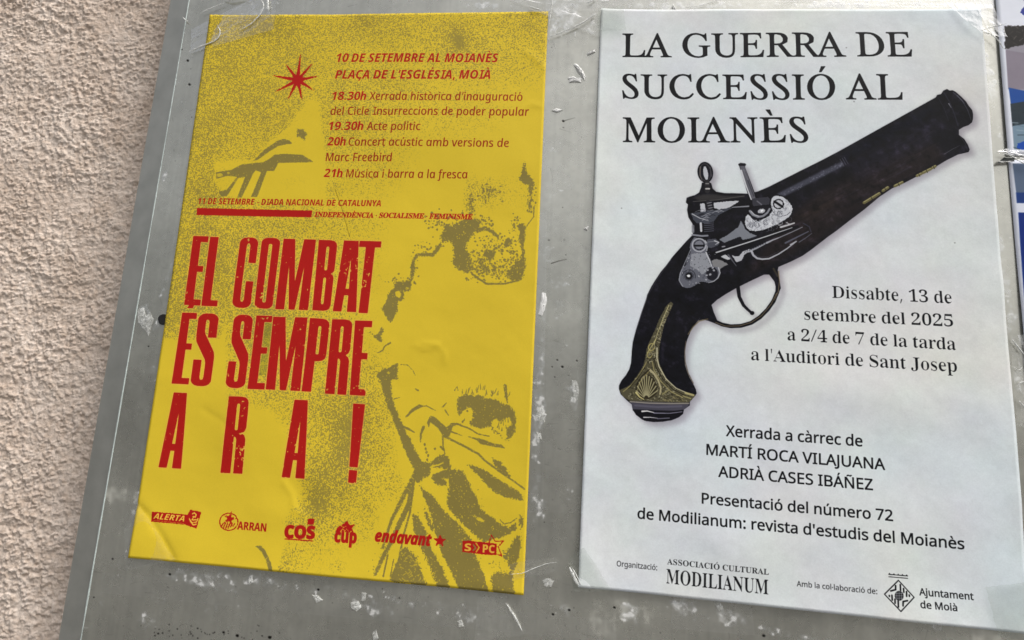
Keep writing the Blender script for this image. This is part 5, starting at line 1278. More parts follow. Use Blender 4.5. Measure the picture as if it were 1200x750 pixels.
    for cx, cy, rx, ry, k in [(412, 315, 14, 16, 1), (428, 325, 7, 26, 1.2), (318, 380, 22, 10, .8), (285, 470, 8, 14, 1), (284, 525, 8, 20, 1.5), (350, 520, 8, 20, .8), (425, 455, 16, 8, 1.3), (390, 455, 16, 8, .9), (300, 345, 14, 20, .5),
                              (350, 395, 16, 20, .7), (420, 510, 6, 12, .8), (375, 325, 8, 20, .4)]:
        c = s.tx([(cx, cy)])[0]
        kk = s.k(cx, cy)
        r = 2.2 * max(rx, ry) * kk
        y0, y1, x0, x1 = int(max(0, c[1] - r)), int(c[1] + r), int(max(0, c[0] - r)), int(c[0] + r)
        Y, X = np.mgrid[y0:y1, x0:x1]
        mask[y0:y1, x0:x1] = np.maximum(mask[y0:y1, x0:x1], k * np.exp(-(((X - c[0]) / (rx * kk)) ** 2 + ((Y - c[1]) / (ry * kk)) ** 2)))
    wr = sstep(fbm(H, W, 9, 4, .75) + mask * .10, .71, .745)
    Hm *= 1 - wr * .85
    s.put((sstep(blur(Hm, 1), .2, .7), 0, 0), RED, 1)
    # the red star burst
    c0 = np.array([349.3, 94.7])
    for tx_, ty_ in [(352.7, 64), (366.7, 75.3), (373.3, 90), (368.7, 106.7), (354.7, 118), (338, 117.3), (322.7, 108.7), (320, 89.3), (335.3, 76)]:
        s.line([c0, (tx_, ty_)], 5.2, RED, 1, 1.6, .7)
    s.poly(ell(349.3, 94.7, 5.6, 6.4), RED, 1, 1)
    # ---- the row of marks along the foot
    k1 = lambda x, y: (160 + x / 5.4545, 580 + y / 5.4545)
    s.poly([k1(*p) for p in [(108, 105), (335, 125), (350, 92), (422, 110), (392, 213), (318, 188), (102, 168)]], RED, 1, .8)
    s.text('ALERTA', k1(116, 150), k1(312, 168), 6.6, 'bital', col=(238, 200, 70), slant=.05, grow=.4)
    s.line([k1(118, 160), k1(310, 182)], .8, (225, 170, 60), .5, 1.2)
    for P_ in ([(345, 150), (362, 175), (390, 172), (402, 150)], [(352, 165), (372, 190), (392, 185)], [(365, 120), (378, 112), (390, 124), (384, 140), (368, 138)], [(372, 140), (365, 158), (392, 156)]):
        s.line([k1(*p) for p in P_], 1.3, (238, 196, 70), .95, .6)
    s.line([k1(*p) for p in ell(597, 170, 58, 55, 0, 26)], 1.1, RED, 1, .4, closed=True)

    def star(cx, cy, r, a0=-math.pi / 2, k=.42):
        return [(cx + (r if i % 2 == 0 else r * k) * math.cos(a0 + i * math.pi / 5), cy + (r if i % 2 == 0 else r * k) * math.sin(a0 + i * math.pi / 5)) for i in range(10)]
    s.poly([k1(*p) for p in star(602, 150, 34, -1.3)], RED, 1, .6)
    s.line([k1(*p) for p in star(602, 150, 50, -1.3, .3)], .6, RED, .8, .3, closed=True)
    for i in range(6):
        x = 548 + i * 15
        s.line([k1(x + 12, 176 + abs(i - 2.5) * 2), k1(x, 212 + 3 - abs(i - 2) * 5)], 1.3, RED, 1, .5)
    s.text('ARRAN', k1(650, 218), k1(834, 232), 9.2, 'bold', grow=.8, **kw)
    s.text('COS', k1(954, 270), k1(1141, 277), 14, 'bold', grow=5.5, **kw)
    s.poly([k1(1102, 150), k1(1143, 152), k1(1137, 190), k1(1096, 188)], RED, 1, .6)
    s.line([k1(955, 279), k1(1133, 292)], 1.3, RED, .9, .4)
    k2 = lambda x, y: (320 + x / 6.25, 560 + y / 6.25)
    s.text('cup', k2(456, 466), k2(612, 476), 15.0, 'bold', grow=3.5, **kw)
    s.poly([k2(*p) for p in [(462, 398), (470, 372), (492, 350), (522, 335), (548, 310), (566, 345), (606, 338), (582, 370), (602, 410), (560, 398), (500, 392)]], RED, 1, .8)
    for P_ in ([(500, 392), (515, 372), (530, 385)], [(525, 398), (545, 372), (560, 392)], [(500, 345), (520, 362), (545, 350)], [(570, 398), (580, 384)]):
        s.line([k2(*p) for p in P_], .8, (232, 180, 50), .9, .3)
    k3 = lambda x, y: (430 + x / 4.69, 540 + y / 4.69)
    s.text('endavant', k3(47, 440), k3(352, 467), 13.6, 'bital', grow=3.2, slant=.03, **kw)
    s.poly([k3(*p) for p in star(402, 440, 38, -1.5)], RED, 1, .6)
    s.poly([k3(*p) for p in [(527, 440), (560, 438), (600, 444), (640, 446), (715, 455), (712, 518), (640, 514), (525, 500)]], RED, 1, .8)
    s.text('S', k3(538, 494), k3(572, 496), 8.6, 'bold', col=(226, 176, 60), grow=1.2)
    s.line([k3(585, 460), k3(600, 478), k3(585, 494)], 1.6, OLV, .9, .5)
    s.line([k3(600, 450), k3(618, 476), k3(602, 500)], 1.4, YEL, .8, .5)
    s.text('PC', k3(638, 502), k3(702, 506), 9.0, 'bold', col=(226, 176, 60), grow=1.2)
    s.line([k3(*p) for p in [(672, 452), (685, 408), (706, 442), (752, 440), (722, 472), (744, 524), (712, 510)]], 1.2, RED, .9, .4)
    # ink grain over everything, hairline scratch
    s.line([(393, 222), (402, 248), (410, 278)], .7, (120, 96, 24), .7, 0)
    s.img *= 1 + (g.random((H, W, 1)).astype(np.float32) - .5) * .05


paint_yellow(ysh)

# ------------------------------------------------------------------ the white poster's print
INK = (17, 17, 20)
wsh = Sheet('white_poster', .332125, .003075, -.012845, .287032, .44696, 4800, (217, 222, 223))


def paint_white(s):
    H, W = s.H, s.W
    g = np.random.default_rng(31)
    g2 = random.Random(4)
    a = fbm(H, W, 330, 4)
    b = fbm(H, W, 150, 4)
    c = fbm(H, W, 22, 3, .7)
    s.img[..., 0] *= 1 + (a - .5) * .05 + (c - .5) * .05
    s.img[..., 1] *= 1 + (b - .5) * .04 + (c - .5) * .05
    s.img[..., 2] *= 1 - (a - .5) * .06 + (c - .5) * .05

    # ---- the pistol
    BODY = [(982, 178), (1045, 143), (1095.8, 114.8), (1097.5, 111.9), (1102, 111), (1104.5, 107), (1108.9, 105.2), (1112, 107), (1115, 106.6), (1119, 108.5), (1125.5, 114.5), (1130.5, 119.5), (1134, 125), (1138, 130),
            (1139, 134.6), (1139, 140), (1137.8, 144.3), (1134, 147.4), (1128, 149.5), (1122.9, 152.7), (1123, 158.6), (1129, 163.5), (1133.4, 170.5), (1135.5, 175.8), (1134.3, 178.7), (1122, 181.5), (1108, 188.5),
            (1095.8, 195.9), (1084, 202), (1073, 207.6), (1059, 214.8), (1045, 221), (1030, 231), (1012, 246), (996, 258), (980, 270.5), (970, 277.5), (961, 284.5), (950, 293), (940, 300), (926, 307), (912, 313), (895, 322),
            (878, 330), (862, 338), (850, 345), (840, 351.5), (834, 357), (822, 370), (810, 386), (805, 398), (802.3, 408), (801.5, 418), (802.5, 428), (805, 436), (808, 443), (812, 450), (815, 456), (816, 461), (814, 464),
            (808, 470), (808, 475), (801, 480), (800, 485), (795, 489), (788, 492), (777, 494), (766, 494.6), (757, 493.5), (752, 491.5), (745, 486), (741, 480), (740, 474), (734, 469), (727, 462), (725, 456), (725, 452),
            (728, 446), (733, 440), (737, 433), (739, 426), (740, 412), (741, 402), (744, 390), (748, 378), (752, 366), (756, 355), (758, 346), (763, 336), (768, 328), (774, 319), (780, 312), (788, 301), (796, 292), (804, 283),
            (811, 276), (813, 270), (811, 262), (806.5, 255), (805, 246), (806, 240), (803.5, 237.5), (804.5, 232), (809, 230.3), (814, 229), (819, 226), (821.3, 220), (822.3, 214.5), (829, 213.5), (833.2, 215), (835, 221.5),
            (839, 225), (848, 226.5), (866, 227), (876, 227.2), (887.5, 224.8), (900, 219.5), (920, 209.5), (940, 199.4), (960, 189.5)]
    B2 = [s.tx(BODY)]
    ring = s.tx(ell(826.3, 202.3, 9.2, 12.3, -.15))
    post = s.tx([(865.4, 193), (867, 191.2), (872.5, 191.8), (873.2, 197), (880, 215), (884.5, 227), (887, 235), (880.5, 236), (875.5, 226)])
    guard = strokes(s.tx([(822, 372), (830, 374), (838, 377), (846, 380.5), (856, 382.5), (868, 382), (880, 378.5), (890, 372), (899, 363), (906, 353), (910.5, 342), (911, 331), (907.5, 322), (901, 317)]), 4.6 * s.k(870, 350))
    trig = strokes(s.tx([(864, 334), (866, 348), (871, 358), (876, 363), (880.5, 367)]), 4.6 * s.k(870, 350), False, 3.0 * s.k(870, 350))
    tip = s.tx(ell(881, 367, 2.6, 2.4))
    fill_p = s.tx([(812, 384), (818, 376), (828, 373.5), (838, 377), (842, 380), (836, 366), (833, 356), (822, 370)])
    frontp = s.tx([(893, 322), (912, 312), (911, 317), (913, 328), (914.5, 338), (911, 346), (907, 330), (901, 322)])
    sil = s.full(B2)
    for q_ in ([ring], [post], guard, trig, [tip], [fill_p], [frontp]):
        sil = np.maximum(sil, s.full(q_))
    k = s.k(900, 300)
    # the picture's own soft drop shadow (part of the printed artwork)
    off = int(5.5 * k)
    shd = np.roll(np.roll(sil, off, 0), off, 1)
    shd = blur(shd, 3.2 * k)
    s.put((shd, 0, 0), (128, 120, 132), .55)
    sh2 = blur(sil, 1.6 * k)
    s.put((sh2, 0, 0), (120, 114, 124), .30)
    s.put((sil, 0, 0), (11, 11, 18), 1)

    def shade(P, col, al=1, soft=1.5, rough=0):
        m = fill([s.tx(P)], W, H)
        A = np.pad(m[0], int(soft * k * 2.2) + 1)
        A = blur(A, soft * k)
        p_ = int(soft * k * 2.2) + 1
        x, y = m[1] - p_, m[2] - p_
        sl = sil[max(0, y):y + A.shape[0], max(0, x):x + A.shape[1]]
        A = A[max(0, -y):, max(0, -x):][:sl.shape[0], :sl.shape[1]] * sl
        s.put((A, max(0, x), max(0, y)), col, al)
    # brown-black stock, cold blue-black barrel
    shade([(915, 262), (960, 225), (1010, 200), (1060, 178), (1095, 168), (1108, 186), (1060, 212), (1012, 244), (960, 282), (915, 305), (870, 325)], (30, 23, 24), .9, 4)
    shade([(930, 255), (960, 235), (985, 228), (975, 245), (950, 262)], (44, 34, 30), .6, 4)
    shade([(1000, 205), (1060, 172), (1090, 160), (1095, 166), (1050, 190), (1005, 214)], (34, 30, 42), .6, 2)
    shade([(985, 180), (1090, 124), (1096, 132), (990, 190)], (10, 12, 24), .8, 2.5)
    shade([(990, 192), (1100, 138), (1106, 150), (1000, 204)], (24, 22, 34), .7, 3)
    for i in range(60):                                   # long wood and steel streaks
        t = g2.random()
        x, y = 930 + t * 150, 262 - t * 84 + g2.gauss(0, 11)
        L = g2.uniform(10, 46)
        cs = strokes(s.tx([(x, y), (x + L, y - L * .53)]), g2.uniform(.5, 1.6) * k)
        m = fill(cs, W, H)
        A = blur(m[0], 1) * sil[m[2]:m[2] + m[0].shape[0], m[1]:m[1] + m[0].shape[1]]
        s.put((A, m[1], m[2]), g2.choice([(52, 42, 44), (40, 36, 46), (8, 8, 14), (46, 44, 58)]), .35)
    nz = fbm(H, W, 26, 4, .7)
    s.img += (sil * np.clip(nz - .56, 0, 1) * .34)[..., None] * np.array([.9, .8, 1.0], np.float32)
    s.img *= 1 - (sil * np.clip(.46 - nz, 0, 1) * 2.5)[..., None]
    GR, LG, MG, WH, BK = (88, 90, 102), (176, 178, 186), (122, 124, 132), (214, 216, 222), (12, 12, 18)

    def line(P, w_, col, al=.95, w2=None, soft=0.0):
        s.line(P, w_, col, al, 0, w2)

    def poly(P, col, al=1.0, r=.6):
        s.poly(P, col, al, r)
    # muzzle ring and mouth
    line([(1105, 109), (1112, 120), (1118, 135), (1122, 148)], 1.4, (38, 38, 50), .8)
    line([(1098, 114), (1106, 128), (1111, 142)], .9, (42, 42, 54), .6)
    line([(1116, 109), (1126, 118), (1133, 130), (1137, 142)], 1.4, (62, 62, 74), .8, .6)
    line([(1121, 113), (1129, 122)], 2.0, (96, 96, 106), .6, .8)
    line([(1111, 122), (1114, 127)], 1.2, (150, 150, 158), .8, .4)
    line([(1106, 181), (1116, 175), (1124, 171)], .7, (100, 98, 106), .8, .3)
    line([(1124, 160), (1130, 168), (1133, 177)], 1.0, (50, 48, 58), .7)
    # grey flat on the barrel's breech
    shade([(909, 228), (930, 217), (962, 201), (986, 189.5), (989, 194.5), (965, 207), (935, 222), (914, 233)], (84, 86, 100), .75, 1.0)
    for i in range(90):
        t = g2.random()
        x, y = 914 + t * 72, 230 - t * 37 + g2.gauss(0, 1.6)
        poly(ell(x, y, g2.uniform(.5, 1.4), g2.uniform(.4, .8), -.5, 7), g2.choice([(118, 120, 134), (50, 50, 62), (98, 98, 112)]), .5, 0)
    for d in (0, 2.6, 5):
        line([(984 + d, 187 - d * .5), (988.5 + d, 195 - d * .5)], .8, (96, 96, 110), .6)
    # brass keys under the barrel
    for x0, y0, x1, y1 in [(1012, 238, 1030, 227), (1034, 224, 1040, 220), (1048, 218.5, 1057, 214), (1074, 206.5, 1079, 204), (1081, 203, 1090, 198.5), (1092, 197.3, 1095.5, 195.2)]:
        line([(x0, y0), (x1, y1)], 3.6, (112, 106, 66), .85)
        line([(x0, y0 - 1), (x1, y1 - 1)], 1.2, (176, 168, 120), .7)
        line([((x0 + x1) / 2 - 1, (y0 + y1) / 2 - 2), ((x0 + x1) / 2 + 1, (y0 + y1) / 2 + 2)], .8, (24, 22, 20), .8)
    # the stock's rim light and grip sheen
    line([(803.5, 400), (802, 412), (802.5, 424), (806, 437), (812, 449)], 1.2, (92, 80, 66), .8)
    line([(806, 392), (812, 383), (819, 376.5), (829, 374)], 1.3, (110, 98, 72), .8)
    line([(745, 388), (752, 366), (759, 346), (770, 327), (786, 305)], 1.2, (46, 44, 52), .8)
    # holes in the cock, seen as paper
    PAP = (190, 192, 198)
    poly([(820.2, 239), (825.4, 238.4), (827, 248), (821, 249)], PAP)
    poly([(836, 238), (848, 236.6), (867, 235.3), (861, 239.5), (853, 244.2), (843, 246), (836.5, 244)], PAP)
    poly(ell(826.7, 203.3, 2.7, 8, -.16), PAP)
    line(ell(826.3, 202.3, 6.4, 10.2, -.15, 18), 1.2, (64, 62, 66), .8)
    line([(820.5, 196), (820, 206), (823, 213)], 1.8, (104, 96, 92), .8, .8)
    line([(832, 196), (833.5, 207)], 1.2, (74, 72, 78), .8)
    # cock: screw stem, upper jaw
    line([(828.5, 214), (828.5, 224)], 6, (38, 37, 40), 1)
    line([(827, 215.5), (830, 215.5)], 1.5, (140, 138, 138), .9)
    line([(827, 221.5), (831, 221.5)], 2.0, (190, 188, 186), .95)
    line([(824, 219.5), (834, 219.5)], .8, (16, 16, 18), .9)
    shade([(812, 232), (824, 228), (838, 228), (852, 230), (872, 229), (872, 231), (850, 234), (820, 236)], (52, 50, 50), .9, 1)
    line([(812, 236.5), (840, 234.5), (872, 230)], .9, (84, 82, 80), .8)
    line([(829.5, 237), (833, 249)], 5.6, (36, 36, 42), 1)
    for i in range(4):
        line([(828.5 + i * .9, 238.5 + i * 3), (833.5 + i * .6, 237.5 + i * 3)], 1.0, (150, 150, 156), .8)
    # lower jaw, engraved
    poly([(809, 250), (818, 249), (830, 247.4), (846, 245.5), (860, 243), (852, 247), (842, 252), (836, 260), (828, 262), (816, 262), (812, 257)], (70, 74, 84), .9, 1.2)
    for i in range(26):
        x, y = g2.uniform(811, 846), g2.uniform(247, 261)
        if y > 247 + (846 - x) * .6:
            continue
        line([(x, y), (x + 4, y - 2), (x + 7, y - 1)], .7, g2.choice([LG, MG, BK]), .7)
    line([(811, 251), (820, 256), (830, 259)], 1.4, (184, 186, 192), .9, .6)
    line([(812, 265), (812, 272)], 3.2, MG, .8)
    line([(821, 262), (821.5, 271)], 2.6, WH, .9)
    for i in range(5):
        line([(825, 262.5 + i * 2.3), (836, 261.5 + i * 2.3)], 1.0, (98, 100, 112), .7)
    line([(811, 275.4), (822, 276.8), (829, 276.4)], 2.2, (140, 142, 152), .9)
    # steel (frizzen): the upright grey blade
    s.put(fill([s.tx([(866.5, 193.5), (872, 193), (873.5, 198), (883.5, 227), (885.5, 234), (880.5, 235), (875, 222), (868, 202)])], W, H), (92, 92, 100), 1)
    line([(868.3, 200), (874, 218), (880, 234)], 1.8, (205, 207, 212), .95, 1.2)
    line([(872.5, 202), (878, 217), (883, 230)], 1.6, (62, 62, 70), .9)
    line([(866.5, 193.3), (872.4, 193.3)], 3.4, (20, 20, 26), 1)
    line([(871, 199), (873, 204), (876, 211)], 1.2, (120, 120, 128), .7)
    # bridle, pan and lock plate
    poly([(881, 233), (900, 231), (903, 235), (901, 240), (882, 242)], (52, 52, 60), 1, 1)
    line([(887, 236), (892, 240)], 1.6, (120, 120, 130), .7)
    line([(858, 243.2), (877, 242)], 1.1, (150, 152, 160), .9, 1.8)
    poly([(842, 281), (852, 276), (860, 270), (865, 266.5), (867, 261), (868, 258.5), (870, 262), (873, 269), (879, 273.5), (887, 276.5), (880, 279), (870, 281.6), (867.5, 277.5), (858, 281), (849, 285)], (120, 124, 132), 1, .8)
    poly([(833, 306), (839, 303.5), (846, 306), (853, 310), (848, 312.5), (844, 315), (842, 321), (838, 317), (835, 311)], (126, 126, 128), 1, .8)
    poly([(844, 301), (850, 298.5), (856, 304), (852, 305)], (190, 192, 196), 1, .6)
    line([(853, 299), (858, 306), (862.5, 312)], 1.8, (96, 98, 106), .9, .7)
    PL = [(910.5, 229.5), (906.5, 230), (904, 232.8), (903, 238), (904, 244), (906.5, 249), (903, 252), (898, 255), (891, 258.5), (885.2, 260), (881, 256.5), (878.5, 253.5), (876, 251.3), (874, 254), (872.8, 259), (873, 264),
          (875, 267.5), (878, 270), (885, 271.2), (895, 269.6), (907, 264.6), (914, 261), (919, 258), (924, 254.5), (926.8, 251), (928.5, 245), (927.5, 241.5), (925, 238), (922, 234.5), (917, 231)]
    s.line(PL, 3.2, (10, 10, 16), 1, closed=True)
    poly(PL, (196, 199, 205), 1, .5)
    for i in range(120):
        x, y = g2.uniform(874, 926), g2.uniform(232, 270)
        if y < 256 - (x - 880) * .1 and x < 903:
            continue
        if (x - 886) * .5 + y > 281 or y < 236:
            continue
        t = g2.random() * 6
        r = g2.uniform(1, 2.6)
        line(ell(x, y, r, r * .8, t, 7, 0, 3.6), .5, g2.choice([(120, 122, 130), (96, 98, 106), (238, 240, 244)]), .75)
    for x, y, r in [(914, 251, 3.4), (887, 263, 3.6), (880, 264, 2.6), (897, 261, 3)]:
        line(ell(x, y, r, r, .4, 14, 0, 5), .7, (70, 72, 82), .85)
        line(ell(x, y, r * .5, r * .5, 2, 9, 0, 5), .6, (84, 86, 94), .85)
    line([(918, 253.5), (922, 252), (925.5, 249)], .8, (60, 60, 70), .8)
    poly(ell(912, 239.5, 6.4, 6.0), (20, 20, 26), 1, .4)
    poly(ell(912, 239.5, 5.0, 4.6), (186, 188, 194), 1, .3)
    line([(907.3, 236.4), (916.6, 242.6)], 3.0, BK, 1)
    poly([(876, 247), (884, 243), (902, 241), (903, 246), (900, 252), (891, 257), (884, 258), (879, 252)], (16, 16, 24), 1, .8)
    line([(878.6, 247.6), (882, 252), (888, 254.5), (894, 253.5), (899, 249.5), (901.6, 245)], 3.0, (132, 134, 142), 1, 2.2)
    line([(880, 248), (884, 252), (889, 253.6)], 1.2, (190, 192, 198), .9)
    poly(ell(892, 247.6, 4.4, 2.6, -.2), (176, 178, 184), 1, .5)
    poly(ell(892.5, 247.2, 1.8, 1.2, -.2), (232, 234, 238), 1, .3)
    poly([(902, 251), (905, 248), (906, 250), (901, 253.5)], (200, 202, 208), 1, .3)
    # springs
    line([(836, 298), (850, 293), (900, 277.5), (928, 268), (934, 266)], 6.4, (9, 9, 15), 1, 4)
    line([(839, 296.2), (870, 286.4), (900, 276.5), (915, 271.4), (928, 267)], 1.7, (196, 198, 202), .95, .8)
    line([(914.5, 266.5), (924, 263.8), (930.5, 261.6)], 2.4, (196, 196, 200), .95, 1.6)
    line([(898, 285), (905, 281.6), (912, 279)], 2.2, (170, 172, 180), .9, 1.2)
    line([(912, 279), (928, 272), (940, 266.4)], 1.2, (146, 148, 158), .9, .8)
    line([(920, 285), (934, 278), (947, 271.5)], 2.2, (88, 90, 104), .9, 1.2)
    line([(936, 284), (944, 279), (951, 273.6)], 1.3, (90, 92, 104), .9, .7)
    line([(941, 262), (948, 266), (950, 272)], 1.4, (56, 56, 70), .8)
    line([(926, 287), (932, 283)], 1.6, (180, 180, 186), .9, .6)
    # side scroll below
    poly([(856.5, 299), (860, 303), (862.5, 307.8), (869, 305.5), (872, 299), (875, 296.5), (880, 295.2), (878, 292), (870, 295), (866, 300), (862, 301)], (178, 180, 186), 1, .5)
    line([(878, 294.5), (886, 291), (893, 287.5), (899, 284)], 2.6, (160, 162, 170), .95, 1.6)
    for i in range(10):
        x = 872 + i * 2.7
        line([(x, 297 - i * 1.25), (x + 1.2, 294 - i * 1.25)], .6, (50, 50, 60), .8)
    line([(880.5, 295), (882.5, 299.5), (887, 303), (893, 304), (901, 303.3), (912, 298), (922, 291.5), (933, 283)], 2.8, (176, 178, 186), .95, 1.2)
    line([(884, 298), (890, 301.5), (900, 301), (912, 295)], .7, (60, 60, 70), .8)
    # rear plate with two screws
    RP = [(813, 278.5), (809.5, 284), (808, 290), (809, 297), (805, 302), (803.2, 311), (799, 316), (796, 321), (794.8, 328), (798, 335), (802, 337.3), (806, 338), (811, 336.5), (816, 333.5), (820, 330.5), (824, 330.5), (828, 331.4),
          (834, 330.8), (838, 329), (842.5, 322.5), (842.5, 317), (840.5, 313), (836, 313), (833, 306), (830, 300), (827.5, 295), (829, 290), (828, 284), (822, 280)]
    poly(RP, (98, 100, 110), 1, .8)
    poly([(810, 298), (822, 296), (828, 298), (832, 306), (834, 312), (830, 318), (822, 322), (816, 316), (808, 312)], (146, 149, 156), .9, 1.2)
    for i in range(110):
        x, y = g2.uniform(798, 838), g2.uniform(296, 334)
        if abs((x - 815) + (y - 315) * .6) > 16:
            continue
        poly(ell(x, y, g2.uniform(.5, 1.3), g2.uniform(.4, .9), g2.random() * 3, 7), g2.choice([(60, 62, 72), (186, 188, 194), (76, 78, 88)]), .6, 0)
    line([(827, 296), (831, 305), (834, 313)], 1.4, (205, 207, 212), .9, .8)
    line(ell(819, 287.5, 8, 7.6, 0, 22), 1.5, (176, 178, 186), .9)
    poly(ell(819, 287.5, 6.3, 6), (32, 32, 40), 1, .4)
    poly(ell(819, 287.3, 5.2, 5), (118, 120, 130), 1, .4)
    line([(813.5, 288.2), (824.5, 288.2)], 2.4, BK, 1)
    line([(809, 293), (805, 302), (797, 320), (795.5, 329), (800, 336)], 1.0, (170, 172, 180), .7)
    line([(826, 282), (829, 286), (828, 294)], 1.2, (186, 188, 194), .8)
    poly(ell(807, 323.8, 6, 5.8), (70, 72, 82), 1, .4)
    poly(ell(807, 323.8, 4.2, 4.2), (16, 16, 22), 1, .4)
    poly(ell(806.6, 323.6, 1.8, 1.5), (226, 228, 232), 1, .2)
    line(ell(807, 324, 7.6, 7.2, 0, 14, 3.3, 6.6), .9, (40, 42, 50), .9)
    poly(ell(834, 321, 7, 8), (24, 24, 32), 1, .6)
    for x, y in [(829, 317), (835, 314), (828, 323), (832, 322), (827, 328), (836, 317)]:
        poly(ell(x, y, 1.4, 1.2), (170, 172, 180), .9, .2)
    line([(841.5, 314), (843.5, 320), (841, 326), (836, 330), (830, 331.6)], 1.5, (176, 178, 184), .95, .7)
    poly([(828, 281), (838, 280), (843, 284), (841, 288), (833, 291), (829, 290)], (72, 74, 84), 1, .8)
    line([(837, 282.5), (842, 284.5), (838, 287)], 1.6, (196, 198, 204), .9, .6)
    line([(829, 284), (837, 283)], .8, (140, 142, 150), .7)
    line([(846, 289.5), (849, 289)], 1.6, (170, 170, 176), .8)
    poly([(848, 285), (858, 281), (866, 278), (868, 281), (858, 285), (850, 289)], (14, 14, 20), 1, .4)
    # trigger guard sheen
    line([(838, 378), (850, 382.3), (866, 382), (880, 378), (892, 370), (903, 357), (909.5, 344)], 1.0, (118, 104, 78), .75)
    line([(912, 318), (913, 330), (911.5, 342), (907, 352)], 1.3, (140, 122, 92), .7, .6)
    line([(906, 315), (911, 324)], 2.4, (62, 56, 44), .8)
    # brass butt
    BR = [(785.7, 353.8), (788.7, 356), (785.5, 364), (781, 373), (777.6, 382), (775.5, 391), (773.5, 400), (772, 409), (771.4, 417), (771.7, 425), (775, 433), (779, 441), (784, 448), (790, 453.5), (797, 457.5), (804, 460), (815, 462.6),
          (810.7, 468), (807, 471.7), (790, 472.5), (770, 472.5), (750, 471), (737, 469.4), (732, 466), (729, 463.7), (725.7, 457.5), (737, 452), (742, 446), (747, 439), (751, 433), (754, 427.5), (756, 418), (757.4, 409), (760, 402),
          (763, 395.7), (768, 385), (772, 375), (776, 367), (780, 359.5)]
    poly(BR, (80, 76, 56), 1, .6)
    brm = s.full([s.tx(BR)])
    for i in range(700):
        t = g2.random()
        if t < .4:
            u = g2.random()
            x, y = 785 - u * 24 + g2.gauss(0, 2.0 + u * 2), 358 + u * 68
        else:
            x, y = g2.gauss(768, 20), g2.uniform(430, 470)
        P_ = s.tx(ell(x, y, g2.uniform(.6, 1.8), g2.uniform(.3, .7), g2.random() * 3, 7))
        m = fill([P_], W, H)
        if m is None:
            continue
        A = m[0] * brm[m[2]:m[2] + m[0].shape[0], m[1]:m[1] + m[0].shape[1]]
        s.put((A, m[1], m[2]), g2.choice([(170, 166, 138), (38, 35, 27), (120, 114, 88), (140, 134, 106), (32, 28, 18)]), .75)
    line([(783.5, 358), (777, 373), (770, 391), (766, 405)], 1.2, (186, 178, 130), .8, .7)
    line([(769.5, 408), (769.5, 420), (772, 430), (780, 444), (792, 455), (806, 461)], 1.6, (196, 190, 158), .9, 1)
    line([(766, 420), (768, 430), (776, 444), (788, 456), (803, 464)], .9, (28, 24, 16), .9)
    line([(764, 424), (766, 434), (774, 447), (786, 459), (800, 466)], 1.0, (164, 154, 104), .85)
    line([(757, 425), (750, 438), (741, 450), (730, 459)], 1.1, (150, 140, 90), .8)
    line([(755, 431), (747, 443), (737, 455)], .8, (30, 26, 16), .9)
    line([(758, 390 + 24), (764, 405), (768, 398)], 1.0, (190, 180, 120), .8)
    line(ell(763, 407, 3.4, 4.2, .3, 12, 0, 5), 1.0, (190, 178, 110), .8)
    line(ell(761, 416, 2.8, 3.6, .3, 12, 0, 5), .9, (170, 158, 96), .8)
    line([(760.5, 433), (766, 438), (771, 446), (774, 455), (773, 462)], 2.6, (176, 166, 128), .95, 1.6)
    line([(760.5, 433), (752, 441), (746, 450), (744.5, 460), (749, 467)], 1.4, (30, 26, 16), .9)
    line([(759.5, 436), (753, 443), (748, 451), (747, 460)], .9, (140, 128, 80), .85)
    poly([(760, 438), (766, 444), (770, 453), (768, 463), (760, 468), (751, 467), (747, 458), (751, 447)], (44, 38, 24), .9, .8)
    for i in range(11):
        a_ = -2.75 + i * .235
        line([(757 + 3 * math.cos(a_), 467 + 4 * math.sin(a_)), (757.5 + 13.5 * math.cos(a_), 467 + 27 * math.sin(a_) * (1 - .12 * abs(i - 5) / 5))], 1.0, (168, 162, 124), .9, 1.3)
    line([(745, 460), (749, 465), (754, 468)], 2.2, (204, 194, 132), .9, 1)
    line([(776, 462), (782, 458)], 1.6, (150, 142, 96), .8)
    line([(803, 460.5), (812, 463)], 2.6, (176, 166, 116), .9)
    line([(800, 464), (809, 467)], 1.4, (150, 142, 96), .9)
    for i in range(40):
        x, y = g2.uniform(776, 800), g2.uniform(462, 471)
        line([(x, y), (x + 2, y + 1)], .6, g2.choice([(150, 140, 96), (30, 26, 18)]), .7)
    # stepped foot of the butt
    shade([(737, 470), (808, 472.5), (806, 477), (800, 482), (741, 480)], (74, 72, 84), .95, .7)
    line([(738, 470.6), (760, 472.4), (785, 473), (807, 472.6)], 1.3, (150, 144, 132), .9)
    line([(744, 475), (770, 477), (798, 476)], 2.4, (96, 94, 108), .7)
    line([(742, 480.6), (765, 482), (785, 483), (800, 481)], 2.0, (18, 18, 24), 1)
    line([(752, 482), (758, 481.6), (766, 483.4)], 2.0, (226, 224, 226), .95, .8)
    line([(766, 484), (784, 484.4), (799, 482.5)], 1.4, (130, 128, 146), .9, .7)
    line([(746, 485.2), (766, 486.6), (795, 486)], 3.0, (12, 12, 18), 1)
    line([(754, 489), (762, 489), (770, 490)], 1.4, (218, 216, 220), .9, .5)
    line([(770, 490.6), (784, 489.8)], 1.2, (120, 118, 134), .8)
    line([(755, 492), (770, 493.4), (786, 491.6)], 2.0, (14, 14, 20), 1)

    # ---- lettering
    kw = dict(col=INK)
    s.text('LA GUERRA DE', (729, 68), (1068, 67), 28.5, 'scap', grow=2.4, **kw)
    s.text('SUCCESSIÓ AL', (729, 116.2), (1057, 117.4), 29.3, 'scap', grow=2.4, **kw)
    s.text('MOIANÈS', (729.8, 167.2), (946.7, 167), 29.5, 'scap', grow=2.4, **kw)
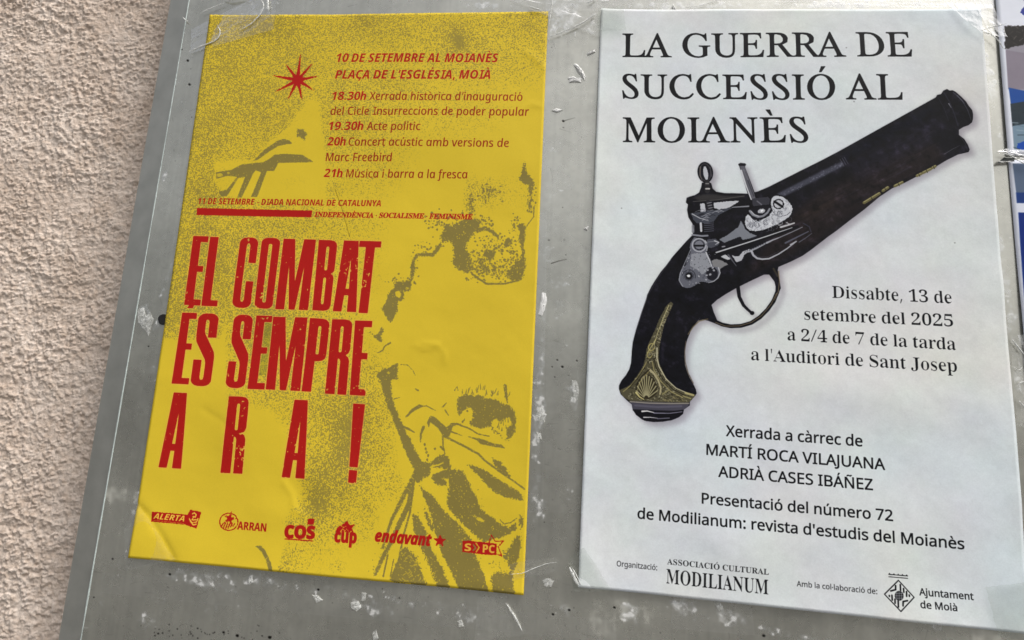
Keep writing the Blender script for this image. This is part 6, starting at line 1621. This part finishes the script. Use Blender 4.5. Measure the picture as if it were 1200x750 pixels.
    bd = dict(fam='serif', thin=1.15, xh=1.1, track=-16, col=(14, 14, 18))
    s.text('Dissabte, 13 de', (974.2, 349.2), (1115, 356), 14.6, **bd)
    s.text('setembre del 2025', (941.8, 374.8), (1116.4, 383), 14.2, **bd)
    s.text('a 2/4 de 7 de la tarda', (921.9, 398.8), (1119.3, 410.4), 14.4, **bd)
    s.text("a l'Auditori de Sant Josep", (879.4, 422), (1120.6, 436), 14.6, **bd)
    sn = dict(fam='sans', grow=1.5, col=INK)
    s.text('Xerrada a càrrec de', (850.3, 510.8), (1009.4, 523), 12.6, **sn)
    s.text('MARTÍ ROCA VILAJUANA', (827.4, 532.6), (1036.2, 550.4), 12.6, **sn)
    s.text('ADRIÀ CASES IBÁÑEZ', (841.2, 558.4), (1021.6, 574), 12.6, **sn)
    s.text('Presentació del número 72', (821.8, 589.4), (1044.6, 610), 12.4, **sn)
    s.text("de Modilianum: revista d'estudis del Moianès", (746.9, 607), (1127.8, 643), 12.6, **sn)
    s.text('Organització:', (722.3, 662.6), (769.5, 667.6), 6.4, 'sans', grow=.4, **kw)
    s.text('ASSOCIACIÓ CULTURAL', (781.2, 660.4), (899.6, 672.6), 6.9, 'serif', thin=.3, **kw)
    s.text('MODILIANUM', (780, 682.4), (899, 695.4), 17.6, 'serif', thin=.5, **kw)
    s.text('Amb la col·laboració de:', (932.4, 686), (1025.8, 695), 6.3, 'sans', grow=.4, **kw)
    s.text('Ajuntament', (1075.4, 696.4), (1139, 702.2), 8.2, 'sans', grow=1.0, **kw)
    s.text('de Moià', (1076.4, 711), (1119.4, 715), 8.2, 'sans', grow=1.0, **kw)
    k8 = lambda x, y: (1010 + x / 8, 660 + y / 8)
    s.line([k8(*p) for p in [(325, 152), (470, 310), (343, 440), (193, 280)]], 1.3, INK, 1, closed=True)
    s.poly([k8(*p) for p in ell(330, 295, 42, 46)], INK, .9)
    for d_ in (-22, 0, 22):
        s.line([k8(330 + d_, 252), k8(330 + d_, 338)], .45, (180, 184, 190), .8)
        s.line([k8(290, 295 + d_), k8(372, 295 + d_)], .45, (180, 184, 190), .8)
    for P_ in [[(298, 200), (298, 238), (252, 250)], [(342, 192), (344, 244)], [(372, 228), (374, 262)], [(400, 256), (400, 300)], [(425, 288), (426, 300)], [(238, 292), (238, 300)], [(262, 290), (264, 334)],
               [(290, 326), (290, 362)], [(320, 344), (320, 398)], [(364, 388), (366, 348), (408, 340)]]:
        s.line([k8(*p) for p in P_], 1.9, INK, 1)
    s.line([k8(235, 118), k8(412, 134)], .9, INK, 1)
    s.line([k8(235, 96), k8(412, 112)], 1.0, INK, 1)
    for x, y in [(242, 90), (284, 94), (324, 98), (364, 101), (404, 105)]:
        s.poly([k8(*p) for p in [(x - 13, y + 6), (x, y - 8), (x + 13, y + 8)]], INK, 1)
    for x, y in [(991, 57), (728, 245), (1118, 285), (1000, 120)]:
        s.poly(ell(x, y, 1, .8), (90, 90, 90), .5)
    s.img *= 1 + (blur(g.random((H, W)).astype(np.float32), 1)[..., None] - .5) * .10


paint_white(wsh)

# ------------------------------------------------------------------ sheets of paper
def sheet_obj(s, name, z0, zf, nx, ny, label, cat, group=None, rough=.55, thick=.00022, spec=.4):
    """a printed sheet with its own waves, lifted edges and creases; zf(x, y) in metres above z0 (board space, local)"""
    c, sn = math.cos(s.th), math.sin(s.th)
    us, vs = np.linspace(0, 1, nx + 1), np.linspace(0, 1, ny + 1)
    U, V = np.meshgrid(us, vs)
    LX, LY = (U - .5) * s.w, (V - .5) * s.h
    X, Y = s.c[0] + LX * c - LY * sn, s.c[1] + LX * sn + LY * c
    Z = z0 + zf(X, Y, U, V)
    top = np.stack([X, Y, Z], -1).reshape(-1, 3)
    bot = top.copy()
    bot[:, 2] -= thick
    vv = np.concatenate([top, bot])
    vv = np.stack([vv[:, 0], -vv[:, 2], vv[:, 1] + ZB], -1)
    o0 = Vector(wpt((s.c[0], s.c[1], z0)))
    vv -= np.array(o0)
    n = nx + 1
    i = (np.arange(ny)[:, None] * n + np.arange(nx)[None]).ravel()
    ft = np.stack([i, i + 1, i + 1 + n, i + n], -1)
    nb = n * (ny + 1)
    fb = ft[:, ::-1] + nb
    e = list(range(nx + 1)) + [n * r + nx for r in range(1, ny + 1)] + [n * ny + x for x in range(nx - 1, -1, -1)] + [n * r for r in range(ny - 1, 0, -1)]
    fs = [(e[(j + 1) % len(e)], e[j], e[j] + nb, e[(j + 1) % len(e)] + nb) for j in range(len(e))]
    me = bpy.data.meshes.new(name)
    me.from_pydata(vv.tolist(), [], ft.tolist() + fb.tolist() + fs)
    uv = np.stack([U, V], -1).reshape(-1, 2)
    uv = np.concatenate([uv, uv])
    ul = me.uv_layers.new(name='UVMap')
    li = np.empty(len(me.loops), int)
    me.loops.foreach_get('vertex_index', li)
    ul.data.foreach_set('uv', uv[li].ravel())
    o = link(name, me, paper_mat(name + '_paper', s.image(), rough, spec), None, True)
    o.location = o0
    return tag(o, label, cat, group)


def bump_at(X, Y, px, py, rx, ry, ang, h, p=1.0):
    c = at(px, py)
    k = np.linalg.norm(at(px + 10, py) - c) / 10
    a = math.radians(-ang)
    dx, dy = X - c[0], Y - c[1]
    u = (dx * math.cos(a) + dy * math.sin(a)) / (rx * k)
    v = (-dx * math.sin(a) + dy * math.cos(a)) / (ry * k)
    return h * np.exp(-(u * u + v * v) ** p)


def crease(X, Y, P, wd, h):
    """a sharp crease along a polyline given on the photograph"""
    Q = at_many(P)[:, :2]
    out = np.zeros_like(X)
    k = np.linalg.norm(at(P[0][0] + 10, P[0][1]) - at(*P[0])) / 10
    for i in range(len(Q) - 1):
        a, b = Q[i], Q[i + 1]
        d = b - a
        L2 = d @ d
        t = np.clip(((X - a[0]) * d[0] + (Y - a[1]) * d[1]) / L2, 0, 1)
        r = np.hypot(X - a[0] - t * d[0], Y - a[1] - t * d[1])
        env = 1.0
        out = np.maximum(out, np.exp(-r / (wd * k)) * env)
    return out * h


def grid_noise(shape, cell, seed):
    g = np.random.default_rng(seed)
    return fbm(shape[0], shape[1], cell, 3) - .5


def z_yellow(X, Y, U, V):
    z = .0007 + grid_noise(X.shape, 60, 1) * .0024 + grid_noise(X.shape, 16, 7) * .0006
    z += (grid_noise(X.shape, 24, 6) + .2) * .0012 * (np.exp(-(1 - U) / .04) + np.exp(-U / .04) + np.exp(-V / .03) + np.exp(-(1 - V) / .03))
    z += .0005 * np.exp(-(1 - U) / .06) * (1 - V) + .0006 * np.exp(-V / .05) * (.4 + .6 * U)
    z += .0012 * np.exp(-(V / .05)) * np.exp(-((U - .45) / .3) ** 2)
    # handling dents
    z += crease(X, Y, [(163, 592), (176, 604), (190, 626), (206, 655)], 2.2, -.0012)
    z += bump_at(X, Y, 168, 634, 18, 34, 25, .0016)
    z += bump_at(X, Y, 222, 640, 22, 30, 20, .0008)
    z += crease(X, Y, [(334, 566), (343, 580), (346, 598), (358, 604)], 2.0, .0007)
    z += bump_at(X, Y, 356, 586, 16, 22, -30, -.0008)
    z += bump_at(X, Y, 320, 600, 30, 18, 0, .0006)
    z += crease(X, Y, [(486, 404), (496, 409), (508, 408), (514, 403)], 1.8, .0005)
    z += crease(X, Y, [(496, 402), (512, 404), (521, 413), (522, 424)], 1.8, .0005)
    z += crease(X, Y, [(612, 130), (622, 122), (634, 126)], 2, .0005)
    z += crease(X, Y, [(616, 62), (628, 70), (640, 84)], 2, .0005)
    z += crease(X, Y, [(240, 480), (262, 494), (268, 500)], 2, -.0004)
    z += crease(X, Y, [(393, 222), (402, 248), (410, 278)], 1.2, -.0003)
    z += bump_at(X, Y, 590, 690, 40, 12, 8, .0009)
    z += bump_at(X, Y, 400, 560, 60, 30, 10, .0006) + bump_at(X, Y, 480, 150, 80, 50, 0, .0009) + bump_at(X, Y, 300, 480, 60, 60, 0, .0009)
    return np.maximum(z, .0002)


def z_white(X, Y, U, V):
    z = .0008 + grid_noise(X.shape, 50, 2) * .0030 + grid_noise(X.shape, 14, 8) * .0007
    z += (grid_noise(X.shape, 22, 9) + .2) * .0014 * (np.exp(-(1 - U) / .04) + np.exp(-U / .04) + np.exp(-V / .03) + np.exp(-(1 - V) / .03))
    z += .0022 * np.exp(-U / .08) * np.clip((1 - V) * 3, .2, 1) * np.clip(V * 6, .3, 1)
    z += .0010 * np.exp(-V / .06) + .0006 * np.exp(-(1 - U) / .06)
    z += bump_at(X, Y, 690, 660, 20, 40, 0, .0010)
    z += crease(X, Y, [(1112, 10), (1128, 30), (1152, 52)], 2.0, .0006)
    z += bump_at(X, Y, 740, 300, 30, 60, 0, .0010) + bump_at(X, Y, 1000, 460, 90, 30, 8, .0010) + bump_at(X, Y, 1160, 420, 30, 110, 0, .0012)
    z += bump_at(X, Y, 860, 640, 60, 30, 5, .0010) + bump_at(X, Y, 1130, 600, 40, 50, 0, .0010)
    return np.maximum(z, .0003)


sheet_obj(ysh, 'poster', .0003, z_yellow, 150, 226, 'yellow poster in red capitals with an olive figure raising one arm', 'poster', rough=.6, spec=.16)
sheet_obj(wsh, 'poster', .0004, z_white, 140, 220, 'white poster with black lettering round a picture of an old flintlock pistol', 'poster', rough=.62, spec=.12)


# flyers at the board's right side: only their left strips are in the photograph
def flyer(name, Pt, Pb, w_, base, paint, label, z0, bottom=True):
    """left edge runs from Pt to Pb on the photograph; Pb is its lower corner if bottom, else Pt is its upper one"""
    a, b = at(*Pt)[:2], at(*Pb)[:2]
    d = (a - b) / np.linalg.norm(a - b)
    th = math.atan2(d[1], d[0]) - math.pi / 2
    h_ = w_ * 1.414
    x = np.array([math.cos(th), math.sin(th)])
    y = np.array([-math.sin(th), math.cos(th)])
    c = (b + x * w_ / 2 + y * h_ / 2) if bottom else (a + x * w_ / 2 - y * h_ / 2)
    s = Sheet(name, c[0], c[1], th, w_, h_, 2600, base)
    paint(s)
    g = np.random.default_rng(len(name))
    s.img *= 1 + (fbm(s.H, s.W, 60, 4)[..., None] - .5) * .06
    o = sheet_obj(s, 'flyer', z0, lambda X, Y, U, V: .0001 + (grid_noise(X.shape, 24, 5) + .5) * .0012, 60, 84, label, 'flyer', rough=.5, spec=.15)
    return o


def paint_a(s):
    s.poly([(1199, -40), (1230, -40), (1236, 12), (1215, 20), (1204, 22), (1197, 19), (1193.5, 16), (1196, 12), (1200, 8), (1198, 2)], (38, 52, 140), 1, 1)
    s.poly([(1174.5, 32), (1420, 34), (1440, 176), (1186.5, 176)], (150, 146, 156), 1, 0)
    s.poly([(1174.5, 32), (1420, 34), (1422, 60), (1240, 62), (1206, 50), (1198, 54), (1186, 56), (1176.5, 60)], (38, 35, 33), 1, 2.4, 3)
    s.poly([(1176.5, 60), (1240, 70), (1440, 70), (1440, 100), (1179.5, 106)], (136, 128, 140), 1, 0)
    s.poly([(1180, 104), (1200, 108), (1240, 106), (1430, 96), (1430, 126), (1230, 116), (1183, 124)], (24, 74, 150), 1, 0)
    s.poly([(1182, 123), (1205, 119), (1240, 116), (1430, 124), (1430, 150), (1184.5, 150)], (40, 52, 60), 1, 0)
    s.poly([(1184.5, 149), (1202, 146), (1430, 148), (1440, 176), (1186.5, 176)], (116, 140, 158), 1, 0)
    s.poly([(1190, 170), (1202, 165), (1214, 170), (1230, 168), (1236, 176), (1190, 176)], (20, 72, 168), 1, 1)
    for i in range(120):
        x, y = random.uniform(1183, 1420), random.uniform(124, 174)
        s.line([(x, y), (x + random.uniform(4, 12), y + random.uniform(-3, 3))], random.uniform(.5, 1.5), random.choice([(24, 32, 38), (86, 106, 118), (160, 176, 186)]), .6)
    for i in range(90):
        x, y = random.uniform(1176, 1420), random.uniform(34, 58)
        s.line([(x, y), (x + random.uniform(-6, 6), y + random.uniform(-4, 4))], random.uniform(.4, 1.2), random.choice([(110, 104, 98), (70, 62, 58), (16, 15, 15)]), .6)


def paint_b(s):
    s.poly([(1185.5, 192), (1440, 196), (1440, 231), (1190, 228)], (88, 104, 128), 1, 0)
    s.poly([(1189.5, 226), (1440, 229), (1440, 240), (1190.5, 238.5)], (24, 56, 120), 1, 0)
    s.poly([(1192.2, 249.5), (1440, 252), (1470, 470), (1206, 468)], (10, 42, 120), 1, 0)
    s.poly([(1200, 300), (1440, 303), (1440, 320), (1201, 316)], (30, 76, 150), .6, 2)


flyer('upper_flyer', (1165, 0), (1179.5, 183), .21, (226, 230, 240), paint_a, 'glossy white flyer with a blue mark and rocky shore picture, upper of the two flyers', .0009, True)
flyer('lower_flyer', (1180.5, 188), (1195, 360), .21, (218, 222, 234), paint_b, 'glossy flyer with navy blue panels and a white margin, lower of the two flyers', .0006, False)

# ------------------------------------------------------------------ clear tape
film = film_mat('clear_tape', .035)
film_g = film_mat('aged_tape', .05, .2, (.8, .81, .78), (.905, .92, .905))
film_m = film_mat('clear_tape_milky', .10, .2)
milk, mnt, mp = new_mat('milky_highlight')  # whitish colour that paints the bright highlights along the tape's ridges
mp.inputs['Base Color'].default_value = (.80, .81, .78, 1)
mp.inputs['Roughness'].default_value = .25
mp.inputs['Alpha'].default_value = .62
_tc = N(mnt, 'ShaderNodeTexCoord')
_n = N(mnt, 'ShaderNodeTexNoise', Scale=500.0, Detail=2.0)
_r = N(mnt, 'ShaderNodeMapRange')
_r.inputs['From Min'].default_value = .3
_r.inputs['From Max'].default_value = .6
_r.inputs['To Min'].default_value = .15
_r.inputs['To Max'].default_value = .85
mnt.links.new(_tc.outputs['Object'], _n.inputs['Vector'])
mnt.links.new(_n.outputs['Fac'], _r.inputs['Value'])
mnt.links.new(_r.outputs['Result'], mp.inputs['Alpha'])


def tape(quad, z, label, wr=.0004, folds=(), mat=None, seed=0, name='clear_tape', nx=36, ny=24):
    g = np.random.default_rng(seed + 50)
    A = at_many(quad)[:, :2]
    U, V = np.meshgrid(np.linspace(0, 1, nx), np.linspace(0, 1, ny))
    P = ((A[0] * (1 - U[..., None]) + A[1] * U[..., None]) * (1 - V[..., None]) + (A[3] * (1 - U[..., None]) + A[2] * U[..., None]) * V[..., None])
    # torn, uneven border
    P += np.stack([fbm(ny, nx, 3, 2) - .5, fbm(ny, nx, 3, 2) - .5], -1) * .0016
    ang = g.uniform(0, 3)
    Z = z + wr * (fbm(ny, nx, 7, 3) - .3) * .9
    for _ in range(5):
        a = g.uniform(0, math.pi)
        t = (U - g.random()) * math.cos(a) + (V - g.random()) * math.sin(a)
        Z += wr * .35 * np.exp(-np.abs(t) / .02)
    c = P.reshape(-1, 2).mean(0)
    o0 = Vector(wpt((c[0], c[1], z)))
    vs = [Vector(wpt((p[0], p[1], q_))) - o0 for p, q_ in zip(P.reshape(-1, 2), Z.ravel())]
    f = [(r * nx + k, r * nx + k + 1, (r + 1) * nx + k + 1, (r + 1) * nx + k) for r in range(ny - 1) for k in range(nx - 1)]
    root = link(name, mesh(name, vs, f), mat or film, None, True)
    root.location = o0
    tag(root, label, 'tape')
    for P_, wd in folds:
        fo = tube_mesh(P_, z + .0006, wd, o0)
        link('fold', fo, milk, root, True)  # pale tube added where the tape's ridge shines, highlight put into its colour
    return root


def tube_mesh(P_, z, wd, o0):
    """a flattened, tapering ridge for a painted tape highlight along a polyline of the photograph"""
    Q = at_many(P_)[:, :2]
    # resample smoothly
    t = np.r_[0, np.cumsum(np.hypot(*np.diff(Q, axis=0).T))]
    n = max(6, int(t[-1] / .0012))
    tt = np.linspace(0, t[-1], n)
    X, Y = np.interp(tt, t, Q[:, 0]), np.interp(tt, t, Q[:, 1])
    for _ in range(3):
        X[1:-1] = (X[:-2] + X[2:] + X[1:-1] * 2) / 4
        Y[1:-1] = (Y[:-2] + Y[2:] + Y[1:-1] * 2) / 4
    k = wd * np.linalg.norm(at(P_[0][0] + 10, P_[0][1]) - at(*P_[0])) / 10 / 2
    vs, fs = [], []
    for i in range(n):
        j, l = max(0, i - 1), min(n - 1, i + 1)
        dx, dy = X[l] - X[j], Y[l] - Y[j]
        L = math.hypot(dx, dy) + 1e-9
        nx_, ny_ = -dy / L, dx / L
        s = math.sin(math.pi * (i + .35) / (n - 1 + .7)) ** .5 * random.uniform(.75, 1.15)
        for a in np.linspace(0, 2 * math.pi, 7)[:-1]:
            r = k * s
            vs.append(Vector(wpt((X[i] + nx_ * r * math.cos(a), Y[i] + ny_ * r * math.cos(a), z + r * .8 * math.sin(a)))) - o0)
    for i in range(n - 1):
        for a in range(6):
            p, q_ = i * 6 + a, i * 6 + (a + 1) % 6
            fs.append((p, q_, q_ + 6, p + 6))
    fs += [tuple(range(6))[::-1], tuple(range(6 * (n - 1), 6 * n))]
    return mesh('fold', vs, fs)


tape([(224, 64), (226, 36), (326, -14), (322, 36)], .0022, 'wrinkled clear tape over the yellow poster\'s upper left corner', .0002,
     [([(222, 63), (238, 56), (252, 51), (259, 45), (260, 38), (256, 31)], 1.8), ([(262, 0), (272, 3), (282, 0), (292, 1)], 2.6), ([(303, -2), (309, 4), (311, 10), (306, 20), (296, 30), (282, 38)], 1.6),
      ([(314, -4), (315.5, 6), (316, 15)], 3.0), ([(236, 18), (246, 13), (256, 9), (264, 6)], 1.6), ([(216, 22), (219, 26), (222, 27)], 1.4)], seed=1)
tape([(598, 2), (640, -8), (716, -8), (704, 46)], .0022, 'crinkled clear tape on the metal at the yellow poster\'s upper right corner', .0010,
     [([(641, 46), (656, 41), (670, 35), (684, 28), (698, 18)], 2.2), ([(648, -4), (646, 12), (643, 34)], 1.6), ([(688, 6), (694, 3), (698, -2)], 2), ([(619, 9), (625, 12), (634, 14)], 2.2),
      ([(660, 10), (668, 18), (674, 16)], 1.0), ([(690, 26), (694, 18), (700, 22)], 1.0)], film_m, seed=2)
tape([(700, 13), (729, 11), (733, 39), (701, 40)], .0042, 'square of clear tape on the white poster\'s upper left corner', .0002, seed=3, mat=film_g)
tape([(1106, 6), (1160, 8), (1178, 46), (1150, 44)], .0030, 'clear tape across the white poster\'s upper right corner', .0004,
     [([(1148, 40), (1158, 43), (1166, 50), (1172, 60)], 2.0), ([(1146, 39), (1160, 34), (1176, 31)], 1.2)], seed=4)
tape([(1151, 686), (1204, 680), (1214, 748), (1166, 746)], .0034, 'clear tape over the white poster\'s lower right corner', .0003, seed=5, mat=film_g)
tape([(666, 652), (684, 640), (716, 690), (672, 692)], .0046, 'clear tape over the white poster\'s lower left corner', .0004,
     [([(667, 663), (672, 674), (678, 686)], 4.0), ([(669, 662), (675, 672), (680, 683)], 1.6)], film_g, seed=6)
tape([(148, 618), (164, 588), (208, 656), (150, 668)], .0026, 'clear tape smoothed over the yellow poster\'s lower left corner', .0002, seed=7)
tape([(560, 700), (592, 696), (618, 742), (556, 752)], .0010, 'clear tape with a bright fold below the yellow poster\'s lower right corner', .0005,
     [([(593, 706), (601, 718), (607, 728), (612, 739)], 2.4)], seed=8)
tape([(596, 660), (652, 652), (654, 668), (598, 680)], .0024, 'thin clear tape from the yellow poster\'s right edge onto the metal', .0003,
     [([(597, 672), (612, 671), (628, 664), (642, 659), (652, 658)], .9)], seed=9)
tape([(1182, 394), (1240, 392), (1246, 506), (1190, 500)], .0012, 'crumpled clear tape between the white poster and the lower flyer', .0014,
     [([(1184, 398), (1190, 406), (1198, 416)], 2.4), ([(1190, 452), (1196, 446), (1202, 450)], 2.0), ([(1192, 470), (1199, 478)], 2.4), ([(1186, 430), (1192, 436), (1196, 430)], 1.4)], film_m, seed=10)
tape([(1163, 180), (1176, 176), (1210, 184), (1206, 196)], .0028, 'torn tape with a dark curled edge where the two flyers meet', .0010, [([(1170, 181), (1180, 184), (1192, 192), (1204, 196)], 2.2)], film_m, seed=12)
dk = tape([(1165, 193), (1172, 187), (1186, 187), (1184, 192)], .0034, 'dark curled scrap of tape beside the two flyers', .0006, [], plain_mat('black_tape', (.02, .025, .022), .3, 0, 300, .3, .3), seed=13, name='tape_scrap', nx=14, ny=8)
tape([(640, -12), (1176, -12), (1176, 9), (640, 10)], .0006, 'long strip of clear tape along the board above the white poster', .0003,
     [([(700, 13.2), (716, 12.6), (727, 9.5)], 1.0), ([(788, 11), (789, 6)], 2.2), ([(800, 10.4), (820, 8), (842, 1)], .8)], seed=14)

# ------------------------------------------------------------------ scraps left by torn posters
scrap_mat = plain_mat('torn_paper', (.74, .74, .72), .7, 0, 400, .08, .4)
glue_mat = film_mat('glue_flake', .32, .3)


glue2 = film_mat('torn_tissue', .42, .4)


def scrap(P, h, label, mat=scrap_mat, cat='scrap', name='paper_scrap', z=.0003, seed=0):
    g = random.Random(seed)
    Q = at_many(P)[:, :2]
    c = Q.mean(0)
    # refine the outline with torn teeth
    out = []
    for i in range(len(Q)):
        a, b = Q[i], Q[(i + 1) % len(Q)]
        for t in (0, .33, .66):
            p = a + (b - a) * t
            d = (p - c)
            out.append(c + d * (1 + g.uniform(-.10, .10)))
    n = len(out)
    o0 = Vector(wpt((c[0], c[1], z)))
    vs, fs = [], []
    for r, k in ((1.0, 0), (.62, .8), (.3, 1)):
        for p in out:
            q_ = c + (p - c) * r
            vs.append(Vector(wpt((q_[0], q_[1], z + .0002 + h * k * g.uniform(.5, 1.1)))) - o0)
    for p in out:
        vs.append(Vector(wpt((p[0], p[1], z - .0002))) - o0)
    vs.append(Vector(wpt((c[0], c[1], z + h * .8))) - o0)
    for i in range(n):
        j = (i + 1) % n
        fs += [(i, j, n + j, n + i), (n + i, n + j, 2 * n + j, 2 * n + i), (2 * n + i, 2 * n + j, 4 * n), (j, i, 3 * n + i, 3 * n + j)]
    o = link(name, mesh(name, vs, fs), mat)
    o.location = o0
    return tag(o, label, cat)


scrap([(672, 76), (676, 75), (682, 82), (686, 88), (685, 94), (681, 90), (676, 83)], .0016, 'curled white shred of paper high between the two posters', seed=1)
scrap([(666, 92), (671, 89), (676, 92), (682, 91), (681, 97), (673, 96), (667, 97)], .0009, 'crumpled white crumbs just under the curled shred', seed=2)
scrap([(688, 62.5), (697, 58.5), (698, 61), (689, 65)], .0010, 'small rolled white shred touching the white poster\'s left edge', seed=3)
scrap([(646, 130), (652, 127), (659, 129), (653, 132)], .0006, 'thin white fleck right of the word popular', seed=4)
scrap([(684, 268), (690, 265), (688, 271)], .0009, 'tiny bright fleck hugging the white poster\'s left edge at mid height', seed=5)
scrap([(635, 344), (640, 343), (641, 352), (638, 364), (635, 370), (631, 368), (633, 356)], .0006, 'long white torn strip beside the yellow poster\'s right edge', seed=6)
scrap([(670, 445), (676, 446), (679, 458), (677, 470), (673, 470), (671, 458)], .0005, 'pale upright patch of torn paper beside the white poster\'s left edge', glue_mat, seed=7)
scrap([(630, 480), (636, 476), (640, 486), (638, 496), (632, 494), (627, 488)], .0007, 'crusty pale glue lump beside the yellow poster\'s right edge', glue_mat, seed=8)
scrap([(628, 506), (634, 508), (635, 515), (629, 514)], .0006, 'small glue lump under the crusty one', glue_mat, seed=9)
scrap([(636, 680), (642, 677), (649, 681), (646, 688), (638, 686)], .0005, 'pale chip on the metal between the posters\' lower corners', glue_mat, seed=10)
scrap([(411, 706), (420, 704), (424, 712), (418, 716), (412, 713)], .0006, 'square white scrap on the metal under the yellow poster', glue2, seed=11)
scrap([(424, 694), (430, 695), (428, 704), (424, 704)], .0004, 'narrow pale scrap just above the square white one', glue_mat, seed=12)
scrap([(436, 742), (441, 738), (444, 748), (438, 752)], .0005, 'pale scrap at the photo\'s bottom edge left of centre', glue_mat, seed=13)
scrap([(292, 676), (296, 673), (297, 682), (293, 685), (290, 680)], .0007, 'bright white shred on the metal under the row of red emblems', glue2, seed=14)
scrap([(366, 697), (373, 698), (378, 703), (371, 706)], .0004, 'pair of pale chips left of the square white scrap', glue2, seed=15)
scrap([(788, 12), (789, 5), (792, 11)], .0006, 'tiny white tooth above the white poster\'s top edge', seed=16)
scrap([(536, 728), (541, 726), (544, 734), (538, 735)], .0005, 'small glue chip below the yellow poster right of centre', glue_mat, seed=17)
scrap([(162, 362), (168, 360), (172, 372), (176, 366), (180, 374), (174, 392), (168, 384), (163, 378)], .0005, 'ragged pale glue patch beside the black plug', glue_mat, seed=18)
scrap([(835, 704), (843, 703), (848, 714), (842, 716)], .0004, 'pale crinkled chip under the white poster\'s left half', glue_mat, seed=19)
